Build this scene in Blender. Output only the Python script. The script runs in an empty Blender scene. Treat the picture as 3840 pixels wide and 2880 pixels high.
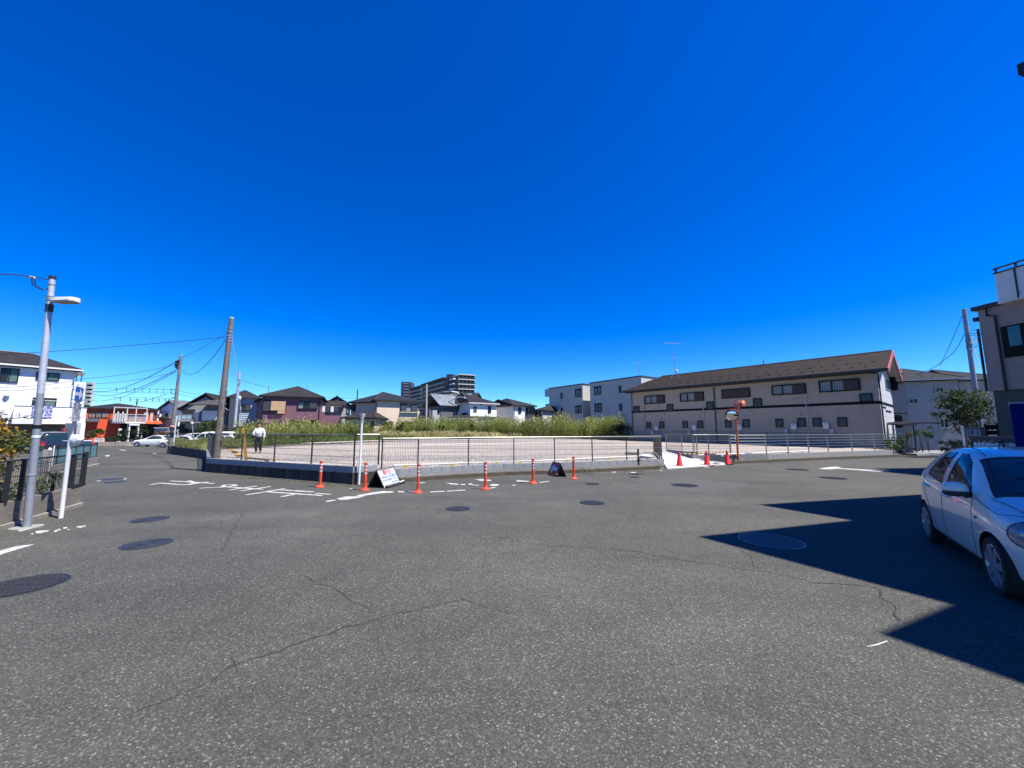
import bpy, bmesh, math, random
from math import radians, sin, cos, pi, sqrt, atan2
from mathutils import Vector, Matrix, noise

random.seed(7)
sc = bpy.context.scene
C = sc.collection

# ---------------------------------------------------------------- camera, sky, sun, exposure
CAM_H = 1.65
PITCH = radians(6.8)
FPX = 1442.0                                    # focal length in pixels of the 3840 px wide photograph
cam_d = bpy.data.cameras.new('camera')
cam_d.sensor_width = 36.0
cam_d.lens = 36.0 * FPX / 3840.0
cam_d.clip_start = 0.05
cam_d.clip_end = 3000
cam = bpy.data.objects.new('camera', cam_d)
cam.location = (0, 0, CAM_H)
cam.rotation_euler = (pi / 2 + PITCH, 0, 0)
C.objects.link(cam)
sc.camera = cam

SUNV = Vector((0.505, -0.235, 1.0))
SUN = Vector((0.505, -0.235, 1.0)).normalized()
world = bpy.data.worlds.new('World')
sc.world = world
world.use_nodes = True
wn = world.node_tree.nodes
wl = world.node_tree.links
wn.clear()
sky = wn.new('ShaderNodeTexSky')
sky.sky_type = 'NISHITA'
sky.sun_disc = False
sky.sun_elevation = math.asin(SUN.z)
sky.sun_rotation = atan2(SUN.x, SUN.y)
sky.altitude = 0
sky.air_density = 1.0
sky.dust_density = 0.1
sky.ozone_density = 4.0
hs = wn.new('ShaderNodeHueSaturation')
hs.inputs['Saturation'].default_value = 1.55
hs.inputs['Hue'].default_value = 0.508
hs.inputs['Value'].default_value = 1.0
bg = wn.new('ShaderNodeBackground')
bg.inputs['Strength'].default_value = 0.066
wo = wn.new('ShaderNodeOutputWorld')
wl.new(sky.outputs[0], hs.inputs['Color'])
tint = wn.new('ShaderNodeMix')
tint.data_type = 'RGBA'
tint.blend_type = 'MULTIPLY'
tint.inputs[0].default_value = 1.0
tint.inputs[7].default_value = (0.56, 0.94, 1.24, 1.0)
gam = wn.new('ShaderNodeGamma')
gam.inputs['Gamma'].default_value = 1.13
wl.new(hs.outputs[0], gam.inputs[0])
wl.new(gam.outputs[0], tint.inputs[6])
# faint wisps low over the horizon
wtc = wn.new('ShaderNodeTexCoord')
wmp = wn.new('ShaderNodeMapping')
wmp.inputs['Scale'].default_value = (2.2, 2.2, 26.0)
wl.new(wtc.outputs['Generated'], wmp.inputs[0])
wno = wn.new('ShaderNodeTexNoise')
wno.inputs['Scale'].default_value = 1.6
wno.inputs['Detail'].default_value = 7
wno.inputs['Roughness'].default_value = 0.62
wl.new(wmp.outputs[0], wno.inputs['Vector'])
wr1 = wn.new('ShaderNodeValToRGB')
wr1.color_ramp.elements[0].position = 0.50
wr1.color_ramp.elements[0].color = (0, 0, 0, 1)
wr1.color_ramp.elements[1].position = 0.80
wr1.color_ramp.elements[1].color = (0.34, 0.34, 0.34, 1)
wl.new(wno.outputs[0], wr1.inputs[0])
wsp = wn.new('ShaderNodeSeparateXYZ')
wl.new(wtc.outputs['Generated'], wsp.inputs[0])
wr2 = wn.new('ShaderNodeValToRGB')
wr2.color_ramp.elements[0].position = 0.0
wr2.color_ramp.elements[0].color = (1, 1, 1, 1)
wr2.color_ramp.elements[1].position = 0.15
wr2.color_ramp.elements[1].color = (0, 0, 0, 1)
wl.new(wsp.outputs[2], wr2.inputs[0])
wmu = wn.new('ShaderNodeMath')
wmu.operation = 'MULTIPLY'
wl.new(wr1.outputs[0], wmu.inputs[0])
wl.new(wr2.outputs[0], wmu.inputs[1])
wmx = wn.new('ShaderNodeMix')
wmx.data_type = 'RGBA'
wl.new(wmu.outputs[0], wmx.inputs[0])
wl.new(tint.outputs[2], wmx.inputs[6])
wmx.inputs[7].default_value = (3.6, 5.4, 7.2, 1.0)
wl.new(wmx.outputs[2], bg.inputs[0])
wl.new(bg.outputs[0], wo.inputs[0])

sun_d = bpy.data.lights.new('sun', 'SUN')
sun_d.energy = 5.0
sun_d.angle = radians(0.53)
sun_d.color = (1.0, 0.955, 0.88)
sun = bpy.data.objects.new('sun', sun_d)
sun.rotation_euler = SUN.to_track_quat('Z', 'Y').to_euler()
sun.location = (20, -10, 40)
C.objects.link(sun)

vs = sc.view_settings
vs.view_transform = 'Standard'
vs.look = 'None'
vs.gamma = 1
vs.use_curve_mapping = False
vs.exposure = 0.98
sc.cycles.max_bounces = 6
sc.cycles.transparent_max_bounces = 16

# ---------------------------------------------------------------- survey helpers: bearings read in the photograph -> metres
def ray(px, py):
 u = px - 1920.0
 v = 1440.0 - py
 return Vector((u, FPX * cos(PITCH) - v * sin(PITCH), FPX * sin(PITCH) + v * cos(PITCH)))

def g(px, py, z=0.0):
 r = ray(px, py)
 t = (z - CAM_H) / r.z
 return Vector((r.x * t, r.y * t, z))

def at(px, py, Y):
 r = ray(px, py)
 t = Y / r.y
 return Vector((r.x * t, Y, CAM_H + r.z * t))

def gz(y):                                      # the street falls away gently behind the junction
 t = min(1.0, max(0.0, (y - 18.0) / 34.0))
 return -0.5 * t * t * (3 - 2 * t)

def gg(px, py, dz=0.0):                         # point on the street surface
 z = 0.0
 for _ in range(30):
  p = g(px, py, z + dz)
  z = 0.5 * z + 0.5 * gz(p.y)
 return Vector((p.x, p.y, z + dz))

def lotz(y):                                    # the fenced lot is a raised, slightly tilted plane
 return 0.25 + 0.011 * (y - 15.0)

def gl(px, py, dz=0.0):
 z = 0.3
 for _ in range(30):
  p = g(px, py, z + dz)
  z = 0.5 * z + 0.5 * lotz(p.y)
 return Vector((p.x, p.y, z + dz))

# ---------------------------------------------------------------- materials
MATS = {}
def nodes_of(name):
 m = bpy.data.materials.new(name)
 m.use_nodes = True
 nt = m.node_tree
 return m, nt, nt.nodes, nt.links, nt.nodes['Principled BSDF']

def col4(c):
 return (c[0], c[1], c[2], 1.0)

def mat(name, c, rough=0.7, metal=0.0, var=0.12, vscale=3.0, bump=0.0, bscale=40.0, c2=None, coat=0.0, streak=False, spec=None):
 """painted / rendered / cast surface: base colour, broad mottling, fine relief"""
 if name in MATS:
  return MATS[name]
 m, nt, N, L, B = nodes_of(name)
 tc = N.new('ShaderNodeTexCoord')
 src = tc.outputs['Object']
 if streak:
  mp = N.new('ShaderNodeMapping')
  mp.inputs['Scale'].default_value = (1, 1, 0.12)
  L.new(src, mp.inputs[0])
  src = mp.outputs[0]
 n = N.new('ShaderNodeTexNoise')
 n.inputs['Scale'].default_value = vscale
 n.inputs['Detail'].default_value = 6
 n.inputs['Roughness'].default_value = 0.62
 L.new(src, n.inputs['Vector'])
 ra = N.new('ShaderNodeValToRGB')
 ra.color_ramp.elements[0].position = 0.3
 ra.color_ramp.elements[1].position = 0.7
 d = c2 if c2 else [x * (1 - 2 * var) for x in c]
 u = c if c2 else [min(1, x * (1 + var)) for x in c]
 ra.color_ramp.elements[0].color = col4(d)
 ra.color_ramp.elements[1].color = col4(u)
 L.new(n.outputs[0], ra.inputs[0])
 L.new(ra.outputs[0], B.inputs['Base Color'])
 B.inputs['Roughness'].default_value = rough
 B.inputs['Metallic'].default_value = metal
 if coat:
  B.inputs['Coat Weight'].default_value = coat
  B.inputs['Coat Roughness'].default_value = 0.03
 if spec is not None:
  B.inputs['Specular IOR Level'].default_value = spec
 if bump:
  n2 = N.new('ShaderNodeTexNoise')
  n2.inputs['Scale'].default_value = bscale
  n2.inputs['Detail'].default_value = 4
  L.new(tc.outputs['Object'], n2.inputs['Vector'])
  b = N.new('ShaderNodeBump')
  b.inputs['Strength'].default_value = bump
  b.inputs['Distance'].default_value = 0.02
  L.new(n2.outputs[0], b.inputs['Height'])
  L.new(b.outputs[0], B.inputs['Normal'])
 MATS[name] = m
 return m

def mat_asphalt():
 m, nt, N, L, B = nodes_of('asphalt')
 tc = N.new('ShaderNodeTexCoord')
 def vor(scale, feat='F1'):
  v = N.new('ShaderNodeTexVoronoi')
  v.feature = feat
  v.inputs['Scale'].default_value = scale
  L.new(tc.outputs['Object'], v.inputs['Vector'])
  return v
 def noi(scale, det=5, rough=0.6):
  n = N.new('ShaderNodeTexNoise')
  n.inputs['Scale'].default_value = scale
  n.inputs['Detail'].default_value = det
  n.inputs['Roughness'].default_value = rough
  L.new(tc.outputs['Object'], n.inputs['Vector'])
  return n
 def ramp(src, stops):
  r = N.new('ShaderNodeValToRGB')
  els = r.color_ramp.elements
  while len(els) < len(stops):
   els.new(0.5)
  for e, (p, c) in zip(els, stops):
   e.position = p
   e.color = col4(c) if hasattr(c, '__len__') else (c, c, c, 1)
  L.new(src, r.inputs[0])
  return r
 def mix(kind, f, a, b):
  x = N.new('ShaderNodeMix')
  x.data_type = 'RGBA'
  x.blend_type = kind
  if isinstance(f, float):
   x.inputs[0].default_value = f
  else:
   L.new(f, x.inputs[0])
  L.new(a, x.inputs[6])
  L.new(b, x.inputs[7])
  return x.outputs[2]
 st = vor(105)                                # aggregate stones, one random tone each
 hsv = N.new('ShaderNodeSeparateColor')
 L.new(st.outputs['Color'], hsv.inputs[0])
 tone = ramp(hsv.outputs[0], [(0.0, (0.037, 0.037, 0.031)), (0.45, (0.055, 0.0545, 0.0455)), (0.86, (0.077, 0.0758, 0.063)), (0.96, (0.123, 0.120, 0.102)), (1.0, (0.20, 0.196, 0.172))])
 edge = ramp(st.outputs['Distance'], [(0.0, 1.0), (0.5, 0.97), (0.95, 0.60)])
 a = mix('MULTIPLY', 0.85, tone.outputs[0], edge.outputs[0])
 big = vor(23)                                # sparse larger pale chips
 hs2 = N.new('ShaderNodeSeparateColor')
 L.new(big.outputs['Color'], hs2.inputs[0])
 pick = ramp(hs2.outputs[1], [(0.93, 0.0), (0.95, 1.0)])
 core = ramp(big.outputs['Distance'], [(0.10, 1.0), (0.17, 0.0)])
 mk = mix('MULTIPLY', 1.0, pick.outputs[0], core.outputs[0])
 chip = N.new('ShaderNodeRGB')
 chip.outputs[0].default_value = (0.24, 0.235, 0.225, 1)
 a = mix('MIX', mk, a, chip.outputs[0])
 wear = ramp(noi(0.33, 7, 0.62).outputs[0], [(0.30, 0.86), (0.52, 1.06), (0.72, 1.30)])
 a = mix('MULTIPLY', 1.0, a, wear.outputs[0])
 w2 = ramp(noi(2.2, 6, 0.7).outputs[0], [(0.25, 0.86), (0.75, 1.13)])
 a = mix('MULTIPLY', 1.0, a, w2.outputs[0])
 # wheel-polished paler bands along the two traffic directions
 mp = N.new('ShaderNodeMapping')
 mp.inputs['Rotation'].default_value = (0, 0, radians(-22))
 mp.inputs['Scale'].default_value = (0.10, 0.75, 1)
 L.new(tc.outputs['Object'], mp.inputs[0])
 n3 = N.new('ShaderNodeTexNoise')
 n3.inputs['Scale'].default_value = 1.0
 n3.inputs['Detail'].default_value = 4
 L.new(mp.outputs[0], n3.inputs['Vector'])
 w3 = ramp(n3.outputs[0], [(0.35, 0.90), (0.68, 1.16)])
 a = mix('MULTIPLY', 1.0, a, w3.outputs[0])
 # tyre-polished sweep where cars turn, and a few old oil stains
 for (cx, cy, rx, ry, rot, lo, hi) in ((-5.2, 7.6, 5.5, 1.3, 24, 1.0, 1.24), (-3.4, 6.6, 2.2, 1.6, 60, 1.0, 1.16), (3.0, 11.5, 9.0, 1.6, 24, 1.0, 1.14), (-14, 17, 3.0, 9.0, 40, 1.0, 1.16), (1.5, 5.2, 0.5, 0.3, 10, 1.0, 0.80), (-2.0, 4.6, 0.35, 0.5, 0, 1.0, 0.86), (6.5, 11.0, 0.8, 0.4, 30, 1.0, 0.82)):
  mq = N.new('ShaderNodeMapping')
  mq.vector_type = 'TEXTURE'
  mq.inputs['Location'].default_value = (cx, cy, 0)
  mq.inputs['Rotation'].default_value = (0, 0, radians(rot))
  mq.inputs['Scale'].default_value = (rx, ry, 1)
  L.new(tc.outputs['Object'], mq.inputs[0])
  ln = N.new('ShaderNodeVectorMath')
  ln.operation = 'LENGTH'
  L.new(mq.outputs[0], ln.inputs[0])
  nd = N.new('ShaderNodeMath')
  nd.operation = 'MULTIPLY_ADD'
  nd.inputs[1].default_value = 0.9
  L.new(noi(1.7, 5).outputs[0], nd.inputs[0])
  L.new(ln.outputs['Value'], nd.inputs[2])
  rr = ramp(nd.outputs[0], [(0.40, hi), (1.0, lo)])
  a = mix('MULTIPLY', 1.0, a, rr.outputs[0])
 L.new(a, B.inputs['Base Color'])
 B.inputs['Roughness'].default_value = 0.86
 B.inputs['Specular IOR Level'].default_value = 0.3
 bp = N.new('ShaderNodeBump')
 bp.inputs['Strength'].default_value = 0.6
 bp.inputs['Distance'].default_value = 0.004
 inv = N.new('ShaderNodeMath')
 inv.operation = 'SUBTRACT'
 inv.inputs[0].default_value = 1.0
 L.new(st.outputs['Distance'], inv.inputs[1])
 L.new(inv.outputs[0], bp.inputs['Height'])
 L.new(bp.outputs[0], B.inputs['Normal'])
 MATS['asphalt'] = m
 return m

def mat_gravel():
 m, nt, N, L, B = nodes_of('gravel')
 tc = N.new('ShaderNodeTexCoord')
 v = N.new('ShaderNodeTexVoronoi')
 v.inputs['Scale'].default_value = 22
 L.new(tc.outputs['Object'], v.inputs['Vector'])
 s = N.new('ShaderNodeSeparateColor')
 L.new(v.outputs['Color'], s.inputs[0])
 r = N.new('ShaderNodeValToRGB')
 e = r.color_ramp.elements
 e[0].color = (0.19, 0.163, 0.135, 1)
 e[1].color = (0.47, 0.42, 0.36, 1)
 e.new(0.45).color = (0.32, 0.28, 0.24, 1)
 L.new(s.outputs[0], r.inputs[0])
 # compacted grey wheel tracks running across the lot
 mp = N.new('ShaderNodeMapping')
 mp.inputs['Rotation'].default_value = (0, 0, radians(-14))
 mp.inputs['Scale'].default_value = (0.05, 0.42, 1)
 L.new(tc.outputs['Object'], mp.inputs[0])
 n = N.new('ShaderNodeTexNoise')
 n.inputs['Scale'].default_value = 1.0
 n.inputs['Detail'].default_value = 5
 n.inputs['Distortion'].default_value = 0.5
 L.new(mp.outputs[0], n.inputs['Vector'])
 r2 = N.new('ShaderNodeValToRGB')
 r2.color_ramp.elements[0].position = 0.38
 r2.color_ramp.elements[0].color = (0.62, 0.63, 0.65, 1)
 r2.color_ramp.elements[1].position = 0.56
 r2.color_ramp.elements[1].color = (1.06, 1.03, 0.98, 1)
 L.new(n.outputs[0], r2.inputs[0])
 x = N.new('ShaderNodeMix')
 x.data_type = 'RGBA'
 x.blend_type = 'MULTIPLY'
 x.inputs[0].default_value = 1.0
 L.new(r.outputs[0], x.inputs[6])
 L.new(r2.outputs[0], x.inputs[7])
 L.new(x.outputs[2], B.inputs['Base Color'])
 B.inputs['Roughness'].default_value = 0.95
 bp = N.new('ShaderNodeBump')
 bp.inputs['Strength'].default_value = 0.8
 bp.inputs['Distance'].default_value = 0.02
 bp.invert = True
 L.new(v.outputs['Distance'], bp.inputs['Height'])
 L.new(bp.outputs[0], B.inputs['Normal'])
 MATS['gravel'] = m
 return m

def mat_leaf(name, dark, light, scale=1.2, rough=0.6):
 if name in MATS:
  return MATS[name]
 m, nt, N, L, B = nodes_of(name)
 tc = N.new('ShaderNodeTexCoord')
 n = N.new('ShaderNodeTexNoise')
 n.inputs['Scale'].default_value = scale
 n.inputs['Detail'].default_value = 8
 n.inputs['Roughness'].default_value = 0.75
 L.new(tc.outputs['Object'], n.inputs['Vector'])
 r = N.new('ShaderNodeValToRGB')
 r.color_ramp.elements[0].position = 0.34
 r.color_ramp.elements[1].position = 0.66
 r.color_ramp.elements[0].color = col4(dark)
 r.color_ramp.elements[1].color = col4(light)
 L.new(n.outputs[0], r.inputs[0])
 L.new(r.outputs[0], B.inputs['Base Color'])
 B.inputs['Roughness'].default_value = rough
 B.inputs['Specular IOR Level'].default_value = 0.25
 tr = N.new('ShaderNodeBsdfTranslucent')
 L.new(r.outputs[0], tr.inputs[0])
 mx = N.new('ShaderNodeMixShader')
 mx.inputs[0].default_value = 0.28
 L.new(B.outputs[0], mx.inputs[1])
 L.new(tr.outputs[0], mx.inputs[2])
 out = [x for x in N if x.type == 'OUTPUT_MATERIAL'][0]
 L.new(mx.outputs[0], out.inputs[0])
 MATS[name] = m
 return m

def mat_glass(name='window_glass', tint=(0.02, 0.03, 0.035), alpha=0.22):
 if name in MATS:
  return MATS[name]
 m, nt, N, L, B = nodes_of(name)
 B.inputs['Base Color'].default_value = col4(tint)
 B.inputs['Roughness'].default_value = 0.04
 B.inputs['Specular IOR Level'].default_value = 0.6
 t = N.new('ShaderNodeBsdfTransparent')
 mx = N.new('ShaderNodeMixShader')
 mx.inputs[0].default_value = alpha
 L.new(t.outputs[0], mx.inputs[1])
 L.new(B.outputs[0], mx.inputs[2])
 out = [x for x in N if x.type == 'OUTPUT_MATERIAL'][0]
 L.new(mx.outputs[0], out.inputs[0])
 MATS[name] = m
 return m

def mat_roof(name, c, band=0.28, rough=0.8):
 """slate / ribbed roofing: courses by height, mottled moss and weathering"""
 if name in MATS:
  return MATS[name]
 m, nt, N, L, B = nodes_of(name)
 tc = N.new('ShaderNodeTexCoord')
 n = N.new('ShaderNodeTexNoise')
 n.inputs['Scale'].default_value = 1.4
 n.inputs['Detail'].default_value = 9
 n.inputs['Roughness'].default_value = 0.7
 L.new(tc.outputs['Object'], n.inputs['Vector'])
 r = N.new('ShaderNodeValToRGB')
 r.color_ramp.elements[0].position = 0.3
 r.color_ramp.elements[1].position = 0.72
 r.color_ramp.elements[0].color = col4([x * 0.45 for x in c])
 r.color_ramp.elements[1].color = col4([x * 1.1 for x in c])
 L.new(n.outputs[0], r.inputs[0])
 sx = N.new('ShaderNodeSeparateXYZ')
 L.new(tc.outputs['Object'], sx.inputs[0])
 w = N.new('ShaderNodeMath')
 w.operation = 'MULTIPLY'
 w.inputs[1].default_value = 1.0 / band * 2.2
 L.new(sx.outputs[2], w.inputs[0])
 fr = N.new('ShaderNodeMath')
 fr.operation = 'FRACT'
 L.new(w.outputs[0], fr.inputs[0])
 r2 = N.new('ShaderNodeValToRGB')
 r2.color_ramp.elements[0].position = 0.0
 r2.color_ramp.elements[0].color = (0.55, 0.55, 0.55, 1)
 r2.color_ramp.elements[1].position = 0.22
 r2.color_ramp.elements[1].color = (1, 1, 1, 1)
 L.new(fr.outputs[0], r2.inputs[0])
 x = N.new('ShaderNodeMix')
 x.data_type = 'RGBA'
 x.blend_type = 'MULTIPLY'
 x.inputs[0].default_value = 0.7
 L.new(r.outputs[0], x.inputs[6])
 L.new(r2.outputs[0], x.inputs[7])
 L.new(x.outputs[2], B.inputs['Base Color'])
 B.inputs['Roughness'].default_value = rough
 B.inputs['Specular IOR Level'].default_value = 0.2
 b = N.new('ShaderNodeBump')
 b.inputs['Strength'].default_value = 0.5
 b.inputs['Distance'].default_value = 0.02
 L.new(fr.outputs[0], b.inputs['Height'])
 L.new(b.outputs[0], B.inputs['Normal'])
 MATS[name] = m
 return m

def mat_dots(name, c1, c2, scale):
 if name in MATS:
  return MATS[name]
 m, nt, N, L, B = nodes_of(name)
 tc = N.new('ShaderNodeTexCoord')
 v = N.new('ShaderNodeTexVoronoi')
 v.inputs['Scale'].default_value = scale
 L.new(tc.outputs['Object'], v.inputs['Vector'])
 r = N.new('ShaderNodeValToRGB')
 r.color_ramp.interpolation = 'CONSTANT'
 r.color_ramp.elements[0].color = col4(c2)
 r.color_ramp.elements[1].position = 0.42
 r.color_ramp.elements[1].color = col4(c1)
 L.new(v.outputs['Distance'], r.inputs[0])
 L.new(r.outputs[0], B.inputs['Base Color'])
 B.inputs['Roughness'].default_value = 0.9
 MATS[name] = m
 return m

# ---------------------------------------------------------------- mesh builder
class MB:
 def __init__(s):
  s.v = []
  s.f = []
 def add(s, vs_, fs):
  o = len(s.v)
  s.v += [tuple(v) for v in vs_]
  s.f += [tuple(i + o for i in f) for f in fs]
 def quad(s, a, b, c, d):
  s.add([a, b, c, d], [(0, 1, 2, 3)])
 def hexa(s, b4, t4):
  s.add(list(b4) + list(t4), [(3, 2, 1, 0), (4, 5, 6, 7), (0, 1, 5, 4), (1, 2, 6, 5), (2, 3, 7, 6), (3, 0, 4, 7)])
 def box(s, c, sz, rz=0.0):
  c = Vector(c)
  R = Matrix.Rotation(rz, 3, 'Z')
  p = []
  for z in (-1, 1):
   for x, y in ((-1, -1), (1, -1), (1, 1), (-1, 1)):
    p.append(c + R @ Vector((x * sz[0] / 2, y * sz[1] / 2, z * sz[2] / 2)))
  s.hexa(p[:4], p[4:])
 def frame(s, o, ex, ey, ez, x0, x1, y0, y1, z0, z1):
  """box in a local frame"""
  P = lambda x, y, z: o + ex * x + ey * y + ez * z
  s.hexa([P(x0, y0, z0), P(x1, y0, z0), P(x1, y1, z0), P(x0, y1, z0)],
      [P(x0, y0, z1), P(x1, y0, z1), P(x1, y1, z1), P(x0, y1, z1)])
 def prism(s, poly, z0, z1):
  n = len(poly)
  f0 = z0 if callable(z0) else (lambda p: z0)
  f1 = z1 if callable(z1) else (lambda p: z1)
  b = [Vector((p[0], p[1], f0(p))) for p in poly]
  t = [Vector((p[0], p[1], f1(p))) for p in poly]
  area = sum(poly[i][0] * poly[(i + 1) % n][1] - poly[(i + 1) % n][0] * poly[i][1] for i in range(n))
  if area < 0:
   b.reverse(); t.reverse()
  s.add(b + t, [tuple(range(n - 1, -1, -1)), tuple(range(n, 2 * n))] + [(i, (i + 1) % n, n + (i + 1) % n, n + i) for i in range(n)])
 def tube(s, pts, r, n=8, cap=True, r1=None):
  pts = [Vector(p) for p in pts]
  rings = []
  k = len(pts)
  for i, p in enumerate(pts):
   if i == 0: d = pts[1] - p
   elif i == k - 1: d = p - pts[i - 1]
   else: d = pts[i + 1] - pts[i - 1]
   d.normalize()
   up = Vector((0, 0, 1)) if abs(d.z) < 0.95 else Vector((1, 0, 0))
   a = d.cross(up).normalized()
   b = d.cross(a).normalized()
   rr = r if r1 is None else r + (r1 - r) * i / (k - 1)
   if hasattr(r, '__len__'): rr = r[i]
   rings.append([p + a * (rr * cos(2 * pi * j / n)) + b * (rr * sin(2 * pi * j / n)) for j in range(n)])
  vs_ = [v for rg in rings for v in rg]
  fs = []
  for i in range(k - 1):
   for j in range(n):
    fs.append((i * n + j, (i + 1) * n + j, (i + 1) * n + (j + 1) % n, i * n + (j + 1) % n))
  if cap:
   fs.append(tuple(range(n)))
   fs.append(tuple((k - 1) * n + j for j in range(n - 1, -1, -1)))
  s.add(vs_, fs)
 def lathe(s, c, prof, n=16):
  c = Vector(c)
  k = len(prof)
  vs_ = [c + Vector((r * cos(2 * pi * j / n), r * sin(2 * pi * j / n), z)) for r, z in prof for j in range(n)]
  fs = []
  for i in range(k - 1):
   for j in range(n):
    fs.append((i * n + j, i * n + (j + 1) % n, (i + 1) * n + (j + 1) % n, (i + 1) * n + j))
  fs.append(tuple(range(n - 1, -1, -1)))
  fs.append(tuple((k - 1) * n + j for j in range(n)))
  s.add(vs_, fs)
 def blob(s, c, r, seg=10, rings=6):
  c = Vector(c)
  vs_ = []
  for i in range(1, rings):
   t = pi * i / rings
   for j in range(seg):
    a = 2 * pi * j / seg
    vs_.append(c + Vector((r[0] * sin(t) * cos(a), r[1] * sin(t) * sin(a), r[2] * cos(t))))
  top = len(vs_); vs_.append(c + Vector((0, 0, r[2])))
  bot = len(vs_); vs_.append(c - Vector((0, 0, r[2])))
  fs = []
  for i in range(rings - 2):
   for j in range(seg):
    fs.append((i * seg + j, (i + 1) * seg + j, (i + 1) * seg + (j + 1) % seg, i * seg + (j + 1) % seg))
  for j in range(seg):
   fs.append((top, j, (j + 1) % seg))
   fs.append((bot, (rings - 2) * seg + (j + 1) % seg, (rings - 2) * seg + j))
  s.add(vs_, fs)
 def build(s, name, m, parent=None, smooth=False, label=None, kind=None, bevel=0.0, loc=None):
  me = bpy.data.meshes.new(name)
  off = wloc(parent) if parent is not None else (Vector(loc) if loc is not None else Vector((0, 0, 0)))
  me.from_pydata([(v[0] - off.x, v[1] - off.y, v[2] - off.z) for v in s.v], [], s.f)
  me.materials.append(m)
  if smooth:
   me.polygons.foreach_set('use_smooth', [True] * len(me.polygons))
  me.update()
  o = bpy.data.objects.new(name, me)
  C.objects.link(o)
  if parent is not None:
   o.parent = parent
  elif loc is not None:
   o.location = loc
  if label: o['label'] = label
  if kind: o['kind'] = kind
  if bevel:
   b = o.modifiers.new('bevel', 'BEVEL')
   b.width = bevel
   b.segments = 2
   b.limit_method = 'ANGLE'
  if smooth == 'auto':
   try:
    me.set_sharp_from_angle(angle=radians(35))
   except Exception:
    pass
  return o

def wloc(o):
 v = Vector((0, 0, 0))
 while o is not None:
  v += Vector(o.location)
  o = o.parent
 return v

def thing(name, label, cat, loc=(0, 0, 0), group=None):
 o = bpy.data.objects.new(name, None)
 o.empty_display_size = 0.2
 C.objects.link(o)
 o.location = loc
 o['label'] = label
 o['category'] = cat
 if group: o['group'] = group
 return o

def tag(o, label, cat, group=None, kind=None):
 o['label'] = label
 o['category'] = cat
 if group: o['group'] = group
 if kind: o['kind'] = kind
 return o

def structure(o):
 o['kind'] = 'structure'
 return o

def copy_tree(o, parent=None, loc=None, rz=None, label=None):
 c = o.copy()
 C.objects.link(c)
 if parent is not None: c.parent = parent
 if loc is not None: c.location = loc
 if rz is not None: c.rotation_euler = (0, 0, rz)
 if label: c['label'] = label
 for ch in o.children:
  copy_tree(ch, c)
 return c

def text_mesh(body, size, name, m, M, parent, depth=0.0, label=None, xs=1.0, bold=0.014):
 cu = bpy.data.curves.new(name, 'FONT')
 cu.body = body
 cu.size = size
 cu.align_x = 'CENTER'
 cu.align_y = 'CENTER'
 cu.extrude = depth
 cu.resolution_u = 3
 cu.offset = bold * size
 t = bpy.data.objects.new(name, cu)
 C.objects.link(t)
 bpy.context.view_layer.update()
 me = bpy.data.meshes.new_from_object(t.evaluated_get(bpy.context.evaluated_depsgraph_get()))
 bpy.data.objects.remove(t)
 bpy.data.curves.remove(cu)
 off = wloc(parent) if parent is not None else Vector((0, 0, 0))
 for v in me.vertices:
  v.co = (M @ Vector((v.co.x * xs, v.co.y, v.co.z))) - off
 me.materials.clear()
 me.materials.append(m)
 o = bpy.data.objects.new(name, me)
 C.objects.link(o)
 if parent is not None: o.parent = parent
 if label: o['label'] = label
 return o

def basis(o, ex, ey):
 ex = Vector(ex).normalized(); ey = Vector(ey).normalized()
 ez = ex.cross(ey)
 M = Matrix((ex, ey, ez)).transposed().to_4x4()
 M.translation = Vector(o)
 return M

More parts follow.
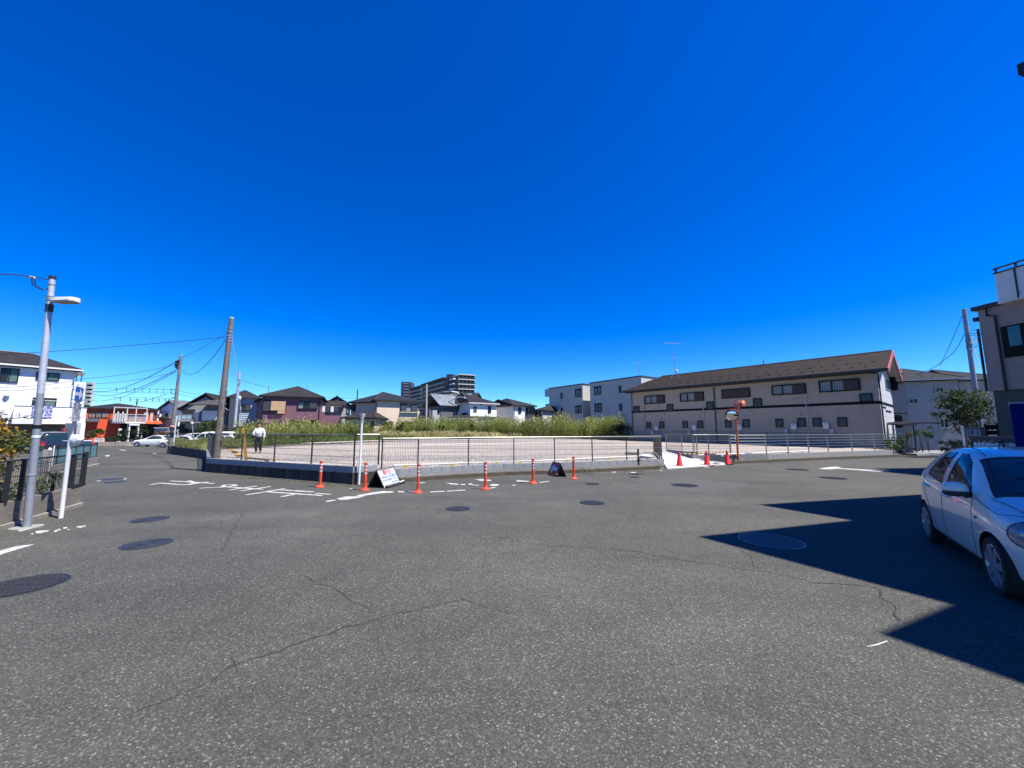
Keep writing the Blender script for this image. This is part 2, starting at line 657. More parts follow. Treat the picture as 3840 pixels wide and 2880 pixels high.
# ---------------------------------------------------------------- shared materials
ASPH = mat_asphalt()
GRAV = mat_gravel()
M = dict(
 soil=mat('soil', (0.10, 0.082, 0.052), 0.95, var=0.3, vscale=1.2),
 paint=mat('road_paint', (0.50, 0.50, 0.47), 0.8, c2=(0.24, 0.24, 0.225), vscale=9),
 concrete=mat('concrete', (0.24, 0.24, 0.235), 0.85, var=0.14, vscale=4, bump=0.3),
 newconc=mat('new_concrete', (0.42, 0.42, 0.41), 0.8, var=0.06, vscale=2),
 block=mat('block', (0.25, 0.26, 0.275), 0.85, var=0.10, vscale=6, bump=0.35, bscale=90),
 footing=mat('footing', (0.25, 0.25, 0.235), 0.85, var=0.12, vscale=5),
 kerb=mat('kerb_stone', (0.105, 0.085, 0.062), 0.92, c2=(0.05, 0.042, 0.030), vscale=5, bump=0.3),
 blackwall=mat('mould_stained_concrete', (0.070, 0.062, 0.055), 0.95, c2=(0.011, 0.010, 0.011), vscale=3.2, bump=0.4, streak=True),
 oldwall=mat('old_concrete', (0.30, 0.27, 0.23), 0.9, c2=(0.15, 0.135, 0.115), vscale=4, bump=0.3, streak=True),
 galv=mat('galvanised_steel', (0.26, 0.28, 0.31), 0.5, metal=0.35, var=0.1, vscale=9),
 post=mat('fence_post_bronze', (0.085, 0.075, 0.065), 0.45, metal=0.5, var=0.1),
 postlt=mat('fence_post_silver', (0.30, 0.30, 0.29), 0.4, metal=0.6, var=0.08),
 black=mat('black_paint', (0.016, 0.016, 0.018), 0.5, var=0.1),
 darkplas=mat('dark_plastic', (0.03, 0.03, 0.034), 0.55, var=0.1),
 white=mat('white_paint', (0.64, 0.635, 0.62), 0.5, var=0.05, vscale=4),
 offwhite=mat('offwhite', (0.46, 0.45, 0.42), 0.6, var=0.07),
 orange=mat('orange_resin', (0.62, 0.055, 0.016), 0.5, var=0.10, vscale=6),
 orangemetal=mat('orange_enamel', (0.50, 0.10, 0.025), 0.55, c2=(0.30, 0.06, 0.02), vscale=7),
 conered=mat('cone_red', (0.72, 0.015, 0.02), 0.5, var=0.14, vscale=6),
 reflect=mat('reflective_sheet', (0.50, 0.46, 0.43), 0.35, var=0.06),
 yellow=mat('yellow_plastic', (0.80, 0.45, 0.02), 0.45, var=0.06),
 pole=mat('concrete_pole', (0.155, 0.13, 0.11), 0.85, var=0.16, vscale=5, bump=0.2),
 wire=mat('cable_black', (0.02, 0.02, 0.024), 0.5),
 rust=mat('rust', (0.13, 0.06, 0.03), 0.9, var=0.3, vscale=12),
 iron=mat('cast_iron', (0.022, 0.022, 0.024), 0.42, metal=0.4, var=0.12, vscale=8),
 ironlt=mat('worn_iron', (0.095, 0.093, 0.088), 0.45, metal=0.45, var=0.15, vscale=12),
 glass=mat_glass(),
 glassdk=mat_glass('dark_glass', (0.012, 0.016, 0.02), 0.85),
 sash=mat('bronze_sash', (0.022, 0.018, 0.017), 0.45, var=0.1),
 sashblk=mat('black_sash', (0.008, 0.008, 0.009), 0.7, var=0.1, spec=0.15),
 wiremesh=mat('mesh_wire_bronze', (0.10, 0.095, 0.085), 0.6, var=0.05),
 raildk=mat('top_rail_bronze', (0.17, 0.165, 0.155), 0.5, var=0.05),
 rim_plate=mat('manhole_rim', (0.16, 0.17, 0.19), 0.3, metal=0.7, var=0.1),
 sashlt=mat('silver_sash', (0.42, 0.43, 0.43), 0.4, metal=0.5, var=0.05),
 shutter=mat('shutter_panel', (0.045, 0.05, 0.06), 0.55, var=0.08),
 shutterbr=mat('shutter_brown', (0.04, 0.026, 0.024), 0.6, var=0.08),
 curtain=mat('curtain_cloth', (0.55, 0.58, 0.60), 0.9, var=0.08, vscale=8),
 curtaingr=mat('green_curtain', (0.25, 0.38, 0.35), 0.9, var=0.15, vscale=8),
 room_shade=mat('painted_room_shade', (0.02, 0.02, 0.022), 0.9),  # flat dark colour standing in for the shade of unlit interiors
 frost=mat('frosted_pane', (0.022, 0.036, 0.040), 0.35, var=0.12, vscale=5),
 ridge=mat('ridge_metal', (0.06, 0.06, 0.065), 0.6),
 gutter=mat('dark_gutter', (0.02, 0.017, 0.017), 0.5),
)

# ================================================================ GROUND, ROAD, LOT
def sheet(name, xs, ys, dz, m):
 b = MB()
 vs_ = [(x, y, gz(y) + dz) for y in ys for x in xs]
 nx = len(xs)
 fs = [(j * nx + i, j * nx + i + 1, (j + 1) * nx + i + 1, (j + 1) * nx + i) for j in range(len(ys) - 1) for i in range(nx - 1)]
 b.add(vs_, fs)
 return structure(b.build(name, m))

YS = [-30, 0, 14, 18] + [18 + 2 * i for i in range(1, 18)] + [60]
sheet('ground', [-900, -200, -74, -20, 0, 50, 200, 900], [-300] + YS + [120, 400, 1500], -0.006, M['soil'])
road = sheet('road', [-70, -35, 0, 25, 48], YS, 0.0, ASPH)

# --- raised lot: key points surveyed from the photograph
WL = Vector((-12.1, 15.45))                      # far-left front corner of the retaining wall
WC = Vector((-4.86, 11.96))                      # front corner
WS = Vector((-17.6, 22.4))                       # where the grey top course stops
WF = Vector((-25.0, 28.6))                       # by the second pole
k = [Vector((p.x, p.y)) for p in (g(1414, 1812), g(1499, 1808.5), g(1701, 1794.5), g(1896, 1783), g(2192, 1773), g(2418, 1761.5), g(2503, 1758))]
KR = [Vector((p.x, p.y)) for p in (g(2736, 1740.6), g(2897, 1732.6), g(3130, 1722), g(3385, 1712))]
def off2(a, b, d):
 t = (b - a).normalized()
 return Vector((-t.y, t.x)) * d
def offset_line(pts, d):
 out = []
 for i, p in enumerate(pts):
  a = pts[max(0, i - 1)]
  b = pts[min(len(pts) - 1, i + 1)]
  out.append(p + off2(a, b, d))
 return out
kb = offset_line(k, 0.20)                         # back of kerb = front of block wall
kR = offset_line(KR, 0.20)
WING2 = [g(2540, 1706, 0.22).xy, g(2598, 1721, 0.14).xy, g(2663, 1725.5, 0.08).xy, g(2724, 1729, 0.05).xy]
kRw = [WING2[3] + Vector((0.02, -0.01))] + kR[1:]
lot_in_L = offset_line(kb, 0.13)
lot_in_R = offset_line(kR, 0.13)
ramp_back_l = gl(2463, 1696).xy
ramp_back_r = gl(2499, 1693).xy
lot_poly = [WC + Vector((-0.02, 0.14)), Vector((lot_in_L[0].x - 0.1, lot_in_L[0].y + 0.05))] + lot_in_L[1:6] + [lot_in_L[6] + Vector((-0.06, 0))] + \
 [ramp_back_l, ramp_back_r] + offset_line(WING2, 0.13)[:3] + lot_in_R[1:] + \
 [Vector((26.5, 27.5)), Vector((30, 33)), Vector((18, 52)), Vector((-2, 57)), Vector((-20, 56)), Vector((-33, 52)), Vector((-34, 42)), WF + Vector((-0.2, 0.3)), WS + Vector((0.1, 0.1)), WL + Vector((0.12, 0.1))]
b = MB()
b.prism(lot_poly, -0.7, lambda p: lotz(p[1]))
lot = structure(b.build('field', M['soil']))
b = MB()
gp = [Vector((p.x, p.y)) for p in (gl(815, 1688), gl(1000, 1679), gl(1132, 1671), gl(1330, 1662), gl(1505, 1654.8), gl(1700, 1649), gl(1896, 1645), gl(2150, 1646), gl(2290, 1650))] + [Vector((18.5, 36)), Vector((24.2, 27.2))]
gravel_poly = lot_poly[:13] + lot_in_R[1:] + gp[::-1] + [WL + Vector((0.2, 0.15))]
b.add([(p.x, p.y, lotz(p.y) + 0.006) for p in gravel_poly], [tuple(range(len(gravel_poly)))])
gravel = structure(b.build('gravel_surface', GRAV))

# --- concrete apron (ramp) up to the lot
b = MB()
rf = [g(2503, 1757, 0.035), g(2600, 1750, 0.035), g(2716, 1741.5, 0.035)]
rbk = [Vector((ramp_back_l.x, ramp_back_l.y, lotz(ramp_back_l.y) + 0.012)), Vector((ramp_back_r.x, ramp_back_r.y, lotz(ramp_back_r.y) + 0.012))]
mid = [g(2560, 1708, 0.22), g(2640, 1725, 0.12), g(2722, 1735, 0.07)]
top = [rf[0], rf[1], rf[2], mid[2], mid[1], mid[0], rbk[1], rbk[0]]
bot = [Vector((p.x, p.y, -0.1)) for p in top]
n = len(top)
b.add(top + bot, [tuple(range(n))] + [(i, i + n, (i + 1) % n + n, (i + 1) % n) for i in range(n)])
ramp = structure(b.build('ramp', M['newconc']))
b = MB()
for (p0, p1) in (((2503, 1757.8), (2560, 1753.8)), ((2563, 1753.6), (2630, 1748.4)), ((2633, 1748.1), (2712, 1742.4))):
 a = g(*p0); c = g(*p1)
 t = (c - a).normalized(); nrm = Vector((t.y, -t.x, 0))
 b.hexa([a, a + nrm * 0.14, c + nrm * 0.14, c], [a + Vector((0, 0, 0.045)), a + nrm * 0.14 + Vector((0, 0, 0.012)), c + nrm * 0.14 + Vector((0, 0, 0.012)), c + Vector((0, 0, 0.045))])
b.build('kerb_ramp', M['newconc'], ramp)

# --- block walls: footing + one object per block
blkmesh = {}
def block_run(root, a, c, z_of, h=0.19, L=0.39, t=0.12, m=None):
 d = c - a
 n = max(1, round(d.length / (L + 0.01)))
 step = d.length / n
 u = d.normalized()
 ang = atan2(u.y, u.x)
 key = (round(step, 3), h, t, (m or M['block']).name)
 if key not in blkmesh:
  b = MB()
  b.box((0, t / 2, h / 2), (step - 0.012, t, h - 0.004))
  me = b.build('block', m or M['block'], bevel=0.0)
  blkmesh[key] = me.data
  bpy.data.objects.remove(me)
 for i in range(n):
  p = a + u * (step * (i + 0.5))
  o = bpy.data.objects.new('block', blkmesh[key])
  C.objects.link(o)
  o.parent = root
  o.location = Vector((p.x, p.y, z_of(p))) - wloc(root)
  o.rotation_euler = (0, 0, ang)

def strip(b, pts, t, z0, z1):
 """wall strip following pts (front face), thickness t towards the lot"""
 bk = offset_line(pts, t)
 for i in range(len(pts) - 1):
  b.hexa([Vector((pts[i].x, pts[i].y, z0)), Vector((pts[i + 1].x, pts[i + 1].y, z0)), Vector((bk[i + 1].x, bk[i + 1].y, z0)), Vector((bk[i].x, bk[i].y, z0))],
      [Vector((pts[i].x, pts[i].y, z1)), Vector((pts[i + 1].x, pts[i + 1].y, z1)), Vector((bk[i + 1].x, bk[i + 1].y, z1)), Vector((bk[i].x, bk[i].y, z1))])

ZW = 0.34
w1 = thing('retaining_wall', 'black stained retaining wall topped by a grey block course at the left lot corner', 'wall', (WC.x, WC.y, 0))
b = MB()
WN = k[0] + off2(k[0], k[1], 0.25)
strip(b, [WL, WC, WN], 0.16, -0.2, ZW)
b.build('base_wall', M['blackwall'], w1)
b = MB()
strip(b, [WS, WL], 0.15, -0.4, ZW)
b.build('base_wall', M['blackwall'], w1)
o2 = off2(WL, WC, 0.02)
block_run(w1, WL + o2, WC + o2, lambda p: ZW + 0.003)
o2 = off2(WC, WN, 0.02)
block_run(w1, WC + o2 + (WN - WC).normalized() * 0.13, WN + o2, lambda p: ZW + 0.003)
o2 = off2(WS, WL, 0.02)
block_run(w1, WS + o2, WL + o2, lambda p: ZW + 0.003)

w2 = thing('block_wall', 'low pale grey concrete block wall behind the brown kerb, left of the white ramp', 'wall', (k[3].x, k[3].y, 0))
b = MB()
kb2 = [WN + Vector((0.02, -0.02))] + kb[1:]
strip(b, kb2, 0.14, -0.05, 0.205)
b.build('footing', M['footing'], w2)
for i in range(len(kb2) - 1):
 d = off2(kb2[i], kb2[i + 1], 0.015)
 block_run(w2, kb2[i] + d, kb2[i + 1] + d, lambda p: 0.208)
w3 = thing('block_wall', 'low pale grey block wall behind the kerb, right of the white ramp', 'wall', (KR[1].x, KR[1].y, 0))
b = MB()
strip(b, kRw, 0.14, -0.05, 0.205)
b.build('footing', M['footing'], w3)
for i in range(len(kRw) - 1):
 d = off2(kRw[i], kRw[i + 1], 0.015)
 block_run(w3, kRw[i] + d, kRw[i + 1] + d, lambda p: 0.208)

# kerb stones
def kerb_run(pts, t=0.16, h=0.13, m=None, name='kerb', L=0.6):
 root = bpy.data.objects.new(name, None)
 C.objects.link(root)
 root.location = (pts[0].x, pts[0].y, 0)
 root['kind'] = 'structure'
 for i in range(len(pts) - 1):
  d = pts[i + 1] - pts[i]
  n = max(1, round(d.length / L))
  u = d.normalized()
  ang = atan2(u.y, u.x)
  step = d.length / n
  b = MB()
  b.box((0, t / 2, h / 2 - 0.05), (step - 0.004, t, h + 0.1))
  o = b.build('kerb_stone', m or M['kerb'], root, bevel=0.012)
  me = o.data
  # first stone becomes the master; move to its place
  for q in range(n):
   p = pts[i] + u * (step * (q + 0.5))
   oo = o if q == 0 else o.copy()
   if q: C.objects.link(oo)
   oo.location = Vector((p.x, p.y, 0)) - root.location
   oo.rotation_euler = (0, 0, ang)
  # undo the local offset baked by build()
  for v in me.vertices:
   v.co += root.location
 return root
kerb_run(k[1:6] + [Vector((g(2477, 1759.5).x, g(2477, 1759.5).y))])
kerb_run(KR)

# --- side wall further back (old, black, lower)
w4 = thing('old_retaining_wall', 'mould-black old retaining wall holding back the grass strip beside the side street', 'wall', (WS.x, WS.y, 0))
b = MB()
for i in range(14):
 a = WS + (WF - WS) * (i / 14.0)
 c = WS + (WF - WS) * ((i + 1) / 14.0)
 zt = 0.47 + random.uniform(-0.03, 0.05)
 nn = off2(a, c, -0.16)
 uu = (c - a).normalized() * 0.006
 b.hexa([Vector((a.x, a.y, -0.6)), Vector((c.x - uu.x, c.y - uu.y, -0.6)), Vector((c.x + nn.x - uu.x, c.y + nn.y - uu.y, -0.6)), Vector((a.x + nn.x, a.y + nn.y, -0.6))],
     [Vector((a.x, a.y, zt)), Vector((c.x - uu.x, c.y - uu.y, zt)), Vector((c.x + nn.x - uu.x, c.y + nn.y - uu.y, zt)), Vector((a.x + nn.x, a.y + nn.y, zt))])
b.build('base_wall', M['blackwall'], w4)

# ---------------------------------------------------------------- fences
def fence(root, pts, zb, H, style, spacing=2.0, first=True, last=True, pm=None, rm=None):
 """pts: list of 2D points; zb: function giving the base height"""
 pm = pm or M['post']
 rm = rm or M['postlt']
 for i in range(len(pts) - 1):
  a, c = pts[i], pts[i + 1]
  L = (c - a).length
  n = max(1, round(L / spacing))
  for q in range(n + 1):
   if q == 0 and not (first if i == 0 else True): continue
   if q == n and i < len(pts) - 2: continue
   if q == n and not last: continue
   p = a + (c - a) * (q / n)
   b = MB()
   b.box((p.x, p.y, zb(p) + H / 2), (0.04, 0.04, H))
   b.build('post', pm, root)
  for q in range(n):
   p0 = a + (c - a) * (q / n)
   p1 = a + (c - a) * ((q + 1) / n)
   u = (p1 - p0).normalized()
   nn = Vector((u.y, -u.x)) * 0.034
   z0, z1 = zb(p0), zb(p1)
   b = MB()
   if style == 'mesh':
    b.tube([Vector((p0.x + nn.x, p0.y + nn.y, z0 + H - 0.005)), Vector((p1.x + nn.x, p1.y + nn.y, z1 + H - 0.005))], 0.016, 6)
    b.build('top_rail', rm, root)
    b = MB()
    wn_ = max(2, int((p1 - p0).length / 0.05))
    for w in range(1, wn_):
     f = w / wn_
     x = p0.x + (p1.x - p0.x) * f + nn.x
     y = p0.y + (p1.y - p0.y) * f + nn.y
     z = z0 + (z1 - z0) * f
     b.tube([Vector((x, y, z + 0.05)), Vector((x, y, z + H - 0.02))], 0.0042, 3, cap=False)
    for hz in (0.08, 0.28, 0.48, 0.68, H - 0.06):
     b.tube([Vector((p0.x + nn.x, p0.y + nn.y, z0 + hz)), Vector((p1.x + nn.x, p1.y + nn.y, z1 + hz))], 0.0050, 4, cap=False)
    b.build('mesh_panel', M['wiremesh'], root)
   else:
    for r in range(6):
     hz = H - 0.01 - r * 0.155
     b = MB()
     b.tube([Vector((p0.x + nn.x, p0.y + nn.y, z0 + hz)), Vector((p1.x + nn.x, p1.y + nn.y, z1 + hz))], 0.018 if r == 0 else 0.011, 6)
     b.build('top_rail' if r == 0 else 'rail', rm, root)

f1 = thing('mesh_fence', 'bronze wire mesh fence standing on the black stained retaining wall at the lot corner', 'fence', (WC.x, WC.y, ZW))
oo = off2(WL, WC, 0.08)
fpA = [WS + off2(WS, WL, 0.08), WL + Vector((0.16, 0.10)), WC + Vector((-0.03, 0.13)), WN + Vector((-0.02, 0.10))]
fence(f1, fpA[:2], lambda p: ZW + 0.19, 0.98, 'mesh')
fence(f1, fpA[1:3], lambda p: ZW + 0.19, 0.98, 'mesh', first=False)
fence(f1, fpA[2:4], lambda p: ZW + 0.19, 0.98, 'mesh', first=False, spacing=1.2)
f2 = thing('mesh_fence', 'bronze mesh fence on the pale block wall between the black wall and the white ramp', 'fence', (k[3].x, k[3].y, 0.4))
# posts exactly where the photograph has them
posts_px = [1433, 1568, 1757, 1927, 2080, 2221, 2350]
fl = offset_line(kb2, 0.085)
def on_line(px, line, z):
 """where the bearing px crosses the polyline"""
 r = ray(px, 1700)
 best = None
 for i in range(len(line) - 1):
  a, c = line[i], line[i + 1]
  d = c - a
  den = r.x * d.y - r.y * d.x
  if abs(den) < 1e-9: continue
  s_ = (a.x * r.y - a.y * r.x) / den * 1.0
  s_ = (r.y * a.x - r.x * a.y) / (r.x * d.y - r.y * d.x)
  if -0.02 <= s_ <= 1.02:
   best = a + d * s_
 return best
pp = [on_line(x, fl, 0.4) for x in posts_px]
pp = [p for p in pp if p is not None]
end = fl[-1] + Vector((-0.02, 0.02))
fence(f2, [pp[0]] + pp[1:] + [end], lambda p: 0.4, 0.98, 'mesh', spacing=3.2)
gate_in = gl(2452, 1696).xy
f3 = thing('mesh_fence', 'short bronze mesh return panel at the left edge of the white ramp', 'fence', (end.x, end.y, 0.4))
fence(f3, [end + Vector((0.0, 0.06)), Vector((gate_in.x, gate_in.y))], lambda p: 0.4 if p.y < 18 else 0.4, 0.98, 'mesh', spacing=1.0, first=False)
b = MB()
strip(b, [fl[-1] + Vector((0.03, -0.08)), Vector((gate_in.x, gate_in.y)) + Vector((0.06, 0))], 0.12, -0.05, 0.4)
tag(b.build('wing_wall', M['concrete']), 'low concrete wing wall along the left side of the white ramp', 'wall')

# right wing walls along the ramp with their fence
wing = [Vector((p.x, p.y)) for p in (gl(2499, 1692), gl(2560, 1701.5), gl(2617, 1706.5))]
wing2 = WING2
w5 = thing('wing_wall', 'sloping grey concrete wing wall along the right side of the white ramp', 'wall', (wing2[1].x, wing2[1].y, 0))
b = MB()
strip(b, wing, 0.13, 0.0, 0.47)
b.build('wall_section', M['concrete'], w5)
b = MB()
strip(b, wing2, 0.13, -0.05, 0.41)
b.build('wall_section', M['concrete'], w5)
f4 = thing('mesh_fence', 'silver mesh fence on the sloping wing wall right of the white ramp', 'fence', (wing[0].x, wing[0].y, 0.47))
fence(f4, [wing[0] + Vector((0.03, 0.06)), wing[1] + Vector((0, 0.06)), wing[2] + Vector((0, 0.06))], lambda p: 0.46, 0.95, 'mesh', spacing=3, pm=M['postlt'])
fr = offset_line(kRw, 0.085)
fence(f4, [wing2[1] + Vector((0.1, 0.08)), wing2[2] + Vector((0, 0.08)), fr[0] + Vector((0.3, 0.06))], lambda p: 0.42, 0.98, 'mesh', spacing=2.2, pm=M['postlt'])
f5 = thing('rail_fence', 'silver fence of six horizontal rails in front of the long apartment block', 'fence', (fr[1].x, fr[1].y, 0.4))
fence(f5, [fr[0] + Vector((0.35, 0.10))] + fr[1:], lambda p: 0.4, 0.98, 'rail', spacing=2.0, pm=M['postlt'])

# ---------------------------------------------------------------- white parking pipe rails lying low inside the lot
def pipe_rail(p0, p1, n, label, z=0.10):
 t = thing('parking_pipe_rail', label, 'barrier', (p0.x, p0.y, lotz(p0.y)), 'white pipe wheel-stop rails laid out in the lot')
 b = MB()
 a = Vector((p0.x, p0.y, lotz(p0.y) + z)); c = Vector((p1.x, p1.y, lotz(p1.y) + z))
 b.tube([a, c], 0.032, 8)
 b.build('pipe', M['white'], t)
 for i in range(n):
  f = (i + 0.5) / n
  p = a.lerp(c, f)
  b = MB()
  b.box((p.x, p.y, p.z - 0.045), (0.12, 0.12, 0.11))
  b.build('support', M['white'] if i % 2 else M['yellow'], t)
pipe_rail(gl(1476, 1756), gl(1900, 1742), 5, 'white pipe rail just behind the pale block wall, left half of the lot front')
pipe_rail(gl(1905, 1742), gl(2395, 1719), 6, 'white pipe rail just behind the pale block wall, ending by the white sandbags')
pipe_rail(gl(1585, 1673), gl(2325, 1658.5), 9, 'white pipe rail crossing the middle of the gravel lot')
pipe_rail(gl(1130, 1667), gl(1420, 1656), 5, 'thin white pipe rail at the gravel edge in front of the green grass')
pipe_rail(gl(1425, 1656), gl(2265, 1646), 9, 'white pipe rail along the straw coloured grass at the back edge of the gravel')
pipe_rail(gl(2620, 1713.5), gl(2790, 1709), 3, 'dark shaded pipe rail behind the orange mirror post')
pipe_rail(gl(2800, 1708), gl(3040, 1697), 4, 'white pipe rail behind the horizontal rail fence at right')
# loose timber and rope by the yellow guy guard
t = thing('rope_pile', 'tangled yellow and brown rope lying on the gravel beside the yellow guy guard', 'rope', gl(880, 1712))
for i, (px, py, q) in enumerate(((868, 1693, 0), (880, 1701, 1), (893, 1709, 0), (900, 1716, 2))):
 c0 = gl(px, py)
 b = MB()
 b.tube([c0 + Vector((0.16 * cos(a * 1.1 + i) * (1 + 0.2 * (a % 2)), 0.13 * sin(a * 1.1 + i), 0.03 + 0.012 * a)) for a in range(9)], 0.022, 5)
 b.build('coil', [M['yellow'], M['rust'], M['pole']][q], t, smooth=True)
t = thing('wooden_pole', 'long weathered brown pole lying on the gravel behind the black retaining wall', 'timber', gl(930, 1722))
b = MB()
b.tube([gl(928, 1716, 0.05), gl(1005, 1725, 0.05)], 0.035, 7)
b.build('shaft', M['pole'], t)
for px, py, q in ((998, 1731, 'rust'), (1025, 1729, 'yellow')):
 b = MB(); p = gl(px, py)
 b.tube([p + Vector((0.11 * cos(a), 0.08 * sin(a), 0.03 + 0.01 * a)) for a in range(8)], 0.024, 5)
 tag(b.build('rope_coil', M[q], loc=p, smooth=True), 'small %s rope coil on the gravel at the end of the brown pole' % ('rust brown' if q == 'rust' else 'yellow'), 'rope')
# dark timber and the white sandbags by the ramp
t = thing('timber_stack', 'dark timber beams stacked on the gravel at the left edge of the ramp', 'timber', gl(2420, 1712))
for i in range(4):
 b = MB()
 a = gl(2392, 1717 - i * 0.3, 0.05 + i * 0.085); c = gl(2446, 1713.5, 0.05 + i * 0.085)
 b.tube([a, c], 0.045, 4)
 b.build('beam', M['shutterbr'], t)
b = MB()
b.tube([gl(2344, 1699, 0.10), gl(2396, 1701, 0.10)], 0.07, 4)
b.build('beam', M['pole'], t)
b = MB(); b.box(gl(2394, 1714, 0.32), (0.06, 0.06, 0.64)); b.build('stake', M['shutterbr'], t)
for i, (px, py, dz) in enumerate(((2413, 1706, 0.42), (2428, 1706, 0.41), (2422, 1705, 0.50))):
 p = gl(px, py + 6, dz)
 b = MB()
 b.blob(p, (0.20, 0.13, 0.075), 12, 8)
 tag(b.build('sandbag', M['white'], smooth=True, loc=p), ('left white sandbag on the dark timber by the ramp', 'right white sandbag on the dark timber by the ramp', 'topmost white sandbag of the small pile by the ramp')[i], 'sandbag', 'white sandbags on the timber')

# ---------------------------------------------------------------- road paint (4 mm above the asphalt), worn outlines
def paint_poly(pts, name='road_marking', parent=None, dz=0.004, jag=0.0, m=None):
 q = []
 for i, p in enumerate(pts):
  a = Vector(p); c = Vector(pts[(i + 1) % len(pts)])
  L = (c - a).length
  n = max(1, int(L / 0.07)) if jag else 1
  for s_ in range(n):
   r = a.lerp(c, s_ / n)
   if jag:
    r = r + Vector((random.uniform(-jag, jag), random.uniform(-jag, jag), 0))
   q.append((r.x, r.y, gz(r.y) + dz))
 po_ = wloc(parent)
 q = [(v[0] - po_.x, v[1] - po_.y, v[2] - po_.z) for v in q]
 bm = bmesh.new()
 vs_ = [bm.verts.new(v) for v in q]
 bm.faces.new(vs_)
 bmesh.ops.triangulate(bm, faces=bm.faces[:])
 me = bpy.data.meshes.new(name)
 bm.to_mesh(me); bm.free()
 for p in me.polygons:
  pass
 me.materials.append(m or M['paint'])
 o = bpy.data.objects.new(name, me)
 C.objects.link(o)
 if parent is not None: o.parent = parent
 return o

def strokes(name, segs, o, ex, ey, w, parent, broken=0.0, jag=0.012):
 """painted strokes given in a character's own frame; pieces worn away"""
 bm_pts = []
 for s_ in segs:
  for i in range(len(s_) - 1):
   a = Vector(s_[i]); c = Vector(s_[i + 1])
   d = (c - a)
   nrm = Vector((-d.y, d.x)).normalized() * w / 2
   e = d.normalized() * w * 0.35
   n = 1
   pa, pc = a - e, c + e
   quad = [pa - nrm, pc - nrm, pc + nrm, pa + nrm]
   bm_pts.append([o + ex * p.x + ey * p.y for p in quad])
 for i, q in enumerate(bm_pts):
  paint_poly([Vector((p.x, p.y, 0)) for p in q], name, parent, dz=0.004 + 0.0006 * i, jag=jag)

tomare = thing('road_marking', 'worn white stop lettering painted on the side street left of the black wall', 'road marking', (-8.0, 11.6, 0))
tomare['kind'] = 'structure'
del tomare['category']
ey3 = Vector((0.950, -0.312, 0)).normalized()
ex3 = Vector((-0.312, -0.950, 0)).normalized()
CW, CH = 1.05, 1.95
def ch(px, py): return gg(px, py)
def place(segs): return [[(x * CW, y * CH) for x, y in s_] for s_ in segs]
TOME = [[(0.02, 0.95), (0.02, 0.02)], [(0.02, 0.55), (0.42, 0.55)], [(-0.32, 0.62), (-0.32, 0.02)], [(-0.5, 0.0), (0.5, 0.0)]]
MA = [[(-0.38, 0.84), (0.38, 0.84)], [(-0.34, 0.60), (0.34, 0.60)], [(0.03, 0.98), (0.03, 0.18)], [(0.03, 0.18), (-0.22, 0.04)], [(-0.22, 0.04), (-0.34, 0.14)], [(-0.34, 0.14), (-0.2, 0.28)], [(-0.2, 0.28), (0.1, 0.24)], [(0.1, 0.24), (0.40, 0.04)]]
RE = [[(-0.28, 0.98), (-0.28, 0.0)], [(-0.46, 0.72), (-0.12, 0.74)], [(-0.12, 0.74), (-0.46, 0.28)], [(-0.2, 0.62), (0.12, 0.78)], [(0.12, 0.78), (0.2, 0.6)], [(0.2, 0.6), (0.16, 0.14)], [(0.16, 0.14), (0.46, 0.22)]]
for segs, px, py in ((TOME, 1000, 1844), (MA, 806, 1823), (RE, 602, 1808)):
 c0 = gg(px, py)
 strokes('letter_stroke', place(segs), Vector((c0.x, c0.y, 0)), ex3, ey3, 0.115, tomare, jag=0.018)

rm = thing('road_marking', 'worn white stop line and broken edge line along the row of orange posts', 'x', (-2.5, 10.0, 0))
rm['kind'] = 'structure'; del rm['category']
def pq(*px): return [gg(a, c) for a, c in px]
for pts in (((1335, 1858), (1430, 1842), (1476, 1843), (1474, 1847), (1420, 1851), (1350, 1862)),
   ((1262, 1870), (1300, 1862), (1368, 1862), (1340, 1868), (1300, 1874), (1280, 1875)),
   ((1220, 1880), (1235, 1877), (1258, 1874), (1262, 1876), (1240, 1881), (1225, 1883)),
   ((1492, 1842), (1520, 1843), (1518, 1847), (1494, 1846)), ((1524, 1843), (1558, 1844.5), (1556, 1848), (1526, 1846)),
   ((1612, 1843.5), (1668, 1841.5), (1670, 1844), (1614, 1846.5)), ((1674, 1841), (1742, 1837), (1745, 1839.5), (1678, 1843.5)),
   ((1672, 1811), (1700, 1813), (1722, 1815), (1716, 1818), (1690, 1816.5)), ((1726, 1816), (1748, 1815), (1744, 1818.5), (1730, 1819)),
   ((1756, 1814), (1772, 1813), (1768, 1818), (1758, 1818)), ((1770, 1818), (1798, 1819), (1796, 1821), (1772, 1820.5)),
   ((1782, 1798), (1812, 1797), (1845, 1801), (1838, 1804), (1800, 1803)), ((1834, 1818), (1852, 1815.5), (1872, 1817), (1868, 1822), (1845, 1823)),
   ((1834, 1830), (1856, 1827), (1862, 1828.5), (1840, 1832)), ((1556, 1811), (1590, 1809), (1596, 1812), (1562, 1813)),
   ((1310, 1832), (1322, 1831), (1322, 1833), (1312, 1834)),
   ((1936, 1801), (1982, 1804), (1985, 1807), (1938, 1806)), ((2020, 1809), (2058, 1804), (2060, 1806), (2026, 1811)), ((1918, 1819), (1936, 1818), (1934, 1821), (1920, 1821)),
   ((2293, 1770), (2310, 1769), (2312, 1771.5), (2295, 1772)), ((2365, 1770.5), (2386, 1770), (2384, 1773.5), (2367, 1773.5)),
   ((2472, 1763), (2486, 1762.6), (2484, 1765), (2474, 1765)), ((2640, 1751), (2662, 1750), (2660, 1752.5), (2642, 1752.5)),
   ((1180, 1849), (1242, 1853), (1240, 1856), (1182, 1851))):
 paint_poly(pq(*pts), 'paint_patch', rm, jag=0.008)
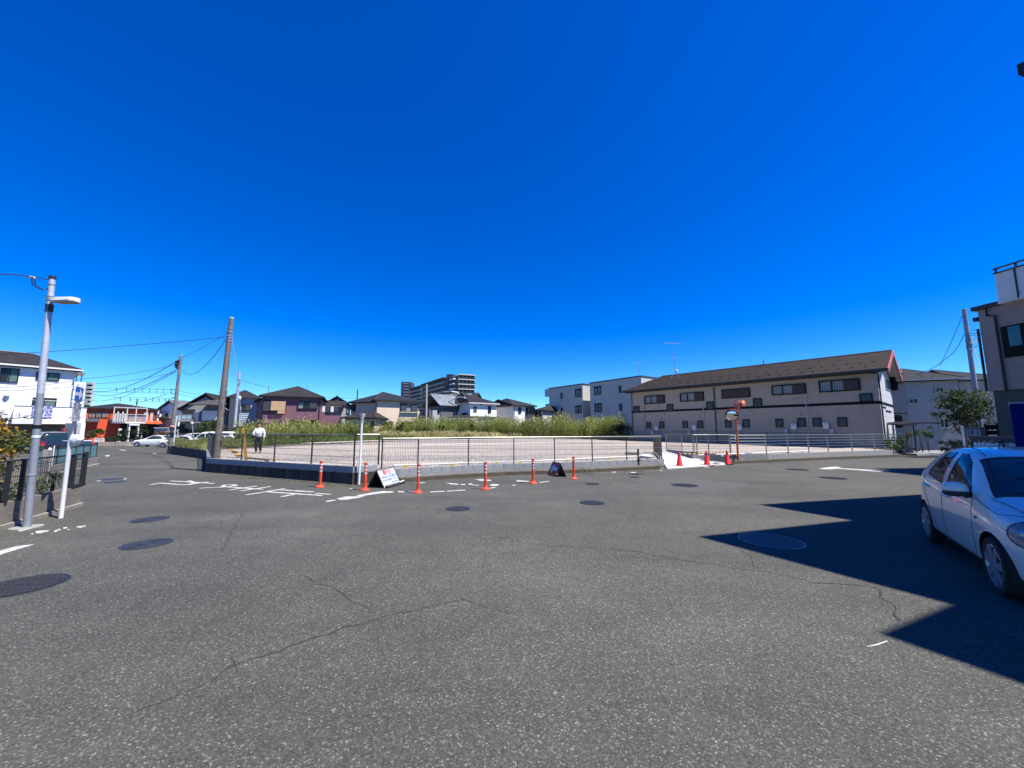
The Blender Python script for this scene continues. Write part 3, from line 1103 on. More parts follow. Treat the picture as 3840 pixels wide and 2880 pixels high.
rm2 = thing('road_marking', 'flaking white edge line by the foot of the lamp post at left', 'x', (-7.5, 6.0, 0))
rm2['kind'] = 'structure'; del rm2['category']
for pts in (((132, 1994), (150, 1990), (183, 1989), (178, 1994), (150, 2001), (134, 2001)), ((118, 2001), (127, 2000), (126, 2005), (119, 2005)),
   ((202, 1992), (226, 1983), (230, 1986), (206, 1997)), ((236, 1979), (250, 1977), (250, 1982), (238, 1983)), ((253, 1986), (261, 1984), (260, 1988), (254, 1989)),
   ((288, 1975), (322, 1971), (320, 1975), (304, 1980), (290, 1979)),
   ((-60, 2088), (0, 2066), (60, 2049), (135, 2041), (60, 2062), (0, 2082), (-60, 2106)),
   ((62, 1990), (100, 1979), (155, 1975), (110, 1985), (75, 1994)),
   ((395, 1708), (412, 1706), (408, 1712), (394, 1711)), ((448, 1686), (472, 1688), (470, 1690), (448, 1688)), ((572, 1698), (588, 1700), (586, 1702), (574, 1701)),
   ((362, 1803), (380, 1802), (378, 1804), (364, 1805)), ((464, 1795), (474, 1794), (473, 1798), (466, 1798))):
 paint_poly(pq(*pts), 'paint_patch', rm2, jag=0.008)
rm3 = thing('road_marking', 'thin white line across the far street in front of the parked cars', 'x', (-30, 45, 0))
rm3['kind'] = 'structure'; del rm3['category']
for pts in (((400, 1669), (500, 1670), (500, 1671.4), (400, 1670.4)), ((560, 1672), (640, 1674.5), (640, 1676.5), (560, 1673.5)), ((604, 1671), (650, 1672), (650, 1673.5), (604, 1672.3))):
 paint_poly(pq(*pts), 'line', rm3)
ar = thing('road_marking', 'white turn arrow painted on the road near the white compact car', 'x', tuple(g(3150, 1758)))
ar['kind'] = 'structure'; del ar['category']
paint_poly(pq((3070, 1757), (3100, 1753), (3132, 1750), (3155, 1753), (3147, 1755.5), (3310, 1765), (3345, 1768), (3300, 1770), (3142, 1757.5), (3120, 1760), (3090, 1760)), 'arrow', ar)
scr = paint_poly(pq((3252, 2425), (3290, 2416), (3325, 2404), (3331, 2407), (3292, 2421), (3256, 2428)), 'paint_scratch', road)

# cracks: thin jagged dark ribbons let into the surface sheet
crackm = mat('crack_fill', (0.021, 0.021, 0.019), 0.95)
tarm = mat('tar_patch', (0.032, 0.032, 0.032), 0.8, var=0.1, vscale=4)
def crack(pxs, w=0.008, m=None, dz=0.0035):
 pts = [gg(*p) for p in pxs]
 fine = []
 for i in range(len(pts) - 1):
  L = (pts[i + 1] - pts[i]).length
  n = max(2, int(L / 0.045))
  for s_ in range(n):
   p = pts[i].lerp(pts[i + 1], s_ / n)
   q = Vector((p.x * 2.3, p.y * 2.3, 1.0))
   d = Vector((noise.noise(q * 2.0) * 0.05 + noise.noise(q * 9) * 0.02, noise.noise(q * 2 + Vector((9, 3, 1))) * 0.05 + noise.noise(q * 9 + Vector((3, 7, 2))) * 0.02, 0))
   fine.append(p + d)
 fine.append(pts[-1])
 b = MB()
 L_, R_ = [], []
 for i, p in enumerate(fine):
  a = fine[max(0, i - 1)]; c = fine[min(len(fine) - 1, i + 1)]
  t_ = (c - a).normalized()
  nn = Vector((-t_.y, t_.x, 0))
  ww = w * (0.25 + 1.1 * abs(noise.noise(Vector((i * 0.21, w * 90, pts[0].x))))) * 1.3
  L_.append(p + nn * ww); R_.append(p - nn * ww)
 vs_ = [(v.x, v.y, gz(v.y) + dz) for v in L_] + [(v.x, v.y, gz(v.y) + dz) for v in R_]
 nn_ = len(fine)
 b.add(vs_, [(nn_ + i, nn_ + i + 1, i + 1, i) for i in range(nn_ - 1)])
 b.build('crack', m or crackm, road)
crack([(1790, 2020), (1900, 2015), (1960, 2040), (2100, 2050), (2290, 2058), (2400, 2070), (2500, 2092), (2700, 2120), (2830, 2140), (2950, 2162), (3050, 2185), (3180, 2192), (3290, 2203)], 0.006)
crack([(3290, 2210), (3310, 2245), (3330, 2262), (3372, 2327)], 0.010)
crack([(2780, 2068), (2815, 2085), (2830, 2133)], 0.004)
crack([(780, 2560), (870, 2500), (960, 2470), (1060, 2440), (1150, 2400), (1250, 2375), (1400, 2320), (1500, 2300), (1620, 2275), (1740, 2250)], 0.005)
crack([(500, 2680), (640, 2620), (780, 2560)], 0.003)
crack([(860, 2470), (880, 2495), (892, 2520)], 0.004)
crack([(830, 2070), (860, 2010), (890, 1960), (925, 1910)], 0.007)
crack([(1130, 2150), (1170, 2185), (1250, 2200), (1320, 2255), (1400, 2300)], 0.003)
crack([(735, 1838), (790, 1845), (830, 1847), (870, 1849)], 0.016)
crack([(560, 1822), (600, 1827), (650, 1832), (700, 1836), (735, 1840)], 0.006)
crack([(1900, 2015), (1850, 2035), (1760, 2000)], 0.003)
crack([(2750, 1870), (2765, 1882), (2840, 1895)], 0.004)
crack([(1190, 1780), (1100, 1795), (940, 1790)], 0.005)
crack([(1700, 2240), (1780, 2262), (1900, 2300), (2050, 2290)], 0.0025)
crack([(3000, 1800), (3150, 1810), (3300, 1808), (3430, 1812)], 0.006)
# straight tar seams in the side street
for a, c, w in (((535, 1700), (640, 1760), 0.05), ((405, 1707), (535, 1701), 0.04), ((405, 1709), (460, 1707), 0.05), ((300, 1787), (378, 1784), 0.07), ((390, 1745), (480, 1737), 0.05), ((630, 1715), (660, 1714), 0.06), ((535, 1701), (640, 1699), 0.03)):
 p = gg(*a); q = gg(*c)
 t_ = (q - p).normalized(); nn = Vector((-t_.y, t_.x, 0)) * w / 2
 paint_poly([p - nn, q - nn, q + nn, p + nn], 'tar_seam', road, dz=0.004, m=tarm)

# smoother grey asphalt patches
patchm = mat('patch_asphalt', (0.064, 0.0625, 0.056), 0.9, var=0.14, vscale=30)
for i, pts in enumerate((((2380, 1800), (2560, 1793), (2800, 1812), (2790, 1825), (2640, 1845), (2480, 1838), (2420, 1822)), )):
 paint_poly(pq(*pts), 'asphalt_patch', road, dz=0.002, m=patchm, jag=0.01)

# ---------------------------------------------------------------- manhole covers
def manhole(px, py, r, label, style=0, frame=True, z=0.0, rot=0.0):
 c0 = gg(px, py)
 t = thing('manhole_cover', label, 'manhole cover', c0, 'round iron covers set in the road')
 if frame:
  b = MB()
  n = 40
  for (ra, rb, za) in ((r, r * 0.955, 0.006),):
   vs_ = [c0 + Vector((ra * cos(2 * pi * j / n), ra * sin(2 * pi * j / n), 0.001)) for j in range(n)] + [c0 + Vector((ra * cos(2 * pi * j / n), ra * sin(2 * pi * j / n), za)) for j in range(n)] + \
      [c0 + Vector((rb * cos(2 * pi * j / n), rb * sin(2 * pi * j / n), za)) for j in range(n)] + [c0 + Vector((rb * cos(2 * pi * j / n), rb * sin(2 * pi * j / n), 0.001)) for j in range(n)]
   b.add(vs_, [(k_ * n + j, k_ * n + (j + 1) % n, (k_ + 1) * n + (j + 1) % n, (k_ + 1) * n + j) for k_ in range(3) for j in range(n)])
  b.build('ring', M['rim_plate'], t)
 b = MB()
 b.lathe(c0 + Vector((0, 0, 0.0012)), [(r * 0.95, 0.0), (r * 0.95, 0.002)], 40)
 plate = b.build('plate', M['iron'], t)
 b = MB()
 if style == 0:                                # studded pattern
  s_ = 0.034
  n = int(r / s_) + 1
  for i in range(-n, n + 1):
   for j in range(-n, n + 1):
    x, y = i * s_ * 1.0, j * s_
    if x * x + y * y > (r * 0.86) ** 2 or (x * x + y * y < (r * 0.2) ** 2): continue
    b.box(c0 + Vector((x, y, 0.0052)), (s_ * 0.70, s_ * 0.34, 0.006), (0 if (i + j) % 2 else pi / 2))
 elif style == 1:                              # concentric arcs and worn emblem bars
  for q in range(4, 11):
   ra = r * q / 11.5
   m_ = 28
   for j in range(m_):
    if (j * 7 + q * 3) % 9 == 0: continue
    a0 = 2 * pi * j / m_
    a1 = 2 * pi * (j + 0.9) / m_
    p0 = c0 + Vector((ra * cos(a0), ra * sin(a0), 0.0)); p1 = c0 + Vector((ra * cos(a1), ra * sin(a1), 0))
    q0 = c0 + Vector(((ra + r * 0.035) * cos(a0), (ra + r * 0.035) * sin(a0), 0)); q1 = c0 + Vector(((ra + r * 0.035) * cos(a1), (ra + r * 0.035) * sin(a1), 0))
    up = Vector((0, 0, 0.0032)); u2 = Vector((0, 0, 0.0065))
    b.hexa([p0 + up, q0 + up, q1 + up, p1 + up], [p0 + u2, q0 + u2, q1 + u2, p1 + u2])
  for q in range(3):
   b.box(c0 + Vector((-r * 0.16 + q * r * 0.16, 0, 0.005)), (r * 0.07, r * 0.26, 0.0035), 0.3)
 b.build('relief', M['rim_plate'] if frame else M['ironlt'], t)
 if style == 0:
  b = MB()
  n = 30
  for ra in (r * 0.17, r * 0.09):
   rb = ra - r * 0.022
   vs_ = [c0 + Vector((ra * cos(2 * pi * j / n), ra * sin(2 * pi * j / n), 0.0065)) for j in range(n)] + [c0 + Vector((rb * cos(2 * pi * j / n), rb * sin(2 * pi * j / n), 0.0065)) for j in range(n)]
   b.add(vs_, [(j, (j + 1) % n, n + (j + 1) % n, n + j) for j in range(n)])
  b.build('emblem_ring', M['ironlt'], t)
 return t
manhole(2890, 2028, 0.43, 'large studded cover with a pale rim inside the shadow near the white compact car', 0)
manhole(80, 2197, 0.37, 'studded navy cover cut by the left edge of the photo', 0, frame=False)
manhole(550, 2040, 0.31, 'cover with curved ribs and worn emblem, nearer of the left pair', 1, frame=False)
manhole(563, 1948, 0.29, 'smooth worn navy cover, farther of the pair on the left road', 1, frame=False)
manhole(1718, 1908, 0.27, 'small dark cover on the road between the third and fourth orange posts', 0, frame=False)
manhole(2220, 1886, 0.30, 'dark cover in the open asphalt below the red and white arrow board', 0, frame=False)
manhole(2220, 1815, 0.24, 'thin looking dark cover close to the kerb right of the last orange post', 0, frame=False)
manhole(2567, 1820, 0.40, 'dark cover on the bluish repaired asphalt patch in front of the traffic cones', 0, frame=False)
manhole(2990, 1761, 0.45, 'distant dark cover left of the white road arrow', 0, frame=False)
manhole(3124, 1793, 0.42, 'distant dark cover on the road below the white arrow', 0, frame=False)
for i, (a, c) in enumerate((((383, 1800), (452, 1794)), ((390, 1811), (466, 1805)))):
 p = gg(*a); q = gg(*c)
 b = MB()
 t_ = (q - p).normalized(); nn = Vector((-t_.y, t_.x, 0)) * 0.17
 b.hexa([p - nn, q - nn, q + nn, p + nn], [v + Vector((0, 0, 0.006)) for v in (p - nn, q - nn, q + nn, p + nn)])
 t = thing('drain_plate', 'far dark steel drain plate in the side street' if i == 0 else 'near dark steel drain plate in the side street', 'drain cover', p, 'steel plates over the street drain')
 b.build('plate', M['iron'], t)

# ================================================================ BUILDINGS
class Wall:
 """vertical wall plane from A to B (left to right seen from outside)"""
 def __init__(s, A, B):
  s.A = Vector((A[0], A[1])); s.B = Vector((B[0], B[1]))
  s.L = (s.B - s.A).length
  s.u = (s.B - s.A).normalized()
  s.n = Vector((s.u.y, -s.u.x))
  s.ang = atan2(s.u.y, s.u.x)
  s.o = Vector((s.A.x, s.A.y, 0)); s.ex = Vector((s.u.x, s.u.y, 0)); s.en = Vector((s.n.x, s.n.y, 0)); s.ez = Vector((0, 0, 1))
 def P(s, a, z, d=0.0):
  return s.o + s.ex * a + s.ez * z + s.en * d
 def sz(s, px, py):
  r = ray(px, py)
  rel = s.A
  t = (rel.x * s.n.x + rel.y * s.n.y) / (r.x * s.n.x + r.y * s.n.y)
  p = Vector((r.x * t, r.y * t, CAM_H + r.z * t))
  return ((p.x - s.A.x) * s.u.x + (p.y - s.A.y) * s.u.y, p.z)
 def rect(s, x0, y0, x1, y1):
  a = s.sz(x0, y0); b_ = s.sz(x1, y0); c = s.sz(x1, y1); d = s.sz(x0, y1)
  return ((a[0] + d[0]) / 2, (b_[0] + c[0]) / 2, (c[1] + d[1]) / 2, (a[1] + b_[1]) / 2)   # s0,s1,z0,z1
 def rectm(s, x0, y0, x1, y1, slope=0):
  """as rect, but z taken at the middle bearing (y0,y1 are mid values)"""
  xm = (x0 + x1) / 2
  return (s.sz(x0, (y0 + y1) / 2)[0], s.sz(x1, (y0 + y1) / 2)[0], s.sz(xm, y1)[1], s.sz(xm, y0)[1])
 def box(s, mb, s0, s1, z0, z1, d0, d1):
  mb.frame(s.o, s.ex, -s.en, s.ez, s0, s1, -d1, -d0, z0, z1)

def window(parent, w, r, sash='sash', kind='slide', shutter=None, split=0.5, curtain=None, depth=0.07, fw=0.05, hood=None):
 """framed window standing on a wall: frame > panes, curtain, shutter panel"""
 s0, s1, z0, z1 = r
 if s1 < s0: s0, s1 = s1, s0
 m = M[sash]
 b = MB()
 w.box(b, s0, s1, z1 - fw, z1, 0.004, depth)
 w.box(b, s0, s1, z0, z0 + fw, 0.004, depth)
 w.box(b, s0, s0 + fw, z0 + fw, z1 - fw, 0.004, depth)
 w.box(b, s1 - fw, s1, z0 + fw, z1 - fw, 0.004, depth)
 g0, g1 = s0 + fw, s1 - fw
 if shutter:
  if shutter[0] == 'R': sh = (g1 - (g1 - g0) * shutter[1], g1); g1 = sh[0]
  elif shutter[0] == 'L': sh = (g0, g0 + (g1 - g0) * shutter[1]); g0 = sh[1]
  else: sh = (g0, g1)
 if kind == 'slide' and not (shutter and shutter[0] == 'A'):
  mid_ = g0 + (g1 - g0) * split
  w.box(b, mid_ - fw * 0.4, mid_ + fw * 0.4, z0 + fw, z1 - fw, 0.02, depth - 0.005)
 f = b.build('window', m, parent)
 if shutter:
  b = MB()
  n = max(3, int((z1 - z0) / 0.16))
  hh = (z1 - z0 - 2 * fw) / n
  for i in range(n):
   w.box(b, sh[0] + 0.003, sh[1] - 0.003, z0 + fw + i * hh + 0.006, z0 + fw + (i + 1) * hh - 0.006, 0.012, depth + 0.02)
  w.box(b, sh[0] + 0.003, sh[1] - 0.003, z0 + fw, z1 - fw, 0.005, depth + 0.006)
  b.build('shutter', M[shutter[2]], f)
 if not (shutter and shutter[0] == 'A'):
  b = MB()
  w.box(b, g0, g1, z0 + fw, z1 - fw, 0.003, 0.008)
  b.build('room_shade', M['room_shade'], f)  # thin dark sheet in place of an unlit room
  if curtain:
   b = MB()
   nc = max(6, int((g1 - g0) / 0.07))
   pts = [(g0 + (g1 - g0) * i / nc, 0.014 + 0.010 * (i % 2)) for i in range(nc + 1)]
   c0, c1 = curtain[1] if len(curtain) > 1 else (0, 1)
   pts = [(a, d) for a, d in pts if g0 + (g1 - g0) * c0 - 0.01 <= a <= g0 + (g1 - g0) * c1 + 0.01]
   for i in range(len(pts) - 1):
    b.quad(w.P(pts[i][0], z0 + fw, pts[i][1]), w.P(pts[i + 1][0], z0 + fw, pts[i + 1][1]), w.P(pts[i + 1][0], z1 - fw, pts[i + 1][1]), w.P(pts[i][0], z1 - fw, pts[i][1]))
   b.build('curtain', M[curtain[0]], f)
  b = MB()
  w.box(b, g0, g1, z0 + fw, z1 - fw, depth - 0.034, depth - 0.028)
  b.build('pane', M['glass'] if kind != 'frost' else M['frost'], f)
 if hood:
  b = MB()
  w.box(b, s0 - 0.06, s1 + 0.06, z1, z1 + 0.07, 0.0, hood)
  b.build('hood', m, f)
 return f

def roof_hip(parent, c4, ze, zr, m, over=0.325, inset=(0.5, 0.5), th=0.12, gable=(False, False), name='roof', fascia=None, ridge_axis='AB', gut=True):
 """c4: A front-left, B front-right, C back-right, D back-left (2D). ridge runs parallel to A-B (or A-D)"""
 A, B_, C_, D_ = [Vector((p[0], p[1])) for p in c4]
 if ridge_axis == 'AD':
  A, B_, C_, D_ = B_, C_, D_, A
 u = (B_ - A).normalized(); v = (D_ - A).normalized()
 oe = over
 A2 = A - u * oe - v * oe; B2 = B_ + u * oe - v * oe; C2 = C_ + u * oe + v * oe; D2 = D_ - u * oe + v * oe
 W = ((D2 - A2).length + (C2 - B2).length) / 2
 L = ((B2 - A2).length + (C2 - D2).length) / 2
 m0 = (A2 + D2) / 2; m1 = (B2 + C2) / 2
 i0 = 0.0 if gable[0] else inset[0] * W
 i1 = 0.0 if gable[1] else inset[1] * W
 if i0 + i1 > L * 0.98:
  s_ = L * 0.98 / (i0 + i1); i0 *= s_; i1 *= s_
 R0 = m0 + (m1 - m0).normalized() * i0
 R1 = m1 - (m1 - m0).normalized() * i1
 def V(p, z): return Vector((p.x, p.y, z))
 b = MB()
 zl = ze
 faces = []
 top = [V(A2, zl), V(B2, zl), V(C2, zl), V(D2, zl), V(R0, zr), V(R1, zr)]
 bot = [V(A2, zl - th), V(B2, zl - th), V(C2, zl - th), V(D2, zl - th), V(R0, zr - th), V(R1, zr - th)]
 b.add(top + bot, [(0, 1, 5, 4), (2, 3, 4, 5), (3, 0, 4), (1, 2, 5), (6, 10, 11, 7), (8, 11, 10, 9), (9, 10, 6), (7, 11, 8), (0, 6, 7, 1), (2, 8, 9, 3), (0, 3, 9, 6), (1, 7, 8, 2)] if not (gable[0] or gable[1]) else
    [(0, 1, 5, 4), (2, 3, 4, 5), (6, 10, 11, 7), (8, 11, 10, 9), (0, 6, 7, 1), (2, 8, 9, 3)] +
    ([(3, 9, 10, 4), (4, 10, 6, 0)] if gable[0] else [(3, 0, 4), (9, 10, 6), (0, 3, 9, 6)]) +
    ([(1, 7, 11, 5), (5, 11, 8, 2)] if gable[1] else [(1, 2, 5), (7, 11, 8), (1, 7, 8, 2)]))
 r = b.build(name, m, parent)
 if gut:
  b = MB()
  for p, q, on in ((A2, B2, True), (C2, D2, True), (B2, C2, not gable[1]), (D2, A2, not gable[0])):
   if not on: continue
   t_ = (q - p).normalized(); nn = Vector((t_.y, -t_.x))
   b.hexa([V(p, zl - th - 0.02), V(q, zl - th - 0.02), V(q + nn * 0.10, zl - th - 0.02), V(p + nn * 0.10, zl - th - 0.02)],
       [V(p, zl - 0.01), V(q, zl - 0.01), V(q + nn * 0.10, zl - 0.01), V(p + nn * 0.10, zl - 0.01)])
  b.build('gutter', fascia or M['gutter'], r)
  # ridge cap
  b = MB()
  b.tube([V(R0, zr + 0.01), V(R1, zr + 0.01)], 0.07, 6)
  if not gable[0]:
   b.tube([V(R0, zr + 0.01), V(A2, zl + 0.02)], 0.045, 5); b.tube([V(R0, zr + 0.01), V(D2, zl + 0.02)], 0.045, 5)
  if not gable[1]:
   b.tube([V(R1, zr + 0.01), V(B2, zl + 0.02)], 0.045, 5); b.tube([V(R1, zr + 0.01), V(C2, zl + 0.02)], 0.045, 5)
  b.build('ridge_cap', M['ridge'], r)
 return r, (R0, R1)

def gable_fill(parent, w, ze, zr, mid, m, name='gable', s0=None, s1=None, t=0.1):
 """triangular wall above the eaves on wall w"""
 s0 = 0 if s0 is None else s0
 s1 = w.L if s1 is None else s1
 b = MB()
 f = [w.P(s0, ze, -0.001), w.P(s1, ze, -0.001), w.P(mid, zr, -0.001)]
 k_ = [w.P(s0, ze, -t), w.P(s1, ze, -t), w.P(mid, zr, -t)]
 b.add(f + k_, [(0, 1, 2), (5, 4, 3), (0, 3, 4, 1), (1, 4, 5, 2), (2, 5, 3, 0)])
 return b.build(name, m, parent)

def pipe(parent, w, s_, z0, z1, d=0.08, r=0.04, m=None, name='downpipe'):
 b = MB()
 b.tube([w.P(s_, z0, d), w.P(s_, z1, d)], r, 6)
 return b.build(name, m or M['gutter'], parent)

def quadback(A, B_, depth):
 u = (B_ - A).normalized()
 v = Vector((-u.y, u.x))
 return [A, B_, B_ + v * depth, A + v * depth]

def house(name, label, pa, pb, depth, ze, zr, wall_m, roof_m, z0=-0.6, over=0.32, inset=(0.5, 0.5), gable=(False, False), axis='AB', cat='house', fascia=None, group=None):
 """pa, pb: (bearing px, depth Y) of the two front corners"""
 A = at(pa[0], 1560, pa[1]).xy; B_ = at(pb[0], 1560, pb[1]).xy
 c4 = quadback(A, B_, depth)
 t = thing(name, label, cat, ((A.x + B_.x) / 2, (A.y + B_.y) / 2, z0 if z0 > 0 else 0), group)
 b = MB()
 b.prism(c4, z0, ze - 0.13)
 b.build('wall', wall_m, t)
 r, rr = roof_hip(t, c4, ze, zr, roof_m, over, inset, gable=gable, ridge_axis=axis, fascia=fascia)
 w = Wall(A, B_)
 # soffit so the eaves are closed
 return t, w, c4, r

def eave_z(py, Y):
 return at(1920, py, Y).z
def zpx(px, py, Y):
 return at(px, py, Y).z

SID = lambda n, c: mat(n, c, 0.75, var=0.05, vscale=1.5, bump=0.15, bscale=25)
def siding(parent, w, z0, z1, m, bh=0.455, bl=3.03, s0=0.0, s1=None, d=0.016, name='siding_panel', gap=0.012, clip=None):
 """cladding boards one by one"""
 s1 = w.L if s1 is None else s1
 n = max(1, round((s1 - s0) / bl))
 rows = max(1, round((z1 - z0) / bh))
 hh = (z1 - z0) / rows
 ll = (s1 - s0) / n
 for i in range(rows):
  for j in range(n):
   b = MB()
   dd = d + random.uniform(-0.002, 0.002)
   w.box(b, s0 + j * ll + gap / 2, s0 + (j + 1) * ll - gap / 2, z0 + i * hh + gap / 2, z0 + (i + 1) * hh - gap / 2, 0.001, dd)
   b.build(name, m, parent)

# ---------------------------------------------------------------- long two-storey apartment block (right of centre)
apt_wall = mat('apartment_siding', (0.35, 0.30, 0.235), 0.8, var=0.06, vscale=2.5, bump=0.15, bscale=30)
apt_gable = mat('apartment_gable_siding', (0.50, 0.50, 0.50), 0.8, c2=(0.36, 0.365, 0.37), vscale=6, bump=0.15)
apt_roof = mat_roof('brown_slate', (0.026, 0.0195, 0.0135), 0.9)
red_verge = mat('red_bargeboard', (0.42, 0.10, 0.085), 0.6, var=0.15, vscale=8)
ZE = 5.6
A = g(2366, 1474, ZE).xy; B = g(3286, 1398, ZE).xy
apt = thing('apartment_building', 'long two-storey apartment block with shaded beige siding, brown roof and red gable edge', 'apartment building', (B.x, B.y, 0.4))
aw = Wall(A, B)
DEP = 6.9
c4 = quadback(A, B, DEP)
b = MB(); b.prism(c4, 0.2, ZE); b.build('wall', M['room_shade'] if False else apt_wall, apt)
gw = Wall(c4[1], c4[2])
belt = aw.rectm(2378, 1546, 2384, 1550)
zb0 = (aw.sz(2372, 1551)[1] + aw.sz(3286, 1511)[1]) / 2
zb1 = zb0 + 0.20
# cladding: lower and upper storey
siding(apt, aw, 0.85, zb0, apt_wall, 0.44, 3.0)
siding(apt, aw, zb1, ZE - 0.02, apt_wall, 0.45, 3.0)
siding(apt, gw, 0.85, zb0, apt_gable, 0.44, 2.3)
siding(apt, gw, zb1, ZE - 0.02, apt_gable, 0.45, 2.3)
b = MB()
aw.box(b, -0.02, aw.L + 0.02, zb0 + 0.003, zb1 - 0.003, 0.0, 0.035)
gw.box(b, 0.0, gw.L, zb0 + 0.003, zb1 - 0.003, 0.0, 0.034)
b.build('belt_band', M['sashblk'], apt)
b = MB()
aw.box(b, 0, aw.L, 0.2, 0.845, 0.0, 0.01)
gw.box(b, 0, gw.L, 0.2, 0.845, 0.0, 0.01)
b.build('plinth', mat('plinth', (0.22, 0.24, 0.25), 0.9), apt)
ZR = 7.55
rf_, rr = roof_hip(apt, c4, ZE + 0.22, ZR, apt_roof, over=0.62, gable=(False, True), inset=(0.30, 0.5), th=0.16)
gable_fill(apt, gw, ZE - 0.0, ZR - 0.28, gw.L / 2, apt_gable)
# red bargeboards at the gable end
u3 = aw.ex; v3 = -aw.en
Bo = Vector((c4[1].x, c4[1].y, 0)) + u3 * 0.64
Eo = Vector((c4[2].x, c4[2].y, 0)) + u3 * 0.64
Mo = (Bo + Eo) / 2
for P0, dr in ((Bo - v3 * 0.62, 1), (Eo + v3 * 0.62, -1)):
 b = MB()
 lo = P0 + Vector((0, 0, ZE + 0.21)); hi = Mo + Vector((0, 0, ZR + 0.02))
 th = Vector((0, 0, -0.36)); xo = u3 * 0.05
 b.hexa([lo + th, lo + th + xo, hi + th + xo, hi + th], [lo, lo + xo, hi + xo, hi])
 b.build('bargeboard', red_verge, rf_)
# closed eaves (soffit) on the long side and the gable overhang
b = MB()
aw.box(b, -0.5, aw.L + 0.6, ZE + 0.0, ZE + 0.03, 0.0, 0.60)
b.build('soffit', M['gutter'], rf_)
for P0, sgn in ((Bo, -1), (Eo, 1)):
 b = MB()
 lo = P0 - u3 * 0.04 + v3 * (0.58 * sgn) + Vector((0, 0, ZE + 0.0)); hi = Mo - u3 * 0.04 + Vector((0, 0, ZR - 0.20))
 xo = -u3 * 0.60
 b.hexa([lo, lo + xo, hi + xo, hi], [lo + Vector((0, 0, 0.03)), lo + xo + Vector((0, 0, 0.03)), hi + xo + Vector((0, 0, 0.03)), hi + Vector((0, 0, 0.03))])
 b.build('verge_soffit', M['offwhite'], rf_)
# snow guards on the roof
Aro = Vector((c4[0].x, c4[0].y, 0)); 
for row, f in enumerate((0.16, 0.38, )):
 for i in range(26):
  s_ = aw.L * (i + 0.3 + 0.5 * row) / 26.0
  p = Aro + u3 * s_ + v3 * (-0.62 + (DEP / 2 + 0.62) * f) + Vector((0, 0, ZE + 0.22 + (ZR - ZE - 0.22) * f))
  b = MB(); b.box(p + Vector((0, 0, 0.03)), (0.11, 0.04, 0.06), aw.ang); b.build('snow_guard', M['gutter'], rf_)
for x0, y0, x1, y1, sp in ((2419, 1483, 2494, 1514, 0), (2551.6, 1472, 2640.5, 1505, 0), (2894.8, 1442, 3023.6, 1480, 0), (3071, 1424, 3226, 1468, 0)):
 window(apt, aw, aw.rectm(x0, y0, x1, y1), 'sashblk', shutter=('R', 0.38, 'shutterbr'), curtain=('curtain',), depth=0.12, fw=0.07)
window(apt, aw, aw.rectm(2706.8, 1458, 2813.7, 1492.6), 'sashblk', shutter=('A', 1, 'shutterbr'), depth=0.12, fw=0.07)
for x0, y0, x1, y1 in ((2378, 1523, 2399, 1549), (2502, 1515, 2525.4, 1543), (2649.5, 1506, 2676.7, 1536), (2825, 1494, 2858, 1527), (3223, 1476, 3272.4, 1507)):
 window(apt, aw, aw.rectm(x0, y0, x1, y1), 'sashblk', kind='frost', depth=0.09, fw=0.06)
for x0, y0, x1, y1 in ((2425, 1583, 2442.5, 1607), (2474, 1581, 2492, 1606), (2561, 1579, 2580, 1605), (2617, 1577, 2638, 1605), (2720, 1575, 2743, 1603.5), (2787, 1573, 2812, 1603), (2909, 1571, 2938, 1602), (2991, 1568, 3022, 1601), (3048, 1567, 3081, 1600), (3141, 1565, 3178, 1600)):
 window(apt, aw, aw.rectm(x0, y0, x1, y1), 'sashblk', kind='frost', depth=0.09, fw=0.055)
# water heaters with pipes
for x0, y0, x1, y1 in ((2460, 1597, 2471, 1613), (2600, 1593, 2613, 1613), (2769, 1592, 2784, 1613), (2969, 1588, 2989, 1610), (3089, 1584, 3110, 1609)):
 s0, s1, z0, z1 = aw.rectm(x0, y0, x1, y1)
 b = MB(); aw.box(b, s0, s1, z0, z1, 0.02, 0.26)
 h_ = b.build('water_heater', M['white'], apt, bevel=0.02)
 b = MB(); aw.box(b, s0 + (s1 - s0) * 0.32, s1 - (s1 - s0) * 0.32, z1 - 0.14, z1 - 0.08, 0.262, 0.268); b.build('vent_slot', M['black'], h_)
 b = MB()
 for q in (0.3, 0.5, 0.72):
  b.tube([aw.P(s0 + (s1 - s0) * q, z0, 0.12), aw.P(s0 + (s1 - s0) * (q + 0.05), z0 - 0.25, 0.14), aw.P(s0 + (s1 - s0) * (q + 0.1), z0 - 0.75, 0.06)], 0.018, 5)
 b.build('pipework', M['offwhite'], h_)
# gas meters
for px, py in ((2450, 1622), (2587, 1621), (2950, 1619), (3120, 1618)):
 s_, z_ = aw.sz(px, py)
 b = MB(); aw.box(b, s_ - 0.13, s_ + 0.13, z_ - 0.2, z_ + 0.2, 0.02, 0.2); b.build('gas_meter', M['offwhite'], apt, bevel=0.02)
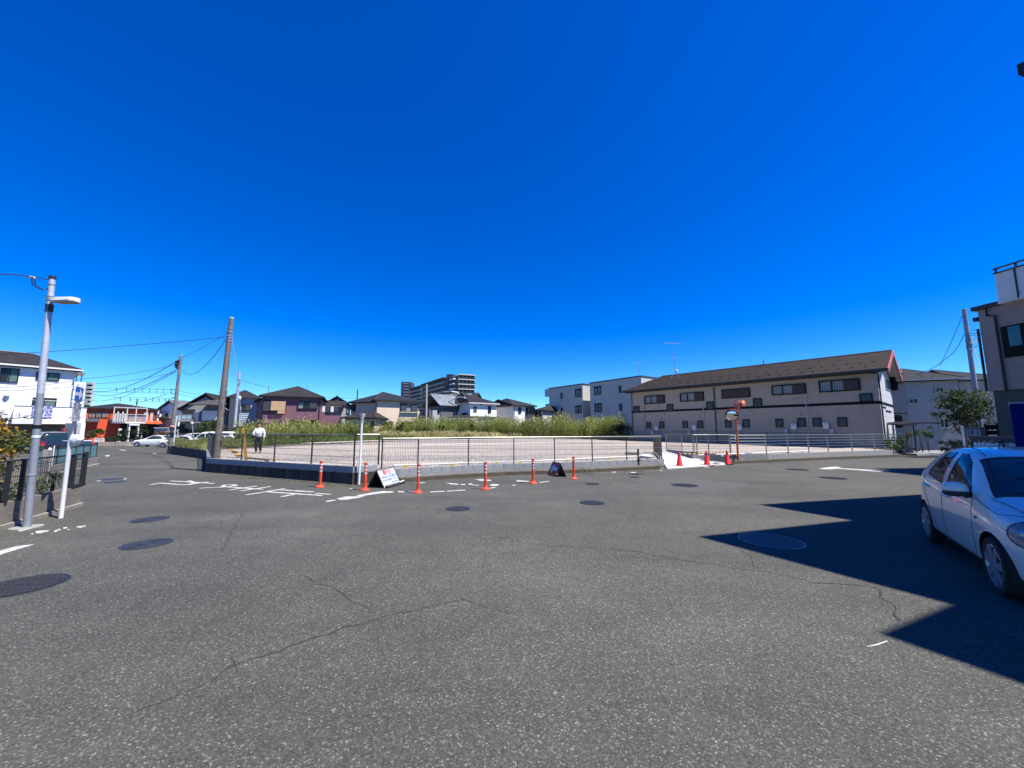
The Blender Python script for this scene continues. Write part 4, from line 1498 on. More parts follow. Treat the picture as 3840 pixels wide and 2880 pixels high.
# downpipes
s_ = aw.sz(2372, 1560)[0]
pipe(apt, aw, 0.12, 0.3, ZE - 0.05)
for pxm, m_, nm in ((2684, M['gutter'], 'downpipe'), (2418, M['postlt'], 'conduit'), (2640, M['offwhite'], 'conduit'), (3028, M['offwhite'], 'conduit')):
 s_ = aw.sz(pxm, 1560)[0]
 pipe(apt, aw, s_, 0.3, ZE - (0.1 if nm == 'downpipe' else 0.55), m=m_, name=nm, r=0.045 if nm == 'downpipe' else 0.028)
b = MB()
b.tube([gw.P(0.06, 0.3, 0.08), gw.P(0.06, ZE - 0.1, 0.08), aw.P(aw.L - 0.35, ZE + 0.02, 0.5)], 0.045, 6)
b.build('downpipe', M['gutter'], apt)
for px, py in ((2491, 1553), (2637, 1548), (2809, 1541), (2794, 1561), (2480, 1572), (2624, 1566), (3020, 1530), (3039, 1530), (2999, 1555), (3062, 1552)):
 s_, z_ = aw.sz(px, py)
 b = MB(); c_ = aw.P(s_, z_, 0.0)
 b.tube([c_, c_ + aw.en * 0.10], 0.10, 10, r1=0.085); b.build('vent_hood', M['postlt'], apt)
# windows and signs on the sunlit gable
window(apt, gw, gw.rectm(3318, 1423, 3334, 1462), 'sashlt', kind='frost', depth=0.06, fw=0.05)
for x0, y0, x1, y1 in ((3346, 1428, 3376, 1472), (3363, 1562, 3392, 1605)):
 r_ = gw.rectm(x0, y0, x1, y1)
 f_ = window(apt, gw, (r_[0], min(r_[1], gw.L - 0.1), r_[2], r_[3]), 'sashblk', curtain=('curtain', (0.5, 1.0)), depth=0.35, fw=0.07)
 b = MB(); gw.box(b, r_[0] - 0.3, min(r_[1], gw.L - 0.1) + 0.2, r_[3] + 0.12, r_[3] + 0.18, 0.0, 0.75); b.build('awning', M['shutterbr'], f_)
 b = MB(); gw.box(b, min(r_[1], gw.L - 0.1) + 0.05, min(r_[1], gw.L - 0.1) + 0.6, r_[2] + 0.1, r_[3] - 0.1, 0.0, 0.30); b.build('shutter_case', M['shutter'], f_)
# small dark lettering plates on the gable (unreadable at this distance: plain raised bars)
for x0, y0, x1, y1, n in ((3306, 1525, 3321, 1531, 4), (3321, 1540, 3341, 1546.5, 5)):
 r_ = gw.rectm(x0, y0, x1, y1)
 b = MB()
 for i in range(n):
  sa = r_[0] + (r_[1] - r_[0]) * i / n
  gw.box(b, sa, sa + (r_[1] - r_[0]) / n * 0.75, r_[2] + 0.03 * (i % 2), r_[3], 0.018, 0.045)
 b.build('nameplate', M['sashblk'], apt)
s0_, z0_ = gw.sz(3330, 1345)
b = MB(); gw.box(b, gw.L / 2 - 0.12, gw.L / 2 + 0.12, ZR - 1.15, ZR - 0.65, 0.0, 0.06); b.build('gable_vent', M['gutter'], apt)
# antenna on the ridge
def antenna(px0, py0, px1, py1, Y, label, arms=((0.0, 1.0, 8), (0.42, 0.35, 3)), r=0.022):
 base = at(px0, py0, Y); top_ = at(px1, py1, Y)
 t = thing('antenna', label, 'antenna', base, 'television antennas on the roofs')
 b = MB(); b.tube([base, top_], r, 6); b.build('mast', M['galv'], t)
 H_ = (top_ - base).length
 for f, L_, n in arms:
  b = MB()
  c_ = top_.lerp(base, f)
  d = Vector((1, 0.25, 0.03)).normalized()
  b.tube([c_ - d * L_, c_ + d * L_ * 0.85], 0.012, 4)
  for i in range(n):
   q = c_ + d * (L_ * (-0.95 + 1.75 * i / max(1, n - 1)))
   e = Vector((-0.25, 1, 0)).normalized() * (0.24 if L_ < 0.6 else 0.32)
   b.tube([q - e, q + e], 0.008, 4)
  b.build('boom', M['galv'], t)
 return t
an = antenna(2532, 1412, 2525, 1288, 36.5, 'tall television antenna on the roof ridge of the long apartment block', ((0.0, 1.0, 8), (0.42, 0.35, 3)))
b = MB()
ab = at(2532, 1410, 36.5)
for a_ in range(4):
 b.tube([ab + Vector((0, 0, 0.7)), ab + Vector((0.5 * cos(a_ * pi / 2 + 0.4), 0.5 * sin(a_ * pi / 2 + 0.4), -0.15))], 0.012, 4)
b.build('stay_legs', M['galv'], an)
b = MB(); b.tube([ab + Vector((0.12, -0.1, 0.45)), ab + Vector((0.20, -0.16, 0.47))], 0.19, 12, r1=0.17); b.build('dish', M['offwhite'], an)

b = MB(); rp = aw.P(aw.L * 0.60, 0, -DEP / 2)
b.tube([Vector((rp.x, rp.y, ZR)), Vector((rp.x, rp.y, ZR + 0.42))], 0.05, 6); b.build('vent_pipe', M['postlt'], rf_)

# green mesh fence between lot and apartment
f6 = thing('chain_fence', 'thin green wire fence at the foot of the long apartment block', 'fence', (B.x, B.y, 0.4))
gfa = aw.P(-0.4, 0, 1.5).xy; gfb = aw.P(aw.L + 1.2, 0, 1.5).xy
gfm = mat('fence_green', (0.05, 0.10, 0.09), 0.6)
for i in range(12):
 p = gfa.lerp(gfb, i / 11.0)
 b = MB(); b.tube([Vector((p.x, p.y, lotz(p.y))), Vector((p.x, p.y, lotz(p.y) + 1.05))], 0.022, 6); b.build('post', gfm, f6)
 if i < 11:
  q = gfa.lerp(gfb, (i + 1) / 11.0)
  b = MB()
  for hz in (0.05, 0.35, 0.65, 1.03): b.tube([Vector((p.x, p.y, lotz(p.y) + hz)), Vector((q.x, q.y, lotz(q.y) + hz))], 0.008 if hz < 1 else 0.016, 4)
  for w_ in range(1, 18):
   e = p.lerp(q, w_ / 18.0); b.tube([Vector((e.x, e.y, lotz(e.y) + 0.05)), Vector((e.x, e.y, lotz(e.y) + 1.03))], 0.0025, 3, cap=False)
  b.build('mesh_panel', gfm, f6)

# ---------------------------------------------------------------- three-storey white blocks behind
wb = SID('white_block_siding', (0.47, 0.45, 0.41))
def white_block(label, pa, pb, pya, pyb, depth, wins, name='apartment_building', slab=0.0, vis_right=True):
 zt = 9.4
 A_ = g(pa, pya, zt).xy; B_ = g(pb, pyb, zt).xy
 t = thing(name, label, 'apartment building', ((A_.x + B_.x) / 2, (A_.y + B_.y) / 2, 0), 'white three-storey blocks behind the field')
 w = Wall(A_, B_)
 c_ = quadback(A_, B_, depth)
 b = MB(); b.prism(c_, -0.6, zt); b.build('wall', wb, t)
 siding(t, w, 0.3, zt - 0.02, wb, 0.91, 3.0)
 w2_ = Wall(c_[1], c_[2])
 siding(t, w2_, 0.3, zt - 0.02, wb, 0.455, 3.0)
 b = MB()
 cc = quadback(A_ - w.u * 0.12 + w.n * 0.12, B_ + w.u * 0.12 + w.n * 0.12, depth + 0.24)
 b.prism(cc, zt, zt + 0.16); b.build('parapet_cap', mat('blue_grey_cap', (0.05, 0.065, 0.09), 0.5), t)
 for x0, y0, x1, y1, k_ in wins:
  window(t, w, w.rectm(x0, y0, x1, y1), 'sashblk', kind='slide' if k_ else 'frost', curtain=('curtain', (0.25, 0.65)) if k_ == 2 else None, depth=0.09, fw=0.10 if k_ else 0.06, hood=0.25 if k_ else None)
 for i in range(7):
  s_ = w.L * (0.3 + 0.09 * i); z_ = 1.8 + 2.2 * (i % 3) + 0.9
  b = MB(); c0 = w.P(s_, z_, 0); b.tube([c0, c0 + w.en * 0.12], 0.10, 8); b.build('vent_hood', wb, t)
 return t, w, c_
t1, w13, c13 = white_block('white three-storey block with a stepped-out top left corner, left of the pair behind the field', 2059, 2184, 1458, 1441, 7.0,
 [(2103, 1472, 2110, 1495, 0), (2158, 1461, 2180, 1489, 2), (2104, 1529, 2110.5, 1553, 0), (2159, 1523, 2181, 1550, 1)])
b = MB()
w13.box(b, -1.3, -0.02, 8.0, 9.38, -3.0, 0.0); b.build('roof_slab', wb, t1)
for z_ in (2.5, 5.3):
 b = MB(); w13.box(b, -1.2, -0.02, z_, z_ + 0.18, -2.5, 0.0); bal = b.build('balcony', wb, t1)
 b = MB(); w13.box(b, -1.2, -0.05, z_ + 0.2, z_ + 1.25, -0.12, -0.06); b.build('balcony_glass', M['glassdk'], bal)
t1, w14, c14 = white_block('white three-storey block with a small roof antenna, partly behind the long apartment block', 2212, 2404, 1438, 1412, 9.0,
 [(2229.5, 1451, 2255, 1481, 2), (2321, 1446, 2330, 1473, 0), (2231, 1515, 2257, 1546, 1), (2323, 1514, 2333, 1540, 0)])
antenna(2396, 1410, 2394, 1362, 52, 'small television antenna on the right white three-storey block', ((0.0, 0.8, 5),), 0.03)

# ---------------------------------------------------------------- row of houses behind the weeds
slate = mat_roof('dark_slate', (0.024, 0.024, 0.028), 0.9)
slate2 = mat_roof('charcoal_slate', (0.032, 0.029, 0.029), 0.9)
ribbed = mat_roof('navy_roof', (0.022, 0.025, 0.036), 1.4)
# H6 purple house
purple = SID('purple_siding', (0.19, 0.085, 0.11))
Y0, Y1 = 46, 48.4
ze = (zpx(976, 1484, Y0) + zpx(1208, 1488, Y1)) / 2
hp, wp, cp, rp_ = house('purple_house', 'dull purple two-storey house with a charcoal hipped roof and a bamboo blind over one window', (981, Y0), (1200, Y1), 8.5, ze, zpx(1050, 1446, 50), purple, slate2, over=0.32, inset=(0.42, 0.42))
window(hp, wp, wp.rectm(984.7, 1503, 1073, 1544), 'sashblk', shutter=('L', 0.38, 'shutter'), depth=0.16, fw=0.08)
window(hp, wp, wp.rectm(1116.8, 1507, 1191, 1534), 'sashblk', shutter=('R', 0.40, 'shutter'), curtain=('curtain', (0, 0.5)), depth=0.14, fw=0.07)
window(hp, wp, wp.rectm(1092, 1578, 1183, 1606), 'sashblk', curtain=('curtain', (0.3, 0.6)), depth=0.14, fw=0.07, hood=0.7)
window(hp, wp, wp.rectm(990, 1588, 1031, 1614), 'sashblk', shutter=('A', 1, 'shutter'), depth=0.12)
bamb = mat('bamboo_slats', (0.55, 0.36, 0.20), 0.8, var=0.18, vscale=12)
bl = thing('bamboo_blind', 'tan bamboo blind drooping over the upper window of the purple house', 'blind', wp.P(wp.sz(1045, 1505)[0], 4.6, 0.2))
for (x0, y0, x1, y1, d0, d1, n) in ((1018, 1505, 1072, 1540, 0.20, 0.42, 12), (1043, 1541, 1071, 1552, 0.44, 0.52, 4)):
 s0, s1, z0, z1 = wp.rectm(x0, y0, x1, y1)
 for i in range(n):
  za = z1 - (z1 - z0) * i / n; zb_ = z1 - (z1 - z0) * (i + 0.9) / n
  da = d0 + (d1 - d0) * i / n
  b = MB(); wp.box(b, s0, s1, zb_, za, da, da + 0.012); b.build('slat', bamb, bl)
b = MB(); wp.box(b, -0.02, wp.L, 3.0, 3.02, 0, 0.02)
pipe(hp, wp, wp.L - 0.1, 0.3, ze - 0.2)
pipe(hp, wp, 0.1, 0.3, ze - 0.2)
sA = at(954, 1560, 54).xy
b = MB(); b.prism([sA, wp.P(0.0, 0, -0.05).xy, wp.P(2.5, 0, -3.5).xy, sA + Vector((2.5, 3.0))], -0.3, ze - 0.45); b.build('side_wing', purple, hp)
sW = Wall(sA, wp.P(0.0, 0, -0.05).xy)
b = MB(); sW.box(b, -0.4, sW.L, ze - 0.44, ze - 0.30, -2.0, 0.4); b.build('side_eave', slate2, hp)
b = MB(); b.prism([wp.P(wp.L + 0.02, 0, -1.2).xy, wp.P(wp.L + 2.4, 0, -1.2).xy, wp.P(wp.L + 2.4, 0, -5).xy, wp.P(wp.L + 0.02, 0, -5).xy], 1.9, 3.5)
bal = b.build('balcony', purple, hp)
for i in range(4):
 b = MB(); c_ = wp.P(wp.L + 0.3 + 0.5 * i, 4.3, -1.15)
 b.box(c_, (0.35, 0.06, 0.7 - 0.1 * (i % 2)), wp.ang); tag(b.build('laundry', M['white'] if i % 2 == 0 else M['shutter'], loc=c_), ('white towel drying leftmost on the purple balcony', 'dark cloth drying second from left on the purple balcony', 'white towel drying third from left on the purple balcony', 'dark cloth drying rightmost on the purple balcony')[i], 'laundry', 'laundry on the purple house balcony')
b = MB(); b.tube([wp.P(wp.L, 4.7, -1.15), wp.P(wp.L + 2.4, 4.7, -1.15)], 0.02, 5); b.build('laundry_pole', M['galv'], hp)

# H5 pale blue-grey house left of it
blueg = SID('pale_blue_siding', (0.36, 0.42, 0.50))
h5, w5_, c5, r5 = house('blue_grey_house', 'pale blue-grey house with a dark roof between the brown pole and the purple house', (858, 50), (962, 51.8), 8, zpx(900, 1490, 51), zpx(950, 1463, 54), blueg, slate2, inset=(0.35, 0.3))
window(h5, w5_, w5_.rectm(866.6, 1516, 940, 1541), 'sashblk', shutter=('R', 0.25, 'shutter'), curtain=('curtain', (0.4, 0.7)), depth=0.14, fw=0.08)
b = MB(); w5_.box(b, 0.0, 1.1, 0, zpx(900, 1490, 51) - 0.2, 0.01, 0.5); b.build('dark_bay', M['shutter'], h5)
for i in range(6):
 b = MB(); w5_.box(b, 1.2, w5_.L, zpx(900, 1552, 51) - i * 0.28, zpx(900, 1552, 51) - i * 0.28 + 0.06, 0.01, 0.04); b.build('cladding_rib', blueg, h5)

# H7 grey small house with gable
greyh = SID('grey_siding', (0.34, 0.345, 0.36))
h7, w7, c7, r7 = house('grey_gabled_house', 'small grey house with a front gable and laundry rails, right of the purple house', (1208, 58), (1312, 59.5), 8, zpx(1270, 1519, 57.5), zpx(1280, 1487, 60), greyh, slate2, gable=(True, False), axis='AD', over=0.32)
gable_fill(h7, w7, zpx(1270, 1521, 57.5) - 0.1, zpx(1280, 1491, 57.5), w7.L * 0.55, greyh)
window(h7, w7, w7.rectm(1300, 1528, 1314, 1552), 'sashblk', curtain=('curtain',), depth=0.1)
window(h7, w7, w7.rectm(1273, 1497, 1284, 1502), 'sashblk', shutter=('A', 1, 'shutter'), depth=0.08, fw=0.04)
b = MB(); w7.box(b, -0.3, w7.L * 0.75, zpx(1270, 1521, 57.5), zpx(1270, 1502, 57.5), 0.02, 1.2)
A7 = w7.P(-0.3, zpx(1270, 1521, 57.5), 1.3); 
b = MB()
zq0, zq1 = zpx(1270, 1522, 57.5), zpx(1270, 1502, 57.5)
b.hexa([w7.P(-0.4, zq0, 1.6), w7.P(w7.L * 0.85, zq0, 1.6), w7.P(w7.L * 0.85, zq1, 0.05), w7.P(-0.1, zq1, 0.05)], [w7.P(-0.4, zq0 + .1, 1.6), w7.P(w7.L * 0.85, zq0 + .1, 1.6), w7.P(w7.L * 0.85, zq1 + .1, 0.05), w7.P(-0.1, zq1 + .1, 0.05)])
b.build('lower_roof', slate2, h7)
for x0, x1, y0, y1 in ((1239, 1248, 1545, 1565), (1262, 1270, 1534, 1558)):
 s0, s1, z0, z1 = w7.rectm(x0, y0, x1, y1)
 for i in range(4):
  b = MB(); zz = z0 + (z1 - z0) * i / 3; b.tube([w7.P(s0, zz, 0.3), w7.P(s1, zz, 0.3)], 0.03, 5); b.build('laundry_rail', M['white'], h7)
b = MB(); w7.box(b, w7.L * 0.2, w7.L, 0, 2.0, 0.0, 1.2); b.build('porch', greyh, h7)

# H8 cream house
cream = SID('cream_siding', (0.62, 0.50, 0.37))
Yc = 52
ze8 = zpx(1404, 1499, Yc)
h8, w8, c8, r8 = house('cream_house', 'cream two-storey house with a navy ribbed hipped roof behind the slim white lamp', (1409, Yc), (1568, 55.2), 8.5, ze8, zpx(1450, 1469, 56), cream, ribbed, inset=(0.25, 0.5), over=0.32)
window(h8, w8, w8.rectm(1500.6, 1513, 1564, 1545), 'sashblk', shutter=('L', 0.34, 'shutter'), curtain=('curtain', (0.0, 0.5)), depth=0.14, fw=0.07)
s0, s1, z0, z1 = w8.rectm(1542, 1514, 1563, 1544)
b = MB(); w8.box(b, s0, s1, z0, z1, 0.15, 0.2); b.build('shutter', M['shutter'], h8)
b = MB(); s0, s1, z0, z1 = w8.rectm(1499, 1545, 1566, 1547.5); w8.box(b, s0, s1, z0, z1, 0.0, 0.3); b.build('window_sill', cream, h8)
for x0, x1 in ((1440, 1472), (1506, 1551)):
 window(h8, w8, w8.rectm(x0, 1584, x1, 1612), 'sashblk', curtain=('curtain', (0.2, 0.7)), depth=0.1, fw=0.06, hood=0.75)
pipe(h8, w8, w8.L - 0.15, 0.4, ze8 - 0.2); pipe(h8, w8, 0.05, 0.4, ze8 - 0.2)
Aw = at(1315, 1560, 54).xy; Bw = c8[0] + (c8[3] - c8[0]).normalized() * 0.9
c4w = quadback(Aw, Bw, 6)
b = MB(); b.prism(c4w, -0.6, ze8 - 0.35); b.build('wall', cream, h8)
roof_hip(h8, c4w, ze8 - 0.2, zpx(1400, 1474, 56), ribbed, over=0.32, inset=(0.5, 0.1))
ww = Wall(Aw, Bw)
window(h8, ww, ww.rectm(1318, 1518, 1334, 1541), 'sashblk', shutter=('L', 0.5, 'shutter'), depth=0.1)
pipe(h8, ww, ww.sz(1331, 1540)[0], 0.4, ze8 - 0.4)
Ap = at(1295, 1560, 50.5).xy; Bp = at(1406, 1560, 50).xy
c4p = quadback(Ap, Bp, 3.2)
b = MB(); b.prism(c4p, -0.5, zpx(1350, 1571, 50)); b.build('porch_wall', cream, h8)
roof_hip(h8, c4p, zpx(1350, 1566, 50), zpx(1350, 1546, 52), slate2, over=0.4, inset=(0.5, 0.3), name='porch_roof')
wpp = Wall(Ap, Bp)
window(h8, wpp, wpp.rectm(1388, 1580, 1404, 1602), 'sashblk', kind='frost', depth=0.08)

# pole + H9 grey metal-roof house
steel = mat_roof('pale_metal_roof', (0.20, 0.23, 0.25), 1.2, rough=0.45)
h9, w9, c9, r9 = house('dark_metal_roof_house', 'dark house under a pale grey metal roof wedged between the cream and the white house', (1585, 62), (1652, 58), 9, zpx(1620, 1523, 60), zpx(1640, 1489, 66), mat('dark_siding', (0.10, 0.11, 0.12), 0.7), steel, gable=(True, False), axis='AD', over=0.32)
for x0, x1 in ((1622, 1626), (1632, 1637)):
 window(h9, w9, w9.rectm(x0, 1540, x1, 1560), 'sashblk', kind='frost', depth=0.1)
b = MB(); s_, z_ = w9.sz(1643, 1540); w9.box(b, s_ - 0.5, s_ + 0.6, 0, z_, 0.02, 1.3); b.build('grey_bay', greyh, h9)
window(h9, Wall(w9.P(0, 0, 1.31).xy, w9.P(w9.L, 0, 1.31).xy), Wall(w9.P(0, 0, 1.31).xy, w9.P(w9.L, 0, 1.31).xy).rectm(1642, 1540, 1648, 1556), 'sashblk', kind='frost', depth=0.06)
b = MB(); w9.box(b, -2.2, 0.3, 0.0, zpx(1580, 1541, 60), 0.5, 3.5); b.build('cream_annex', cream, h9)

# H10 white house with many hips
plaster = mat('white_render', (0.80, 0.77, 0.72), 0.8, var=0.04, vscale=1.2)
Yh = 57.5
ze10 = zpx(1810, 1509.5, Yh)
h10, w10, c10, r10 = house('white_hipped_house', 'white house with a big dark hipped roof and a small porch roof at its left', (1763, Yh), (1862, 60.2), 8, ze10, zpx(1757, 1474, 61.5), plaster, slate, over=0.32, inset=(0.2, 0.9), fascia=M['white'])
for x0, y0, x1, y1 in ((1776, 1525, 1787, 1544), (1830, 1523, 1841, 1548)):
 window(h10, w10, w10.rectm(x0, y0, x1, y1), 'sashblk', curtain=('curtain', (0, 1)) if x0 < 1800 else None, kind='slide', depth=0.1, fw=0.05)
b = MB(); s0, s1, z0, z1 = w10.rectm(1758, 1562, 1866, 1564.5); w10.box(b, 0, w10.L, z0, z1, 0.0, 0.25); b.build('lower_ledge', M['sashblk'], h10)
b = MB(); s0, s1, z0, z1 = w10.rectm(1800, 1513, 1808, 1518); w10.box(b, s0, s1, z0, z1, 0.0, 0.25); b.build('vent_hood', M['black'], h10)
Aw = at(1651, 1560, 61).xy; Bw = at(1760, 1560, 59.5).xy
c4w = quadback(Aw, Bw, 6)
b = MB(); b.prism(c4w, -0.6, ze10 - 0.2); b.build('wall', plaster, h10)
roof_hip(h10, c4w, ze10 - 0.05, zpx(1742, 1474, 62.5), slate, over=0.32, inset=(0.8, 0.0), fascia=M['white'])
ww = Wall(Aw, Bw)
for x0, y0, x1, y1 in ((1714.5, 1521, 1722, 1541), (1733.5, 1526, 1748, 1538), (1673, 1545, 1679, 1559), (1682, 1520, 1685, 1540)):
 window(h10, ww, ww.rectm(x0, y0, x1, y1), 'sashblk', kind='frost', depth=0.1, fw=0.05)
# little front gable with white verge
gwl = Wall(at(1690, 1560, 59.6).xy, at(1757, 1560, 58.8).xy)
b = MB()
for a_, c_ in (((1684, 1508), (1722, 1490)), ((1742, 1492), (1757, 1505))):
 sa, za = gwl.sz(*a_); sb, zb_ = gwl.sz(*c_)
 b.hexa([gwl.P(sa, za, 0), gwl.P(sa, za, 0.25), gwl.P(sb, zb_, 0.25), gwl.P(sb, zb_, 0)], [gwl.P(sa, za + 0.14, 0), gwl.P(sa, za + 0.14, 0.25), gwl.P(sb, zb_ + 0.14, 0.25), gwl.P(sb, zb_ + 0.14, 0)])
sa, za = gwl.sz(1722, 1490); sb, zb_ = gwl.sz(1742, 1492)
b.hexa([gwl.P(sa, za, 0), gwl.P(sa, za, 0.25), gwl.P(sb, zb_, 0.25), gwl.P(sb, zb_, 0)], [gwl.P(sa, za + 0.14, 0), gwl.P(sa, za + 0.14, 0.25), gwl.P(sb, zb_ + 0.14, 0.25), gwl.P(sb, zb_ + 0.14, 0)])
b.build('white_verge', M['white'], h10)
Ap = at(1688, 1560, 57).xy; Bp = at(1762, 1560, 56.5).xy
c4p = quadback(Ap, Bp, 3.4)
b = MB(); b.prism(c4p, -0.5, zpx(1720, 1573, 57)); b.build('porch_wall', M['offwhite'], h10)
roof_hip(h10, c4p, zpx(1720, 1569, 57), zpx(1725, 1548, 58.6), slate2, over=0.4, inset=(0.6, 0.4), name='porch_roof', fascia=M['white'])
b = MB(); b.prism([w10.P(w10.L + 0.02, 0, -1.5).xy, w10.P(w10.L + 0.85, 0, -1.5).xy, w10.P(w10.L + 0.85, 0, -5).xy, w10.P(w10.L + 0.02, 0, -5).xy], -0.5, zpx(1870, 1547, 59)); b.build('side_annex', plaster, h10)
antenna(1844, 1497, 1843, 1484, 62, 'tiny television antenna on the white house with the big hipped roof', ((0.0, 0.5, 4),), 0.02)

# H11
Y11 = 60
ze11 = zpx(1965, 1519, Y11)
h11, w11, c11, r11 = house('white_bay_house', 'white house with a charcoal hipped roof and a dark bay window on its sunny side', (1926, Y11), (2003, 62.6), 9, ze11, zpx(1946, 1495, 65), plaster, slate2, over=0.32, inset=(0.45, 0.45))
window(h11, w11, w11.rectm(1943, 1528, 1954, 1550), 'sashblk', kind='frost', depth=0.1, fw=0.05)
f_ = window(h11, w11, w11.rectm(1972, 1528, 2000, 1552), 'sashblk', curtain=('curtain', (0.1, 0.95)), depth=0.45, fw=0.07)
b = MB(); s0, s1, z0, z1 = w11.rectm(1972, 1552, 2000, 1563); w11.box(b, s0, s1, z0, z1, 0.0, 0.4); b.build('bay_base', M['shutter'], f_)
Asd = at(1864, 1560, 66).xy
wsd = Wall(Asd, c11[0])
side = mat('shaded_white_render', (0.34, 0.32, 0.31), 0.8, var=0.05)  # darker copy of the white wall, shade of this side put into colour
c4s = [Asd, c11[0] + (c11[3] - c11[0]).normalized() * 0.02, c11[3], Asd + Vector((2, 6))]
b = MB(); b.prism([Asd, c11[0] + Vector((-0.02, 0.1)), c11[3], Asd + Vector((1.5, 4))], -0.5, ze11 - 0.14); b.build('side_wall', side, h11)
roof_hip(h11, [Asd, c11[0] + Vector((-0.1, 0.4)), c11[3], Asd + Vector((1.5, 4))], ze11 - 0.02, ze11 + 1.2, slate2, over=0.45, inset=(0.5, 0.1))
window(h11, wsd, wsd.rectm(1892, 1527, 1921, 1548), 'sashblk', shutter=('A', 1, 'shutter'), depth=0.1)
window(h11, wsd, wsd.rectm(1883, 1532, 1890, 1544), 'sashblk', kind='frost', depth=0.08)
window(h11, wsd, wsd.rectm(1866, 1533, 1871, 1543), 'sashblk', kind='frost', depth=0.08)
pipe(h11, w11, 0.1, 0.4, ze11 - 0.2)

# H12 two little houses in the gap
h12, w12, c12, r12 = house('brown_eaved_house', 'small house with a brown tiled porch roof left of the white three-storey blocks', (2006, 68), (2036, 67), 8, zpx(2020, 1538, 67.5), zpx(2010, 1521, 71), M['offwhite'], slate2, over=0.32)
window(h12, w12, w12.rectm(2007, 1541, 2016, 1562), 'sashblk', depth=0.1)
window(h12, w12, w12.rectm(2020, 1540, 2028, 1563), 'sashblk', shutter=('A', 1, 'shutterbr'), depth=0.1)
b = MB()
za, zb_ = zpx(2008, 1575, 66), zpx(2008, 1565, 66)
b.hexa([w12.P(-1.0, za, 2.2), w12.P(w12.L * 0.9, za, 2.2), w12.P(w12.L * 0.9, zb_, 0.02), w12.P(-0.2, zb_, 0.02)], [w12.P(-1.0, za + .12, 2.2), w12.P(w12.L * 0.9, za + .12, 2.2), w12.P(w12.L * 0.9, zb_ + .12, 0.02), w12.P(-0.2, zb_ + .12, 0.02)])
b.build('porch_roof', mat('brown_tiles', (0.22, 0.13, 0.08), 0.8, var=0.25, vscale=6), h12)
h12b, w12b, c12b, r12b = house('far_brown_roof_house', 'far small house with a reddish brown roof just left of the white three-storey block', (2036, 76), (2062, 76), 8, zpx(2050, 1553, 76), zpx(2050, 1535, 79), M['offwhite'], mat_roof('brown_roof', (0.14, 0.09, 0.06), 0.9), over=0.32)
window(h12b, w12b, w12b.rectm(2049, 1556, 2060, 1572), 'sashlt', depth=0.1)
b = MB(); b.tube([at(1991, 1530, 75), at(1991, 1507, 75)], 0.05, 5); t = b.build('antenna_mast', M['galv'], loc=at(1991, 1530, 75)); tag(t, 'thin bare mast above the roofs between the small houses', 'mast')

# H4, H3: grey-white gabled houses at left
def gablehouse(name, label, pa, pb, ze_, zr_, wm, rm_, depth=9, over=0.32, mid=0.5):
 A_ = at(pa[0], 1560, pa[1]).xy; B_ = at(pb[0], 1560, pb[1]).xy
 c_ = quadback(A_, B_, depth)
 t = thing(name, label, 'house', ((A_.x + B_.x) / 2, (A_.y + B_.y) / 2, gz(A_.y)))
 b = MB(); b.prism(c_, gz(A_.y) - 0.2, ze_ - 0.1); b.build('wall', wm, t)
 w = Wall(A_, B_)
 rr_, _ = roof_hip(t, c_, ze_, zr_, rm_, over=over, gable=(True, True), ridge_axis='AD', th=0.16)
 gable_fill(t, w, ze_ - 0.1, zr_ - 0.45, w.L * mid, wm)
 return t, w, c_, rr_
grw = mat('grey_render', (0.24, 0.235, 0.23), 0.85, var=0.06)
Y4 = 50
z4e = zpx(668, 1531, Y4); z4r = zpx(808, 1478, Y4)
h4, w4_, c4_, r4 = gablehouse('grey_gable_house', 'wide grey gabled house with a glass-fronted balcony and white panels behind the parked cars', (676, Y4), (852, 51.5), zpx(668, 1533, Y4), z4r + 0.2, grw, slate2, mid=0.5)
b = MB(); s0, s1, z0, z1 = w4_.rectm(764, 1541, 832, 1577); w4_.box(b, s0, s1, z0, z1, 0.0, 0.5); b.build('white_bay', M['white'], h4)
b = MB(); s0, s1, z0, z1 = w4_.rectm(732, 1545, 750, 1580); w4_.box(b, s0, s1, z0, z1, 0.0, 0.5); b.build('white_bay', M['white'], h4)
b = MB(); s0, s1, z0, z1 = w4_.rectm(684, 1535, 732, 1554); w4_.box(b, s0, s1, z0 - 0.7, z1, 0.0, 0.03); b.build('opening_shade', M['room_shade'], h4)  # flat dark sheet imitates the shade inside the balcony
s0, s1, z0, z1 = w4_.rectm(664, 1555, 738, 1574)
b = MB(); w4_.box(b, s0, s1, z0 - 0.25, z0, 0.0, 1.3); w4_.box(b, s0, s0 + 0.05, z0, z1, 0.0, 1.3); bal = b.build('balcony', grw, h4)
pg = mat('pale_glass', (0.28, 0.40, 0.44), 0.25, var=0.06)
for i in range(4):
 b = MB(); sa = s0 + (s1 - s0) * i / 4; sb = s0 + (s1 - s0) * (i + 1) / 4; w4_.box(b, sa + 0.03, sb - 0.03, z0 + 0.05, z1 - 0.05, 1.24, 1.27); b.build('glass_panel', pg, bal)
b = MB(); w4_.box(b, s0, s1, z1 - 0.04, z1 + 0.02, 1.2, 1.3)
for i in range(5): 
 sa = s0 + (s1 - s0) * i / 4; w4_.box(b, sa - 0.025, sa + 0.025, z0 + 0.02, z1 - 0.045, 1.2, 1.3)
b.build('balcony_rail', M['postlt'], bal)
window(h4, w4_, w4_.rectm(832, 1543, 846, 1566), 'sashblk', shutter=('A', 1, 'shutter'), depth=0.1)
b = MB(); s0, s1, z0, z1 = w4_.rectm(672, 1591, 700, 1625); w4_.box(b, s0, s1, z0, z1, 0.0, 0.04); b.build('doorway_shade', M['room_shade'], h4)  # dark sheet painted as the shade of a doorway
